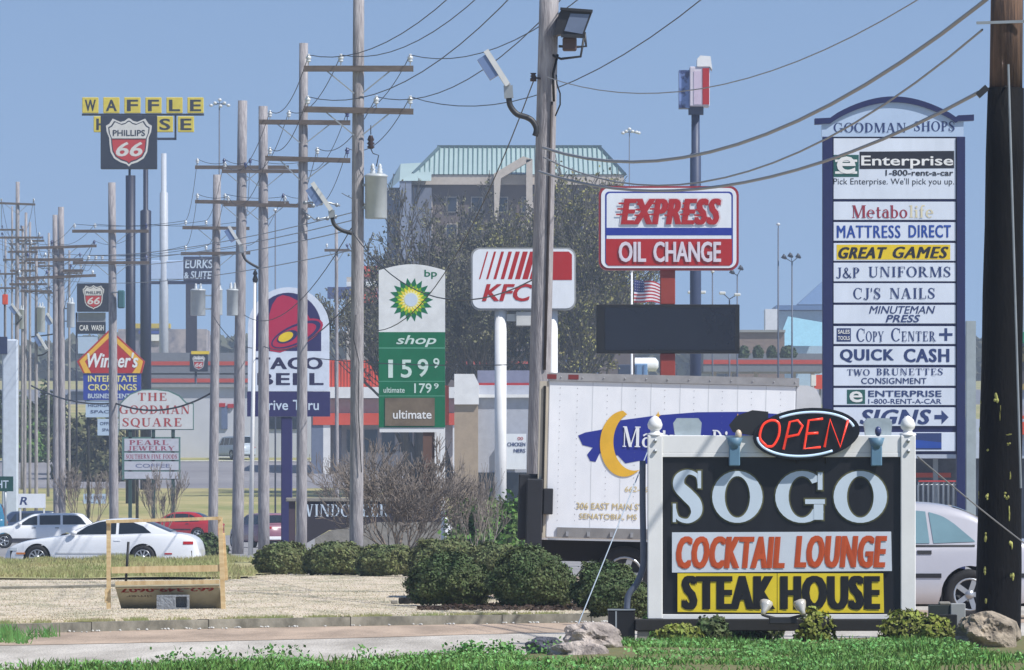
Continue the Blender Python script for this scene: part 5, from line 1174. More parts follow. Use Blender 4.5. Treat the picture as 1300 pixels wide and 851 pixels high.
def wheel(root, x, y, r_, side, rim='spoke', wd=.2):
    mb = MB(); mb.lathe((x, y, r_), [(r_ * .62, side * .0), (r_ * .66, side * .02), (r_ * .9, side * .025), (r_ * .985, -side * .01), (r_, -side * .04), (r_, -side * (wd - .03)), (r_ * .9, -side * wd), (r_ * .5, -side * wd)], 28, axis='y')
    w_ = mb.build('wheel', rub, root)
    mb = MB(); mb.lathe((x, y, r_), [(r_ * .64, side * .01), (r_ * .62, side * .012), (r_ * .58, -side * .03), (r_ * .56, -side * .07), (0.001, -side * .08)], 24, axis='y'); mb.build('rim_well', M('rim_dark', (62, 64, 68), .5), w_)
    mb = MB(); mb.lathe((x, y, r_), [(r_ * .66, side * .005), (r_ * .65, side * .02), (r_ * .58, side * .018), (r_ * .57, -side * .02)], 24, axis='y')
    k = 10 if rim == 'spoke' else 5
    for i in range(k):
        a = 2 * pi * i / k; mb.bar((x + .1 * r_ * cos(a), y - side * .005, r_ + .1 * r_ * sin(a)), (x + .6 * r_ * cos(a), y + side * .0, r_ + .6 * r_ * sin(a)), r_ * (.11 if k == 10 else .2), .03)
    mb.lathe((x, y, r_), [(r_ * .2, -side * .02), (r_ * .18, side * .018), (0.001, side * .024)], 14, axis='y'); mb.build('rim', alloy, w_)
def car(name, label, cat, X, D, yaw, P, group=None):
    """P: dict L,W, top (belt/hood/deck line), roof (greenhouse roof line), wheels (x, x), wr, sill, glass polygons"""
    t = thing(name, label, cat, (X, D, gz(D) + P.get('dz', 0)), yaw, group); L, Wd = P['L'], P['W']; hw = Wd / 2; wr = P['wr']
    paint = P['paint']; sill = P.get('sill', .22); arch = wr * 1.13
    def zb(x):
        z = sill + .06 * max(0, abs(x / (L / 2)) - .8) * 5
        for wx in P['wheels']:
            d = abs(x - wx)
            if d < arch: z = max(z, wr + sqrt(arch * arch - d * d))
        return z
    nose = P.get('nose', 5)
    def hwx(x):
        u = abs(x) / (L / 2); return hw * (1 - .26 * min(1, u) ** nose) * (1 if u < .985 else .93)
    xs = sorted(set([-L / 2, L / 2] + [-L / 2 + L * i / 70 for i in range(71)] + [wx + arch * cos(pi * k / 14) for wx in P['wheels'] for k in range(15)] + [-L / 2 + .01, -L / 2 + .03, L / 2 - .01, L / 2 - .03]))
    ts = [0, .08, .2, .35, .5, .65, .8, .92, 1]
    prof = [.955, .985, 1, 1.0, .995, .985, .965, .94, .9]
    def ysur(x, z):
        a, b = sill, smooth(P['top'], x); q = max(0, min(1, (z - a) / (b - a))); 
        return hwx(x) * smooth(list(zip(ts, prof)), q)
    mb = MB(); rowsv = []
    for x in xs:
        zt = smooth(P['top'], x); z0 = min(zb(x), zt - .04); r_ = []
        for q in ts: z = z0 + (zt - z0) * q; r_.append((x, -ysur(x, z), z))
        yy = -r_[-1][1]
        for q in (-.85, -.5, 0, .5, .85): r_.append((x, yy * q, zt + .045 * (1 - q * q)))
        for q in reversed(ts): z = z0 + (zt - z0) * q; r_.append((x, ysur(x, z), z))
        rowsv.append(r_)
    n = len(rowsv[0]); vs = [v for r_ in rowsv for v in r_]; fs = []
    for i in range(len(rowsv) - 1):
        for k in range(n - 1): fs.append((i * n + k, (i + 1) * n + k, (i + 1) * n + k + 1, i * n + k + 1))
    fs += [tuple(range(n)), tuple(range((len(rowsv) - 1) * n, len(rowsv) * n))[::-1]]
    mb.add(vs, fs, 0, True); body = mb.build('body', paint, t)
    u = MB(); u.box(-L / 2 + .15, L / 2 - .15, -hw * .8, hw * .8, sill - .03, sill + .32); 
    for wx in P['wheels']: u.box(wx - arch * .98, wx + arch * .98, -hw * .84, hw * .84, sill, wr + arch * .72)
    u.build('underbody', dkin, t)
    # greenhouse
    RF = P['roof']; xa, xb = RF[0][0], RF[-1][0]; tum = P.get('tumble', .42)
    def ygh(x, z): return hwx(x) * .905 - (z - smooth(P['top'], x)) * tum
    xs2 = [xa + (xb - xa) * i / 50 for i in range(51)]; rv = []
    for x in xs2:
        zt = smooth(RF, x); z0 = smooth(P['top'], x) - .01; zt = max(zt, z0 + .005); r_ = []
        for q in (0, .25, .5, .75, .93): z = z0 + (zt - z0) * q; r_.append((x, -ygh(x, z), z))
        y9 = ygh(x, zt) - .03 * min(1, (zt - z0) * 3)
        for q in (-1, -.7, -.35, 0, .35, .7, 1): r_.append((x, y9 * q, zt + .03 * (1 - q * q)))
        for q in (.93, .75, .5, .25, 0): z = z0 + (zt - z0) * q; r_.append((x, ygh(x, z), z))
        rv.append(r_)
    n = len(rv[0]); vs = [v for r_ in rv for v in r_]; fs = []
    for i in range(len(rv) - 1):
        for k in range(n - 1): fs.append((i * n + k, (i + 1) * n + k, (i + 1) * n + k + 1, i * n + k + 1))
    mb = MB(); mb.add(vs, fs, 0, True); cabin = mb.build('roof', P.get('roofpaint', paint), t)
    for wins in P['windows']:
        for sd in (-1, 1):
            m = MB(); N = 10; lo, hi = wins   # lower and upper edge polylines (x,z)
            g = []
            for i in range(N + 1):
                q = i / N; a = (lo[0][0] + (lo[1][0] - lo[0][0]) * q, lo[0][1] + (lo[1][1] - lo[0][1]) * q); xh = hi[0][0] + (hi[-1][0] - hi[0][0]) * q; zh = smooth(hi, xh) if len(hi) > 2 else hi[0][1] + (hi[1][1] - hi[0][1]) * q
                for k in range(5):
                    w_ = k / 4; x, z = a[0] + (xh - a[0]) * w_, a[1] + (zh - a[1]) * w_; g.append((x, sd * (ygh(x, z) + .009), z))
            for i in range(N):
                for k in range(4): m.f.append((i * 5 + k, i * 5 + k + 1, i * 5 + 6 + k, i * 5 + 5 + k)); m.mi.append(0); m.sm.append(True)
            m.v = g; m.build('side_window', P.get('glass', glass), cabin)
    for nm, x0, x1 in (('windshield', P['ws'][0], P['ws'][1]), ('rear_window', P['rw'][0], P['rw'][1])):
        m = MB(); N = 8; g = []
        for i in range(N + 1):
            x = x0 + (x1 - x0) * i / N; zt = smooth(RF, x); z0 = smooth(P['top'], x); yy = ygh(x, zt) - .03 * min(1, (zt - z0) * 3)
            for k in range(7): q = (-1 + k / 3) * .9; g.append((x, yy * q, zt + .03 * (1 - q * q) + .012))
        m.v = g
        for i in range(N):
            for k in range(6): m.f.append((i * 7 + k, i * 7 + k + 1, i * 7 + 8 + k, i * 7 + 7 + k)); m.mi.append(0); m.sm.append(True)
        m.build(nm, glass, cabin)
    for wx in P['wheels']:
        for sd in (-1, 1): wheel(t, wx, sd * (hwx(wx) * .985), wr, sd, P.get('rim', 'five'))
    def side_patch(nm, x0, x1, z0, z1, m, parent=t, off=.012, both=True):
        for sd in ((-1, 1) if both else (-1,)):
            q = MB(); N = max(3, int(abs(x1 - x0) / .08)); g = []
            for i in range(N + 1):
                x = x0 + (x1 - x0) * i / N
                g += [(x, sd * (ysur(x, z0) - .01), z0), (x, sd * (ysur(x, z0) + off), z0), (x, sd * (ysur(x, z1) + off), z1), (x, sd * (ysur(x, z1) - .01), z1)]
            q.v = g
            for i in range(N):
                for k in range(3): q.f.append((i * 4 + k, i * 4 + k + 1, i * 4 + 5 + k, i * 4 + 4 + k)); q.mi.append(0); q.sm.append(False)
            q.f += [(0, 1, 2, 3), (N * 4 + 3, N * 4 + 2, N * 4 + 1, N * 4)]; q.mi += [0, 0]; q.sm += [0, 0]; q.build(nm, m, parent)
    for nm, a in P.get('patches', []): side_patch(nm, *a)
    for x in P.get('seams', []): side_patch('door_seam', x, x + .012, sill + .03, smooth(P['top'], x) - .02, M('seam_dark', (40, 40, 44), .8, var=0), body, .002)  # thin dark lines along the door joints
    # nose and tail lamps, bumpers
    zf, zr_ = P['lampz']
    for sd in (() if P.get('nobump') else (-1, 1)):
        q = MB(); yy = hwx(-L / 2 + .05) * .72; q.box(-L / 2 - .005, -L / 2 + .06, sd * yy - .16, sd * yy + .16, zf - .05, zf + .05, 0, .02); q.build('headlight', hl, t)
        q = MB(); yy = hwx(L / 2 - .05) * .74; q.box(L / 2 - .06, L / 2 + .008, sd * yy - .2, sd * yy + .16, zr_ - .06, zr_ + .06, 0, .02); q.build('taillight', tlm, t)
    mx = P.get('mirror')
    if mx:
        for sd in (-1, 1):
            q = MB(); q.ball((mx[0], sd * (hwx(mx[0]) * .93 + .05), mx[1]), .1, 10, 0, (1.0, .8, .7)); q.build('mirror', paint, t)
    if P.get('nobump'): return t
    q = MB(); q.box(-L / 2 - .02, -L / 2 + .1, -hw * .66, hw * .66, sill + .04, sill + .22, 0, .04); q.build('front_bumper', P.get('bump', paint), t)
    q = MB(); q.box(L / 2 - .1, L / 2 + .02, -hw * .66, hw * .66, sill + .06, sill + .24, 0, .04); q.build('rear_bumper', P.get('bump', paint), t)
    return t
pw = M('car_white', (226, 228, 230), .25, var=.04, coat=.6); ps = M('car_silver', (188, 187, 193), .3, metal=.25, var=.04, coat=.5); pr = M('car_red', (176, 26, 34), .25, coat=.6, var=.05)
COUPE = dict(L=5.25, W=1.9, wr=.335, wheels=(-1.72, 1.16), sill=.2, paint=pw, nose=4, rim='spoke',
    top=[(-2.62, .42), (-2.56, .55), (-2.35, .67), (-2.0, .77), (-1.3, .87), (-.7, .92), (.5, .95), (1.6, .985), (2.2, .95), (2.45, .87), (2.58, .72), (2.62, .55)],
    roof=[(-1.05, .88), (-.6, 1.10), (-.1, 1.30), (.35, 1.365), (.8, 1.365), (1.2, 1.28), (1.6, 1.12), (1.95, .975)],
    windows=[(((-.72, .955), (.42, .97)), ((-.35, 1.19), (0, 1.30), (.42, 1.325))), (((.5, .97), (1.38, 1.0)), ((.5, 1.325), (.8, 1.30), (1.15, 1.18)))],
    ws=(-.98, -.15), rw=(1.05, 1.88), lampz=(.6, .74), mirror=(-.72, 1.0), seams=[-.75, .62], nobump=1,
    patches=[('taillight', (2.24, 2.5, .69, .77, tlm)), ('headlight', (-2.5, -2.28, .52, .60, hl)), ('marker_light', (-2.3, -2.05, .42, .47, M('marker_amber', (214, 130, 60), .3))), ('side_marker', (1.75, 1.95, .42, .46, tlm)), ('door_handle', (.38, .55, .78, .81, pw)), ('side_molding', (-1.2, .75, .44, .47, M('molding_white', (196, 198, 200), .4)))])
car('coupe', 'long white two-door coupe with spoked rims parked facing left beside the grass', 'car', (134 - 650) / 47 , FPX / 47, radians(-6), COUPE)
WAG = dict(L=4.75, W=1.78, wr=.31, wheels=(-1.45, 1.15), sill=.26, paint=pw, nose=5, bump=M('cladding_dark', (66, 66, 76), .6),
    top=[(-2.37, .6), (-2.25, .74), (-1.6, .86), (-.95, .93), (1.2, .96), (2.2, .98), (2.37, .9)],
    roof=[(-1.15, .92), (-.75, 1.15), (-.3, 1.38), (.1, 1.43), (1.2, 1.44), (1.8, 1.40), (2.05, 1.2), (2.28, .98)],
    windows=[(((-.85, .97), (-.08, .98)), ((-.42, 1.26), (-.2, 1.34), (-.08, 1.36))), (((.02, .98), (.88, .99)), ((.02, 1.37), (.88, 1.38))), (((.98, .99), (1.95, 1.0)), ((.98, 1.38), (1.6, 1.36), (1.75, 1.26)))],
    ws=(-1.08, -.35), rw=(1.9, 2.24), lampz=(.64, .85), mirror=(-.8, 1.02), seams=[-.9, -.02, .93],
    patches=[('lower_cladding', (-2.1, 2.2, .27, .42, M('cladding_dark', (66, 66, 76), .6))), ('door_handle', (-.3, -.14, .84, .87, trim)), ('door_handle', (.66, .82, .84, .87, trim))])
tw = car('station_wagon', 'white station wagon with dark lower cladding half hidden behind the white coupe', 'car', (50 - 650) / 30.5, FPX / 30.5, radians(3), WAG)
SED = dict(L=4.75, W=1.76, wr=.32, wheels=(-1.35, 1.28), sill=.2, paint=ps, nose=5, bump=ps, glass=M('window_glass_teal', (112, 142, 152), .08, var=.15, scale=1.4),
    top=[(-2.37, .55), (-2.25, .68), (-1.5, .84), (-.9, .9), (1.2, .95), (1.6, .97), (2.25, .95), (2.37, .8)],
    roof=[(-1.15, .9), (-.7, 1.18), (-.2, 1.42), (.15, 1.46), (.85, 1.45), (1.25, 1.36), (1.6, 1.16), (1.9, .97)],
    windows=[(((-.8, .95), (-.05, .96)), ((-.42, 1.24), (-.2, 1.35), (-.05, 1.38))), (((.02, .955), (.78, .965)), ((.02, 1.385), (.5, 1.385), (.74, 1.365))), (((.83, .965), (1.36, .985)), ((.78, 1.36), (.96, 1.3), (1.1, 1.21)))],
    ws=(-1.08, -.3), rw=(1.1, 1.82), lampz=(.64, .8), mirror=(-.8, 1.0), seams=[-.85, -.02, .92],
    patches=[('side_molding', (-1.0, .92, .53, .585, trim)), ('door_handle', (.62, .8, .83, .875, trim)), ('side_molding', (1.66, 2.3, .53, .585, trim)), ('taillight', (2.1, 2.33, .74, .87, tlm)), ('window_surround', (-.85, 1.35, .925, .945, trim))])
car('sedan', 'silver four-door sedan behind the steakhouse sign and tarred pole', 'car', (1223 - 650) / 100 - 1.28, FPX / 100, radians(2), SED)
REDC = dict(SED, paint=pr, bump=pr, glass=glass, patches=SED['patches'][:2])
car('sedan', 'small red car parked behind the white coupe\'s trunk', 'car', (226 - 650) / 24, FPX / 24, radians(-12), REDC)
pb = M('car_dark_blue', (44, 60, 88), .3, coat=.5); tl = M('car_teal', (40, 116, 150), .3, coat=.5)
def suv(label, X, D, paint, yaw=0, glass_=glass, name='suv', L=5.0, h=1.85, grp=None):
    k = h / 1.85
    P = dict(L=L, W=1.95, wr=.37, wheels=(-L / 2 + .9, L / 2 - 1.0), sill=.3, paint=paint, nose=9,
        top=[(-L / 2, .8 * k), (-L / 2 + .1, .98 * k), (-L / 2 + 1.2, 1.08 * k), (L / 2 - .2, 1.12 * k), (L / 2, 1.1 * k)],
        roof=[(-L / 2 + 1.15, 1.08 * k), (-L / 2 + 1.5, 1.5 * k), (-L / 2 + 1.8, 1.78 * k), (-L / 2 + 2.3, 1.84 * k), (L / 2 - .4, 1.84 * k), (L / 2 - .2, 1.7 * k), (L / 2 - .05, 1.13 * k)],
        windows=[(((-L / 2 + 1.6, 1.14 * k), (-.2, 1.15 * k)), ((-L / 2 + 1.95, 1.68 * k), (-.2, 1.72 * k))), (((-.08, 1.15 * k), (.8, 1.16 * k)), ((-.08, 1.72 * k), (.8, 1.72 * k))), (((.92, 1.16 * k), (L / 2 - .35, 1.16 * k)), ((.92, 1.72 * k), (L / 2 - .45, 1.7 * k)))],
        ws=(-L / 2 + 1.2, -L / 2 + 1.85), rw=(L / 2 - .25, L / 2 - .08), lampz=(.8 * k, .95 * k), seams=[-.14, .86], tumble=.2, glass=glass_)
    return car(name, label, 'car', X, D, yaw, P, grp)
suv('white utility vehicle seen from behind on the far street between the wooden poles', (297 - 650) / 15.6, FPX / 15.6, M('car_pale_silver', (176, 188, 200), .3, coat=.5), radians(-62))
suv('dark blue vehicle behind the pale steel column', (24 - 650) / 23, FPX / 23, pb, radians(8), L=4.4, h=1.5, name='parked_car')
suv('bright teal vehicle at the left edge beneath the street name sign', (-46 - 650) / 26, FPX / 26, tl, 0, L=4.2, h=1.9, name='van')
SM = dict(WAG, patches=[], bump=pw)
car('parked_car', 'white car beside the blue taco sign pole on the far street', 'car', (365 - 650) / 14.6, FPX / 14.6, radians(0), SM)
car('parked_car', 'white car glimpsed through the bare shrub behind the monument sign', 'car', (512 - 650) / 26, FPX / 26, radians(10), dict(SM))
car('parked_car', 'car with red tail showing between the two right-hand wooden poles', 'car', (333 - 650) / 30 , FPX / 30, radians(-70), dict(SM, paint=M('car_plum', (140, 96, 110), .3, coat=.4)))
# rows of distant cars (hillside lots): each one a small two-part car
cols = [(214, 218, 222), (60, 74, 120), (150, 160, 176), (170, 48, 44), (40, 44, 54), (190, 196, 206), (86, 110, 160)]
protos = []
def mini(col, i):
    f0 = thing('parked_car', 'x', 'car', (0, 0, 0)); m = M('mini_paint%d' % i, col, .3, var=.03, coat=.4)
    mb = MB(); mb.prism([(-2.2, .3), (-2.25, .7), (-1.2, .9), (1.9, .95), (2.25, .85), (2.2, .3)], -.85, .85); mb.build('body', m, f0)
    mb = MB(); mb.prism([(-1.2, .9), (-.5, 1.4), (1.0, 1.4), (1.7, .94)], -.7, .7); mb.build('roof', m, f0)
    mb = MB(); mb.prism([(-.95, .95), (-.42, 1.33), (.9, 1.33), (1.35, .97)], -.73, -.71); mb.build('side_window', glass, f0)
    for x in (-1.4, 1.4):
        mb = MB(); mb.lathe((x, -.8, .32), [(.3, -.06), (.32, -.04), (.32, .1), (.0, .1), (.0, -.06)], 12, axis='y'); mb.build('wheel', rub, f0)
    return f0
protos = [mini(c, i) for i, c in enumerate(cols)]; used = set()
def put(i, px, s, py, label, grp, yaw=0):
    src = protos[i]; o = src if i not in used else copy_tree(src); used.add(i)
    o.location = ((px - 650) / s, FPX / s, gz(FPX / s)); o.rotation_euler = (0, 0, yaw); o['label'] = label; o['group'] = grp; o['category'] = 'car'
names = ['white', 'navy blue', 'grey', 'red', 'charcoal', 'silver', 'light blue']
r = random.Random(5)
for k, (px, s) in enumerate([(418, 11), (470, 11), (440, 10), (598, 9.6), (622, 9.8), (572, 9.5), (655, 9.4), (722, 9.4), (745, 9.7), (640, 8.9), (610, 8.7), (590, 9.1), (712, 8.8), (735, 8.9), (755, 9.2), (225, 11), (250, 10.6), (118, 10.2), (95, 10.5), (236, 9.6)]):
    i = k % 7
    side = 'behind the orange storefront poles' if px in (418, 470, 440) else ('behind the big bare trees' if 560 < px < 700 else ('left of the message board' if px >= 700 else 'beyond the left cluster of signs'))
    put(i, px, s, 0, '%s car parked far up the hillside lot %s' % (names[i], side), 'cars parked on the far hillside', r.choice([0, .2, -.3, 1.2]))

# ---------------------------------------------------------------- box truck
D0 = FPX / 88; f = Fr(860, 88); t = thing('box_truck', 'white box truck with blue banner and yellow crescent moon behind the steakhouse sign', 'truck', f.loc)
alw = M('truck_white', (238, 240, 244), .4, rgb2=(216, 220, 226), scale=1.2, st=(1, 1, .5), contrast=.4)
alg = M('truck_rail_grey', (168, 166, 166), .4, metal=.3, var=.2, scale=6)
X, Z = f.x, f.z; dpt = 2.4
mb = MB(); mb.box(X(690), X(1005), 0, dpt, Z(687), Z(486), 0, .02); box_ = mb.build('cargo_box', alw, t)
mb = MB(); P = [(X(1005), Z(486)), (X(1020), Z(486)), (X(1030), Z(490)), (X(1036), Z(502)), (X(1037), Z(530)), (X(1037), Z(687)), (X(1005), Z(687))]; mb.prism(P, .0, dpt); mb.build('front_cap', M('cap_grey_white', (200, 202, 206), .35), t)
mb = MB(); mb.box(X(690), X(1008), -.03, dpt + .03, Z(487), Z(477)); rl = mb.build('top_rail', alg, t)
mb = MB(); mb.box(X(688), X(700), -.035, -.031, Z(485), Z(479)); mb.box(X(715), X(728), -.035, -.031, Z(485), Z(479)); mb.build('marker_reflector', M('reflector_maroon', (120, 50, 50), .4), rl)
mb = MB(); mb.box(X(705), X(1030), -.03, -.001, Z(686), Z(673)); mb.build('bottom_rail', M('rail_mid_grey', (146, 144, 142), .45, metal=.3, var=.2), t)  # bottom rail in a darker grey than the top rail
mb = MB()
for x in range(706, 1010, 27): mb.ball((X(x), -.034, Z(482.5)), .012, 6)
for x in (718, 745, 774, 800): mb.box(X(x) - .02, X(x) + .02, -.06, -.03, Z(684), Z(678))
for xx in (705, 727, 765, 801, 838, 875, 911, 948, 985):
    for yy in range(496, 672, 8): mb.ball((X(xx), -.0, Z(yy)), .0065, 5)
mb.build('rivets', M('rivet', (150, 152, 156), .4), box_)
mb = MB()
for xx in (746, 783, 820, 857, 893, 930, 966): mb.box(X(xx), X(xx) + .012, -.002, -.0, Z(672), Z(488))
mb.build('panel_seam', M('seam_grey', (204, 208, 212), .5, var=0), box_)
mb = MB(); mb.box(X(679), X(688), -.02, dpt + .02, Z(687), Z(488)); mb.box(X(688), X(690.5), .01, dpt, Z(687), Z(488)); mb.build('rear_frame', M('rear_frame_tan', (186, 178, 162), .5), t)
mb = MB(); mb.box(X(684), X(687), -.045, -.021, Z(680), Z(494)); mb.build('door_gap', dkin, t)
mb = MB(); mb.box(X(655), X(686), .05, dpt, Z(690), Z(606), 0, .02); mb.box(X(665), X(686), -.1, .04, Z(700), Z(612), 0, .02); lg = mb.build('lift_gate', M('lift_dark', (34, 36, 42), .6, var=.25), t)
mb = MB(); mb.box(X(687), X(699), -.1, -.03, Z(657), Z(624), 0, .01); mb.build('lift_bracket', M('lift_dark', (34, 36, 42), .6, var=.25), t)
mb = MB(); mb.box(X(672), X(1030), .4, .9, Z(716), Z(690)); mb.box(X(672), X(1030), dpt - .9, dpt - .4, Z(716), Z(690)); mb.build('chassis', dkin, t)
for wx in (792,): 
    for sd in (0, 1):
        y = .12 if sd == 0 else dpt - .12
        wheel(t, X(wx), y, .42, -1 if sd == 0 else 1, 'five', .45)
# cab
cz = M('cab_white', (206, 208, 212), .3, coat=.4)
mb = MB(); mb.prism([(X(1040), Z(575)), (X(1098), Z(578)), (X(1122), Z(630)), (X(1152), Z(640)), (X(1156), Z(700)), (X(1150), Z(724)), (X(1040), Z(724))], .2, dpt - .2); cab = mb.build('cab', cz, t)
mb = MB(); mb.prism([(X(1060), Z(588)), (X(1092), Z(588)), (X(1110), Z(630)), (X(1060), Z(630))], .19, .197); mb.build('side_window', glass, cab)
for y, sd in ((.3, -1), (dpt - .3, 1)): wheel(t, X(1112), y, .42, sd, 'five', .3)
# artwork and lettering on the box side
bl = M('truck_blue', (36, 48, 140), .4, var=.05); mo = M('moon_yellow', (226, 176, 50), .4)
mb = MB()
mb.flat([(X(a), Z(b)) for a, b in [(729, 556), (738, 552), (758, 548), (779, 536), (830, 528), (880, 523), (945, 521), (1000, 524), (1030, 528), (1030, 560), (960, 575), (900, 578), (850, 584), (815, 590), (809, 586), (790, 590), (780, 580), (757, 578), (752, 589), (745, 588), (741, 580), (748, 571), (735, 568)]], -.0045, 0)
oc, ic = ell(X(788), Z(565), 31 / 88, 42 / 88, 40, 0, 95, 300), ell(X(801), Z(562), 27 / 88, 37 / 88, 40, 0, 112, 292)
for i in range(39): mb.flat([oc[i], oc[i + 1], ic[i + 1], ic[i]], -.012, 1)
for cx_, cy_, q in ((931, 535, 9), (830, 528, 4)):
    mb.flat([(X(cx_), Z(cy_ - q * 1.3)), (X(cx_ + q * .3), Z(cy_ - q * .3)), (X(cx_ + q * .8), Z(cy_)), (X(cx_ + q * .3), Z(cy_ + q * .3)), (X(cx_), Z(cy_ + q * 1.4)), (X(cx_ - q * .3), Z(cy_ + q * .3)), (X(cx_ - q * .8), Z(cy_)), (X(cx_ - q * .3), Z(cy_ - q * .3))], -.012, 1)
serif(mb, 'Mattress', X(785), X(893), Z(569), Z(543), -.016, 2, gap=.08); serif(mb, 'Direct', X(899), X(960), Z(572), Z(545), -.016, 2, gap=.08)
mb.build('emblem', [bl, mo, whitep], box_, fix=False)
tx = M('faded_gold_letters', (206, 186, 130), .5, var=0)
lettering(f, box_, [('t', '306 EAST MAIN ST.', 729, 816, 641, 649, 0, dict(bold=.01)), ('t', 'SENATOBIA, MS', 733, 806, 654.5, 662.5, 0, dict(bold=.01)), ('t', '662-562-8900', 790, 850, 619, 626, 0, dict(bold=0, sh=.1))], tx, y=-.006)
t.rotation_euler = (0, radians(1.3), 0)
# ================================================================== ROCKS, SHRUBS, TREES
rockm = M('rock_limestone', (196, 184, 174), .9, rgb2=(104, 96, 92), scale=4, contrast=.3, bump=.8, bscale=22)
def rock(label, X, D, z, R3, seed, sub=4, rough=.3, mat=rockm):
    bm = bmesh.new(); bmesh.ops.create_icosphere(bm, subdivisions=sub, radius=1); cells = [(rnd_unit(random.Random(int(seed * 10) + q)), random.Random(q + int(seed * 7)).uniform(.72, .98)) for q in range(16)]
    for v in bm.verts:
        u = v.co.normalized(); o = Vector((seed * 5.7, seed * 1.3, 0))
        k = 1 + rough * noise.noise(u * 1.3 + o) + rough * .55 * noise.noise(u * 3.1 + o) - .16 * abs(noise.noise(u * 5.2 + o)) + .05 * noise.noise(u * 14 + o)
        k += .08 * (round(noise.noise(u * 2.3 + o) * 5) / 5)
        for cn, cd in cells:
            dp = u.dot(cn) * k
            if dp > cd: k *= (cd + (dp - cd) * .15) / dp
        v.co = Vector((u.x * R3[0], u.y * R3[1], u.z * R3[2])) * k
    me = bpy.data.meshes.new('rock'); bm.to_mesh(me); bm.free(); me.materials.append(mat)
    for p in me.polygons: p.use_smooth = False
    o = bpy.data.objects.new('rock', me); COL.objects.link(o); o.location = (X, D, z); tag(o, label, 'rock'); return o
S = 126.
def rp(px, py, s=S): return ((px - 650) / s, FPX / s)
x, d = rp(752, 0, 133); rock('pale pinkish boulder with a cracked top, left of the steakhouse sign', x, d, .14, (.3, .3, .21), 1, 5, .45)
x, d = rp(740, 0, 139); rock('lower front boulder leaning against the pale cracked one', x, d, .04, (.3, .25, .17), 4.4, 5, .4)
x, d = rp(694, 0, 137); rock('dark grey-blue small rock at the left of the boulder pair', x, d, .09, (.21, .2, .13), 2.2, 5, .3, M('rock_dark', (92, 94, 104), .9, rgb2=(50, 52, 60), scale=6, contrast=.4, bump=.7, bscale=20))
x, d = rp(1255, 0, 130); rock('large rough sandy boulder at the foot of the tarred pole', x, d, .16, (.33, .3, .27), 3.1, 5, .5, M('rock_sandy', (178, 164, 144), .9, rgb2=(88, 80, 70), scale=7, contrast=.4, bump=.9, bscale=16))
hm = M('hedge_leaf', (50, 80, 42), .75, rgb2=(88, 94, 50), scale=2.2, contrast=.5, island=.4)
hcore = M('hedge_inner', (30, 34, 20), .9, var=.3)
def shrub(name, label, cat, X, D, rad, n, sz, mat, seed, group=None, z0=None, core=hcore, rough=.22, flat=.5):
    t = thing(name, label, cat, (X, D, (gz(D) if z0 is None else z0)), 0, group); rr = random.Random(seed)
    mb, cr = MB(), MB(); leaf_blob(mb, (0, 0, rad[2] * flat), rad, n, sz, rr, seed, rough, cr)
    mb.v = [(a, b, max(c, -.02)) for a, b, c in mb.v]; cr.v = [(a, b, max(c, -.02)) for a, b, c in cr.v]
    mb.build('foliage', mat, t, fix=False); cr.build('dark_core', core, t, fix=False); return t  # second mesh: closed dark core added to stop the view through the leaves
hm2 = M('hedge_leaf_lighter', (74, 94, 54), .75, rgb2=(108, 108, 62), scale=2.2, contrast=.5, island=.4)  # back-row copy of the leaf colour, lightened for sun and haze
def hed(label, x0, x1, y0, y1, s, n, seed, grp, base=.1):
    w_ = (x1 - x0) / s / 2; h = (y1 - y0) / s; D = FPX / s
    return shrub('round_shrub', label, 'shrub', ((x0 + x1) / 2 - 650) / s, D, (w_ * .97, w_ * .85, h * .50), int(n * 4.2), .026 * 96 / max(s, 62), hm if s > 80 else hm2, seed, grp, base - .02, flat=.88, rough=.19)
hed('leftmost low evergreen shrub of the long hedge row', 320, 396, 694, 736, 64, 3600, 1, 'long row of clipped shrubs')
hed('low evergreen shrub second from the left end of the hedge row', 384, 462, 689, 733, 65, 3600, 2, 'long row of clipped shrubs')
hed('middle hedge-row shrub directly under the bare shrub trunks', 452, 536, 687, 730, 66, 3800, 3, 'long row of clipped shrubs')
hed('hedge-row shrub just left of the KFC sign left pole', 520, 612, 676, 727, 67, 4200, 4, 'long row of clipped shrubs')
hed('hedge-row shrub at the foot of the KFC sign poles', 590, 668, 676, 724, 68, 3600, 5, 'long row of clipped shrubs')
hed('small evergreen shrub in front of the monument sign base', 400, 470, 666, 700, 58, 2400, 6, 'long row of clipped shrubs')
hed('small shrub behind the hedge between the wooden poles', 338, 382, 664, 694, 52, 1500, 7, 'long row of clipped shrubs', .0)
hed('left front round bush of the big clipped bushes at the kerb', 516, 626, 712, 779, 95, 7000, 11, 'big clipped bushes by the kerb')
hed('largest round bush, right beside the left front one at the kerb', 620, 732, 698, 776, 96, 8000, 12, 'big clipped bushes by the kerb')
hed('round bush directly under the truck box in front of its wheels', 728, 816, 704, 768, 98, 5200, 13, 'big clipped bushes by the kerb')
hed('low bush by the electrical box left of the steakhouse sign', 744, 826, 742, 798, 106, 5200, 14, 'big clipped bushes by the kerb')
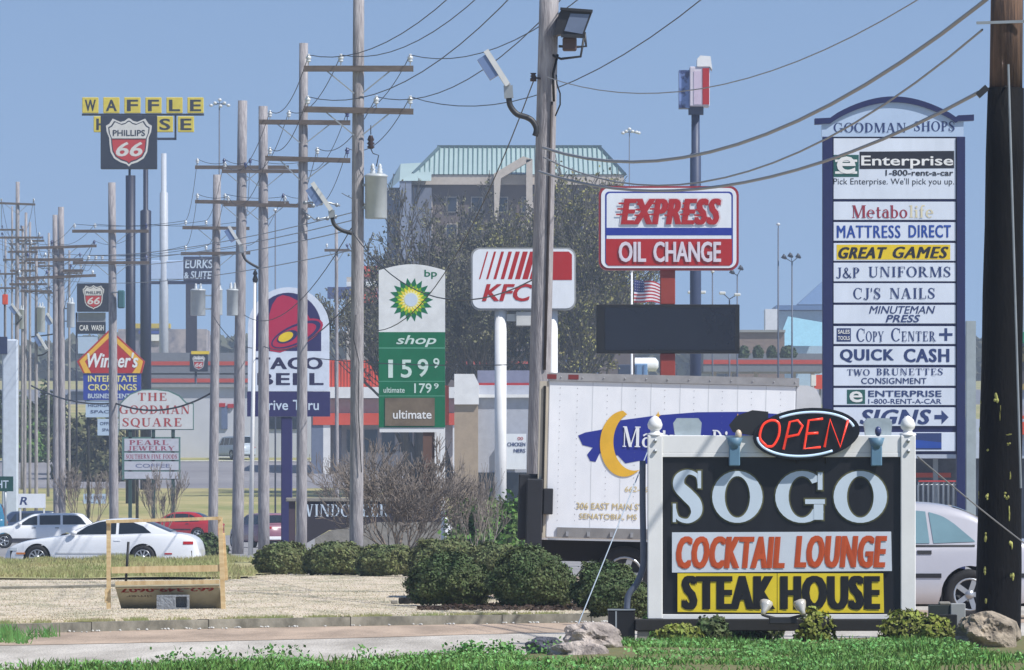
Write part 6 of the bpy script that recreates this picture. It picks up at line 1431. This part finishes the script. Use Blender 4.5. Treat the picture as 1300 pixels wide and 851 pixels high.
# bright green leafy growth behind the hedge
gl = M('spring_leaf', (96, 132, 52), .7, rgb2=(62, 96, 34), scale=1.5, contrast=.4, island=.4)
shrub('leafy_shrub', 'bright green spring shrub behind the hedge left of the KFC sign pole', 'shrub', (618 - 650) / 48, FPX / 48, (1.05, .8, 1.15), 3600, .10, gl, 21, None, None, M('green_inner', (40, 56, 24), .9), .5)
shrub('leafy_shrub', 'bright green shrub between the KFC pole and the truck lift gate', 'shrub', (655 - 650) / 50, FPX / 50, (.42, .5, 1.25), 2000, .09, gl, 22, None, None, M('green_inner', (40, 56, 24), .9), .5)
shrub('leafy_shrub', 'dark low shrub behind the white coupe under the palest poles', 'shrub', (262 - 650) / 40, FPX / 40, (.7, .5, .55), 1300, .09, hm, 23)
yg = M('yellow_green_leaf', (138, 146, 56), .7, rgb2=(88, 100, 36), scale=3, contrast=.4, island=.45)
for px, s, w_, h_, lb, sd, mt in ((1034, 124, .2, .22, 'small yellow-green bush in front of the steakhouse sign base', 31, yg), (1150, 125, .26, .2, 'spreading yellow-green bush at the right end of the black base beam', 32, yg), (1188, 128, .18, .17, 'olive bush touching the left side of the sandy boulder', 33, yg), (905, 126, .17, .17, 'small dark olive bush under the left half of the base beam', 34, hm), (862, 127, .22, .12, 'low yellow-green sprawling plant near the concrete footing', 35, yg), (833, 121, .14, .2, 'twiggy weed beside the electrical box', 36, gl), (960, 122, .3, .13, 'dark grey-green low bush under the middle of the sign', 37, hm)):
    shrub('small_bush', lb, 'bush', (px - 650) / s, FPX / s, (w_, w_, h_), 900, .035, mt, sd, 'small bushes around the steakhouse sign', .06)

# bare crape-myrtle style shrub
bark = M('bark_grey_tan', (150, 134, 118), .9, rgb2=(104, 94, 86), scale=4, contrast=.5); twig = M('twig_grey', (134, 124, 116), .9, var=.3); olive = M('bud_leaf', (112, 120, 66), .8, rgb2=(84, 92, 50), scale=.3, contrast=.4, island=.4)
def bare(name, label, cat, X, D, stems, L, r0, depth, seed, spread=.5, lean=.45, leafn=0, leafs=.1, cnt=3, up=.2, group=None, bk=bark, tg=twig, minr=.006, z0=None, lm=None):
    rr = random.Random(seed); t = thing(name, label, cat, (X, D, gz(D) if z0 is None else z0), 0, group); mb, tw_, tips = MB(), MB(), []
    for k in range(stems):
        a = 2 * pi * k / max(1, stems) + rr.random(); d = Vector((cos(a) * lean, sin(a) * lean, 1))
        branch(mb, tw_, (cos(a) * r0 * (1 if stems > 1 else 0), sin(a) * r0 * (1 if stems > 1 else 0), -.1), d, L * rr.uniform(.85, 1.1), r0, depth, rr, spread, up, tips, 6, .16, cnt, minr)
    mb.build('trunk', bk, t, fix=False); 
    if leafn:
        lv = MB()
        for i in range(leafn):
            p = rr.choice(tips[::5] if rr.random() < .75 and len(tips) > 500 else tips) + rnd_unit(rr) * rr.random() * leafs * 2.6; leaf(lv, p, leafs * rr.uniform(.5, 1.2), rr, None, 1.4)
        lv.build('crown', lm or olive, t, fix=False)
    tw_.build('twigs', tg, t, fix=False); return t
bare('bare_shrub', 'big bare multi-stemmed shrub spreading in front of the gas price sign', 'shrub', (508 - 650) / 53, FPX / 53, 13, 1.05, .032, 5, 5, .62, .85, up=.1, minr=.0085, z0=.05)
bare('bare_shrub', 'tangled bare grey shrub behind the dark monument sign', 'shrub', (484 - 650) / 42, FPX / 42, 8, 1.15, .026, 5, 15, .62, .7, up=.1, minr=.008)
bare('bare_tree', 'grey leafless tree far up the hill behind the blank pale sign board', 'tree', (226 - 650) / 11.5, FPX / 11.5, 4, 2.6, .2, 5, 16, .6, .5, leafn=1500, leafs=.2, minr=.04)
bare('bare_tree', 'grey leafless tree far up the hill right of the black sign poles', 'tree', (204 - 650) / 11, FPX / 11, 4, 2.2, .2, 5, 17, .6, .5, leafn=1200, leafs=.2, minr=.04)
bare('bare_shrub', 'finer bare grey shrub right of the gas sign base', 'shrub', (590 - 650) / 50, FPX / 50, 6, .95, .02, 4, 6, .5, .4, minr=.005)
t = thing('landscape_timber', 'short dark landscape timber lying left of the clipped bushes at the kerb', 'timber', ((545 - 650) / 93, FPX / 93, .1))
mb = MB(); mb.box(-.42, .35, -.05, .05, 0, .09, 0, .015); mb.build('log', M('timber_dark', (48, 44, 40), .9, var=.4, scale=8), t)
mb = MB(); mb.box(-.52, -.43, -.12, -.03, 0, .05, 0, .01); mb.build('end_block', concrete, t)
bare('bare_sapling', 'pale slim bare sapling left of the KFC sign pole', 'sapling', (612 - 650) / 53, FPX / 53, 3, .9, .02, 4, 8, .35, .15, minr=.005, bk=M('bark_pale', (178, 168, 156), .9))
bare('bare_sapling', 'bare vase-shaped sapling beside the white wagon', 'sapling', (110 - 650) / 27, FPX / 27, 5, 1.5, .04, 4, 9, .45, .4, minr=.012)
bare('bare_sapling', 'bare vase-shaped sapling in front of the red car', 'sapling', (205 - 650) / 27, FPX / 27, 5, 1.3, .04, 4, 10, .4, .35, minr=.012)
# big trees before the hotel
btr = M('bark_dark', (84, 78, 76), .9, var=.3); btw = M('twig_dark', (88, 86, 84), .9, var=.3)
for px, s, L, seed, lb, lf in ((628, 19, 6.8, 41, 'tall bare tree with dark forked trunk behind the KFC sign', 10500), (578, 18.5, 6.7, 42, 'big budding tree left of the KFC sign in front of the hotel', 12000), (530, 19, 5.4, 43, 'budding tree behind the gas price sign', 6500), (722, 19, 7.0, 44, 'tree with yellow-green buds left of the EXPRESS sign', 14000), (672, 18.5, 7.3, 45, 'budding tree behind the floodlight pole', 14000)):
    bare('budding_tree', lb, 'tree', (px - 650) / s, FPX / s, 4, L, .36, 6, seed, .5, .2, lf, .17, 3, .10, 'budding trees in front of the hotel', btr, btw, .03, None, M('bud_leaf_%d' % seed, (122, 120, 86) if seed != 44 else (146, 142, 76), .85, rgb2=(90, 92, 70), scale=.25, contrast=.4, island=.35))
r = random.Random(77)
# dark conifers / brush on the left
ev = M('evergreen_leaf', (48, 66, 38), .8, rgb2=(70, 84, 44), scale=.6, contrast=.4, island=.4); ol = M('brush_leaf', (110, 104, 74), .9, rgb2=(84, 92, 56), scale=.5, contrast=.5, island=.4)
for px, s, w_, h_, m_, lb in ((2, 15.5, 2.3, 5.6, ev, 'dark evergreen at the left edge behind the steel column'), (52, 15.2, 1.9, 5.2, ev, 'dark evergreen between far-left poles'), (36, 15.8, 1.2, 3.0, gl, 'yellow-green bush at the foot of the far-left poles'), (112, 17, 2.4, 4.6, ol, 'brown-green thicket right of the twin poles'), (134, 17.2, 1.7, 4.0, ol, 'brown thicket below the white boards'), (90, 16.6, 1.5, 3.6, ol, 'olive thicket behind the twin poles')):
    shrub('thicket' if m_ is not gl else 'bush', lb, 'shrub', (px - 650) / s, FPX / s, (w_, w_, h_ * .6), 2600, .3, m_, int(px) + 3, None, None, hcore, .5)
for k, (px, w_) in enumerate(((951, 13), (970, 12), (988, 12), (1009, 19))):
    s = 16.; z0 = EYE + (HY - 448) / s
    shrub('round_tree', ['first', 'second', 'third', 'widest'][k] + ' round green tree from the left in the row of four above the canopy', 'tree', (px - 650) / s, FPX / s + 14, (w_ / s / 1.85, w_ / s / 2, .62), 1100, .16, ev, 50 + k, 'round trees beyond the long canopy', z0 - .1, hcore, .15)
# wooded horizon
def ridge(name, label, D, pts, mat, n, sz, seed):
    mb = MB(); rr = random.Random(seed)
    for i in range(n):
        x = rr.uniform(pts[0][0], pts[-1][0]); top = interp(pts, x); zt = EYE + (HY - top) * D / FPX; X = (x - 650) * D / FPX; z = gz(D) + (zt - gz(D)) * rr.random() ** .6 * (1 + .12 * noise.noise(Vector((x * .12, 3, seed))))
        leaf(mb, (X, D + rr.uniform(-12, 12), z), sz * rr.uniform(.6, 1.3), rr, Vector((0, -.6, .6)), 1.3)
    return struct(mb.build(name, mat, fix=False), 'stuff', label, 'woods')
farw = M('far_wood_leaf', (74, 82, 66), .95, rgb2=(102, 98, 78), scale=.05, contrast=.4, island=.3)
ridge('far_woods', 'hazy grey-green woods along the hilltop horizon', 1150, [(-120, 452), (60, 446), (150, 430), (260, 436), (420, 430), (560, 440), (760, 444), (950, 440), (1100, 436), (1420, 440)], farw, 16000, 2.6, 3)

# ================================================================== BUILDINGS
def bldg(name, label, xc, s, cat='building'):
    f = Fr(xc, s); return thing(name, label, cat, f.loc), f
def fb(t, f, nm, x0, x1, y0, y1, d0, d1, m, bev=0, parent=None, toground=False):
    mb = MB(); z0 = -1.5 if toground else f.z(y1)
    mb.box(f.x(x0), f.x(x1), d0, d1, z0, f.z(y0), 0, bev); return mb.build(nm, m, parent or t)
# hotel with green metal roof
t, f = bldg('hotel', 'tall hotel with pale green metal roof and stone eaves behind the budding trees', 640, 14)
wallm = M('hotel_wall', (112, 100, 96), .9, rgb2=(92, 84, 84), scale=.3, contrast=.4); stone = M('eave_stone', (192, 182, 170), .8)
wl = fb(t, f, 'wall', 512, 786, 235, 646, 0, 16, wallm, toground=True)
fb(t, f, 'eave', 520, 792, 222.5, 235, -.8, 17, stone)
seam = M('roof_green', (166, 186, 184), .45, var=.08, scale=.4); ridgec = M('ridge_dark', (70, 92, 100), .5)
mb = MB(); A, B_, C_, D_ = (f.x(524), -.9, f.z(222)), (f.x(793), -.9, f.z(222)), (f.x(763), 7, f.z(183)), (f.x(556), 7, f.z(183))
E_, F_ = (f.x(793), 17, f.z(222)), (f.x(524), 17, f.z(222)); C2, D2 = (f.x(763), 9, f.z(183)), (f.x(556), 9, f.z(183))
mb.add([A, B_, C_, D_, E_, F_, C2, D2], [(0, 1, 2, 3), (1, 4, 6, 2), (5, 0, 3, 7), (4, 5, 7, 6), (3, 2, 6, 7)]); rf = mb.build('roof', seam, t)
mb = MB()
for k in range(44):
    u = (k + .5) / 44; xb = 524 + 269 * u; xt = 556 + 207 * u if False else xb
    # standing seams run straight up the slope
    yt = 1.0
    if xb < 556: yt = (xb - 524) / 32
    if xb > 763: yt = (793 - xb) / 30
    mb.bar((f.x(xb), -.92, f.z(222)), (f.x(xb), -.92 + 7.9 * yt, f.z(222 - 39 * yt) + .05), .09, .10)
mb.build('seam', M('seam_grey_green', (92, 122, 118), .5), rf)
mb = MB(); mb.bar((f.x(554), 8, f.z(182)), (f.x(765), 8, f.z(182)), .35, 2.2, up=(0, 1, 0)); mb.bar(A, D_, .3, .3); mb.bar(B_, C_, .3, .3); mb.build('ridge_cap', ridgec, rf)
# left wing
mb = MB(); mb.add([(f.x(492), -3, f.z(245)), (f.x(508), -3.5, f.z(232)), (f.x(508), 3, f.z(206)), (f.x(548), -3.5, f.z(232)), (f.x(548), 3, f.z(204)), (f.x(492), 3, f.z(232))], [(0, 1, 2, 5), (1, 3, 4, 2)]); mb.build('wing_roof', seam, t)
fb(t, f, 'wing_wall', 492, 548, 240, 600, -2.6, 0, M('wing_blue_grey', (110, 116, 132), .8), toground=True)
fb(t, f, 'corner_tower', 508, 523, 232, 600, -3.4, -2.7, M('tower_blue_grey', (128, 138, 158), .8), toground=True)
fb(t, f, 'left_block', 480, 492, 330, 600, -2, 6, M('pale_blue_wall', (170, 182, 200), .8), toground=True)
# gable porch
mb = MB(); mb.prism([(f.x(627), f.z(222)), (f.x(664), f.z(200)), (f.x(676), f.z(204)), (f.x(636), f.z(228)), (f.x(631), f.z(296)), (f.x(628), f.z(296))], -2.2, -.9); mb.build('gable_arch', stone, t)
fb(t, f, 'gable_column', 668, 676, 204, 300, -2.2, -.9, stone)
win = M('hotel_window', (44, 52, 66), .15)
for j in range(6):
    for i in range(8):
        x = 534 + i * 32; y = 250 + j * 34
        fr_ = fb(t, f, 'window', x, x + 15, y, y + 20, -.12, -.001, stone, 0); fb(t, f, 'pane', x + 1.2, x + 13.8, y + 1.2, y + 18.8, -.16, -.121, win, 0, fr_)
# blank mid building right of hotel (brown, low)
t, f = bldg('building', 'low brown stone building with pale cornice right of the hotel trees', 760, 15); fb(t, f, 'wall', 720, 806, 368, 600, 0, 12, wallm, toground=True); fb(t, f, 'cornice', 718, 808, 362, 368, -.5, 12.5, stone)
# orange storefront
t, f = bldg('orange_store', 'wide retail store with two orange bands and white canopy behind the taco and gas signs', 470, 16.5)
wm = M('store_beige', (190, 182, 174), .8)
fb(t, f, 'wall', 395, 600, 497, 600, 0, 15, wm, toground=True)
pb_ = fb(t, f, 'parapet', 400, 562, 457, 492, .5, 14, orange)
mb = MB()
for x in range(401, 562, 4): mb.box(f.x(x), f.x(x + .7), .44, .499, f.z(491), f.z(458))
mb.build('rib', M('orange_dark', (176, 58, 34), .6), pb_)
fb(t, f, 'canopy_band', 398, 600, 492, 506, -1.6, .4, white); fb(t, f, 'lower_band', 398, 602, 525, 540, -1.6, -.6, orange)
fb(t, f, 'soffit', 398, 600, 507, 525, -.9, -.1, M('soffit_tan', (166, 152, 146), .8))
for x0, x1, m in ((396, 411, M('column_blue_grey', (108, 118, 140), .7)), (411, 420, white), (424, 434, M('door_dark', (52, 52, 62), .5)), (534, 539, white), (575, 580, white)):
    fb(t, f, 'column', x0, x1, 540, 596, -1.5, -.7, m, toground=True)
for k, x0 in enumerate((440, 462, 484, 506, 545)): 
    fr_ = fb(t, f, 'window', x0, x0 + 18, 545, 575, -.08, -.001, greyp); fb(t, f, 'pane', x0 + 1, x0 + 17, 546, 574, -.12, -.081, glass, 0, fr_)
# distant upper store (orange cap)
t, f = bldg('distant_store', 'distant hillside store with an orange corner block and pale bands left of the gas sign', 470, 10.5)
fb(t, f, 'wall', 440, 485, 352, 420, 0, 15, wm, toground=True); fb(t, f, 'orange_block', 461, 478, 338, 352, -.5, 5, orange); fb(t, f, 'band', 440, 485, 358, 364, -.6, -.1, whitep); fb(t, f, 'orange_band', 460, 485, 372, 386, -.6, -.1, orange); fb(t, f, 'dark_base', 440, 485, 386, 395, -.3, -.05, M('shop_dark', (60, 62, 76), .6))
fb(t, f, 'blue_sign_board', 416, 452, 365, 380, -1.4, -1.1, M('board_blue_dark', (50, 64, 120), .5))
# big white warehouse wall at left centre
t, f = bldg('white_store', 'long pale white-walled store behind the Goodman Square sign', 270, 15.5)
fb(t, f, 'wall', 182, 396, 492, 600, 0, 14, M('wall_white_dull', (196, 198, 204), .8, var=.12, scale=.2), toground=True); fb(t, f, 'roof_edge', 180, 398, 488, 492, -.4, 14.2, greyp)
for x in (286, 300): fb(t, f, 'red_sign', x - 8 if x == 286 else x, x, 512, 517, -.2, -.01, red) if x == 286 else fb(t, f, 'red_sign', 289, 297, 513, 518, -.2, -.01, red)
fb(t, f, 'door', 281, 289, 516, 545, -.15, -.01, M('door_blue_grey', (96, 110, 140), .6))
fb(t, f, 'window', 336, 380, 528, 545, -.15, -.01, glass)
# long fuel canopies with orange stripe
def canopy(label, xc, s, x0, x1, ys, cols_):
    t, f = bldg('fuel_canopy', label, xc, s, 'canopy')
    for k, (y0, y1, o0, o1) in enumerate(ys):
        b = fb(t, f, 'fascia', x0, x1, y0, y1, -k * .8, 9 - k, M('fascia_grey', (118, 122, 128), .6)); fb(t, f, 'stripe', x0, x1, o0, o1, -.06 - k * .8, -.01 - k * .8, M('stripe_orange', (186, 70, 52), .5), 0, b)
    for x in cols_: fb(t, f, 'column', x, x + 5, ys[-1][1], 600, 1, 1.5, stone, toground=True)
canopy('grey fuel station canopy with two orange stripes behind the smallest shield sign', 250, 14.5, 172, 322, ((448, 474, 459, 464), (476, 492, 481, 486)), (180, 210, 318))
canopy('long grey canopy with one orange stripe right of the message board', 970, 15.5, 893, 1046, ((449, 472, 457, 462.5),), (905, 925, 958, 1006, 1030))
canopy('dark grey canopy with a faint orange stripe behind the bare trees', 630, 14, 566, 704, ((446, 482, 459, 463),), (572, 690))
# light grey restaurant with beige pylon
t, f = bldg('restaurant', 'light grey restaurant with lavender roof, red line and menu board right of the gas sign', 640, 22)
fb(t, f, 'wall', 592, 700, 503, 600, 0, 9, M('wall_cool_grey', (172, 176, 186), .8), toground=True); fb(t, f, 'roof', 606, 694, 470, 486, 1, 8, M('roof_lavender', (128, 130, 152), .6)); fb(t, f, 'red_line', 606, 694, 486, 489, .95, 8.05, red); fb(t, f, 'upper_wall', 600, 700, 489, 502, .5, 8.5, M('wall_cool_grey', (172, 176, 186), .8))
fb(t, f, 'white_trim', 592, 702, 501, 505, -.3, 9.2, white); fb(t, f, 'window', 598, 690, 600, 640, -.1, -.01, glass)
mbd = fb(t, f, 'menu_board', 642, 668, 551, 596, -.6, -.4, whitep); lettering(f, mbd, [('t', 'CHICKEN', 644, 667, 562, 567, 0, dict(bold=.04)), ('t', 'NERS', 652, 667, 570, 575, 0, dict(bold=.04)), ('t', 'OO', 657, 664, 555, 559, 1, dict(bold=.05))], [navy, red], y=-.62)
py_ = fb(t, f, 'pylon', 577, 607, 487, 600, -1.2, .4, M('pylon_beige', (168, 150, 128), .8), toground=True)
mb = MB(); mb.prism([(f.x(577), f.z(514)), (f.x(608), f.z(514)), (f.x(608), f.z(488)), (f.x(602), f.z(475.5)), (f.x(577), f.z(475.5))], -1.4, .6); mb.build('pylon_cap', white, t)
fb(t, f, 'orange_sign_edge', 563, 570, 490, 540, -.6, -.4, orange)
# far glass-roofed pale building, right
t, f = bldg('pale_hall', 'hazy pale blue hall with dark blue hipped roof left of the shops sign', 1010, 9)
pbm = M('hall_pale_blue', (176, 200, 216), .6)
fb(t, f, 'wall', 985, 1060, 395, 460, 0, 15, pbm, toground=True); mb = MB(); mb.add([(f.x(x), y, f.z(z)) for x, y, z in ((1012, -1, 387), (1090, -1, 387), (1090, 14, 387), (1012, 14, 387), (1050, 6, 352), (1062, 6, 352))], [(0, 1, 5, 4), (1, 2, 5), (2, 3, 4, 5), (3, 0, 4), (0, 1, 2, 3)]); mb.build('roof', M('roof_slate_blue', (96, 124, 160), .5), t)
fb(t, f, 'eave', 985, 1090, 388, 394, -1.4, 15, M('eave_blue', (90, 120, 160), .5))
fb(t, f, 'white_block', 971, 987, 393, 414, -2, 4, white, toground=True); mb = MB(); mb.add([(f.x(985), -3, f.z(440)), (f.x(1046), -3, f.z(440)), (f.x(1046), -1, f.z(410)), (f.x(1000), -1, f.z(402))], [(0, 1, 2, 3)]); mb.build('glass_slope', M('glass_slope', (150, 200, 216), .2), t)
t, f = bldg('brick_building', 'long low brown brick building behind the round green trees', 950, 13); fb(t, f, 'wall', 935, 996, 421, 470, 0, 10, brick_mat('brick_tan', (128, 108, 100), (108, 92, 88), (150, 140, 134), 2), toground=True); fb(t, f, 'parapet', 934, 997, 419, 422, -.3, 10.3, greyp)
# boxes and trailers on the hill behind truck
def blk_(name, label, cat, x0, x1, y0, y1, s, m, dp=3, grp=None, rib=0):
    t, f = bldg(name, label, (x0 + x1) / 2, s, cat)
    if grp: t['group'] = grp
    b = fb(t, f, 'body', x0, x1, y0, y1, 0, dp, m, .06)
    if rib:
        mb = MB()
        for k in range(rib): xx = x0 + (x1 - x0) * (k + .5) / rib; mb.box(f.x(xx) - .04, f.x(xx) + .04, -.08, -.001, f.z(y1) + .1, f.z(y0) - .1)
        mb.build('rib', M('rib_blue', (90, 120, 160), .5), b)  # all container ribs share one flat blue
    fb(t, f, 'base', x0 + 1, x1 - 1, y1, y1 + 2, .3, dp - .3, dkm, 0, None, True); return t, f
cb_ = M('container_blue', (110, 148, 188), .5)
blk_('container', 'light blue ribbed container above the truck roof right of the KFC pole', 'container', 725, 762, 458, 478, 15, cb_, rib=5)
blk_('container', 'dark navy container left of the light blue one', 'container', 706, 724, 457, 478, 15, M('container_navy', (44, 56, 80), .5), rib=2)
blk_('container', 'light blue box just left of the red sign pole above the truck', 'container', 804, 822, 462, 478, 15, cb_, rib=2)
blk_('container', 'dark box behind the white post above the truck roof', 'container', 785, 801, 463, 477, 15.2, M('container_navy', (44, 56, 80), .5))
t, f = bldg('storage_tank', 'long white rounded tank above the truck roof', 770, 13.5, 'tank'); mb = MB(); mb.tube([(f.x(718), 0, f.z(463)), (f.x(722), 0, f.z(463)), (f.x(832), 0, f.z(463)), (f.x(836), 0, f.z(463))], [.3, .65, .65, .3], 16); mb.build('shell', whitep, t)
mb = MB(); [mb.box(f.x(x), f.x(x + 3), -.4, .4, -.5, f.z(465)) for x in (730, 760, 790, 820)]; mb.build('saddle', greyp, t)
t, f = bldg('red_canopy', 'small red and orange canopy roofs on the hill right of the KFC sign', 738, 12.5, 'canopy'); fb(t, f, 'red_roof', 716, 733, 438, 447, 0, 4, M('canopy_red', (180, 56, 54), .5)); fb(t, f, 'orange_roof', 741, 757, 436, 441, 0, 4, orange); fb(t, f, 'wall', 732, 757, 441, 458, .3, 3.5, M('canopy_wall', (150, 148, 120), .8), toground=True); fb(t, f, 'post', 718, 720, 447, 470, .5, .8, white, toground=True); fb(t, f, 'post', 728, 730, 447, 470, .5, .8, white, toground=True)
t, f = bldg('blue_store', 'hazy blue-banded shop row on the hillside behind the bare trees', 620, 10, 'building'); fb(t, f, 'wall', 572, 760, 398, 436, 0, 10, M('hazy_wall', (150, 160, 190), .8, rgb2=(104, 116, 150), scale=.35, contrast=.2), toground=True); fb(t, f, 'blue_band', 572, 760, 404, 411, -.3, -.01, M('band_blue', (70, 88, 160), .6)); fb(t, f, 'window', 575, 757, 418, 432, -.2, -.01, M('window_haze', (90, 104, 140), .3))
t, f = bldg('blue_store', 'pale building strip with yellow trim between the two black sign poles', 215, 12, 'building'); fb(t, f, 'wall', 150, 262, 418, 440, 0, 10, M('wall_pinkish', (168, 160, 164), .8, rgb2=(110, 112, 130), scale=.5, contrast=.2), toground=True); fb(t, f, 'yellow_trim', 168, 216, 411, 417, -.4, 2, M('trim_mustard', (196, 176, 80), .6)); fb(t, f, 'blue_panel', 176, 208, 420, 424, -.3, -.01, M('band_blue', (70, 88, 160), .6)); fb(t, f, 'white_panel', 182, 206, 425, 433, -.3, -.01, white)
# store on the right behind shops sign and pole
t, f = bldg('right_store', 'grey storefront with orange band and cart area at the right behind the silver car', 1240, 30)
fb(t, f, 'wall', 1140, 1420, 560, 640, 3, 12, M('store_dim', (104, 108, 118), .8, rgb2=(70, 74, 84), scale=1, contrast=.3), toground=True); fb(t, f, 'roof', 1140, 1420, 532, 582, 0, 12, M('roof_pale_grey', (176, 184, 196), .7)); fb(t, f, 'orange_band', 1150, 1212, 600, 606, 2.5, 2.9, orange); fb(t, f, 'orange_band', 1284, 1400, 536, 552, -.4, -.05, orange)
for x in (1186, 1228): fb(t, f, 'post', x, x + 6, 582, 640, .6, .9, greyp, toground=True)
fb(t, f, 'downspout_column', 1226, 1238, 408, 560, -.5, .2, M('column_grey_green', (158, 168, 168), .7), toground=True)
t, f = bldg('right_shop', 'pale shop with a green awning band right of the tarred pole', 1330, 26); fb(t, f, 'wall', 1288, 1420, 352, 640, 0, 8, M('shop_pale', (176, 192, 208), .7, rgb2=(132, 140, 148), scale=.7, contrast=.3), toground=True); fb(t, f, 'awning', 1286, 1422, 422, 436, -.8, -.01, M('awning_green', (40, 132, 100), .5)); fb(t, f, 'window', 1290, 1410, 440, 495, -.2, -.01, M('shop_window', (88, 84, 84), .2, rgb2=(170, 150, 90), scale=2, contrast=.1)); fb(t, f, 'red_band', 1288, 1420, 528, 540, -.5, -.01, orange)
# shopping trolleys rack in front
cart = MB()
t, f = bldg('cart_rack', 'row of nested shopping carts glimpsed over the silver car roof', 1195, 34, 'shopping carts')
m_ = MB()
for k in range(9):
    x = 1166 + k * 6.4; m_.tube([(f.x(x), 0, 0), (f.x(x), 0, f.z(612)), (f.x(x + 8), 0, f.z(611))], .03, 5); m_.tube([(f.x(x), .5, 0), (f.x(x), .5, f.z(616)), (f.x(x + 8), .5, f.z(615))], .03, 5)
m_.build('basket', galv, t, fix=False); m_ = MB(); m_.box(f.x(1166), f.x(1222), -.04, .0, f.z(612), f.z(610)); m_.build('handle', M('handle_red', (190, 60, 56), .5), t)
t, f = bldg('road_barrel', 'red and white box just right of the truck nose at roof height', 1043, 18, 'sign'); fb(t, f, 'panel', 1034, 1050, 476, 494, 0, .6, orange); fb(t, f, 'stripe', 1030, 1036, 476, 490, -.05, .4, white); fb(t, f, 'post', 1040, 1043, 494, 560, .2, .4, greyp, toground=True)

# ================================================================== haze
mb = MB(); mb.box(-700, 700, -60, 1700, -1.3, 75, 0)
hz = mb.build('haze', []); hm_ = bpy.data.materials.new('haze'); hm_.use_nodes = True; nt = hm_.node_tree
nt.nodes.remove(nt.nodes['Principled BSDF']); pv = nt.nodes.new('ShaderNodeVolumePrincipled'); pv.inputs['Color'].default_value = (.72, .84, 1, 1); pv.inputs['Density'].default_value = HAZE; pv.inputs['Anisotropy'].default_value = .1
nt.links.new(pv.outputs[0], nt.nodes['Material Output'].inputs['Volume']); hz.data.materials.append(hm_)
struct(hz, 'stuff', 'thin blue haze in the air over the road', 'haze')
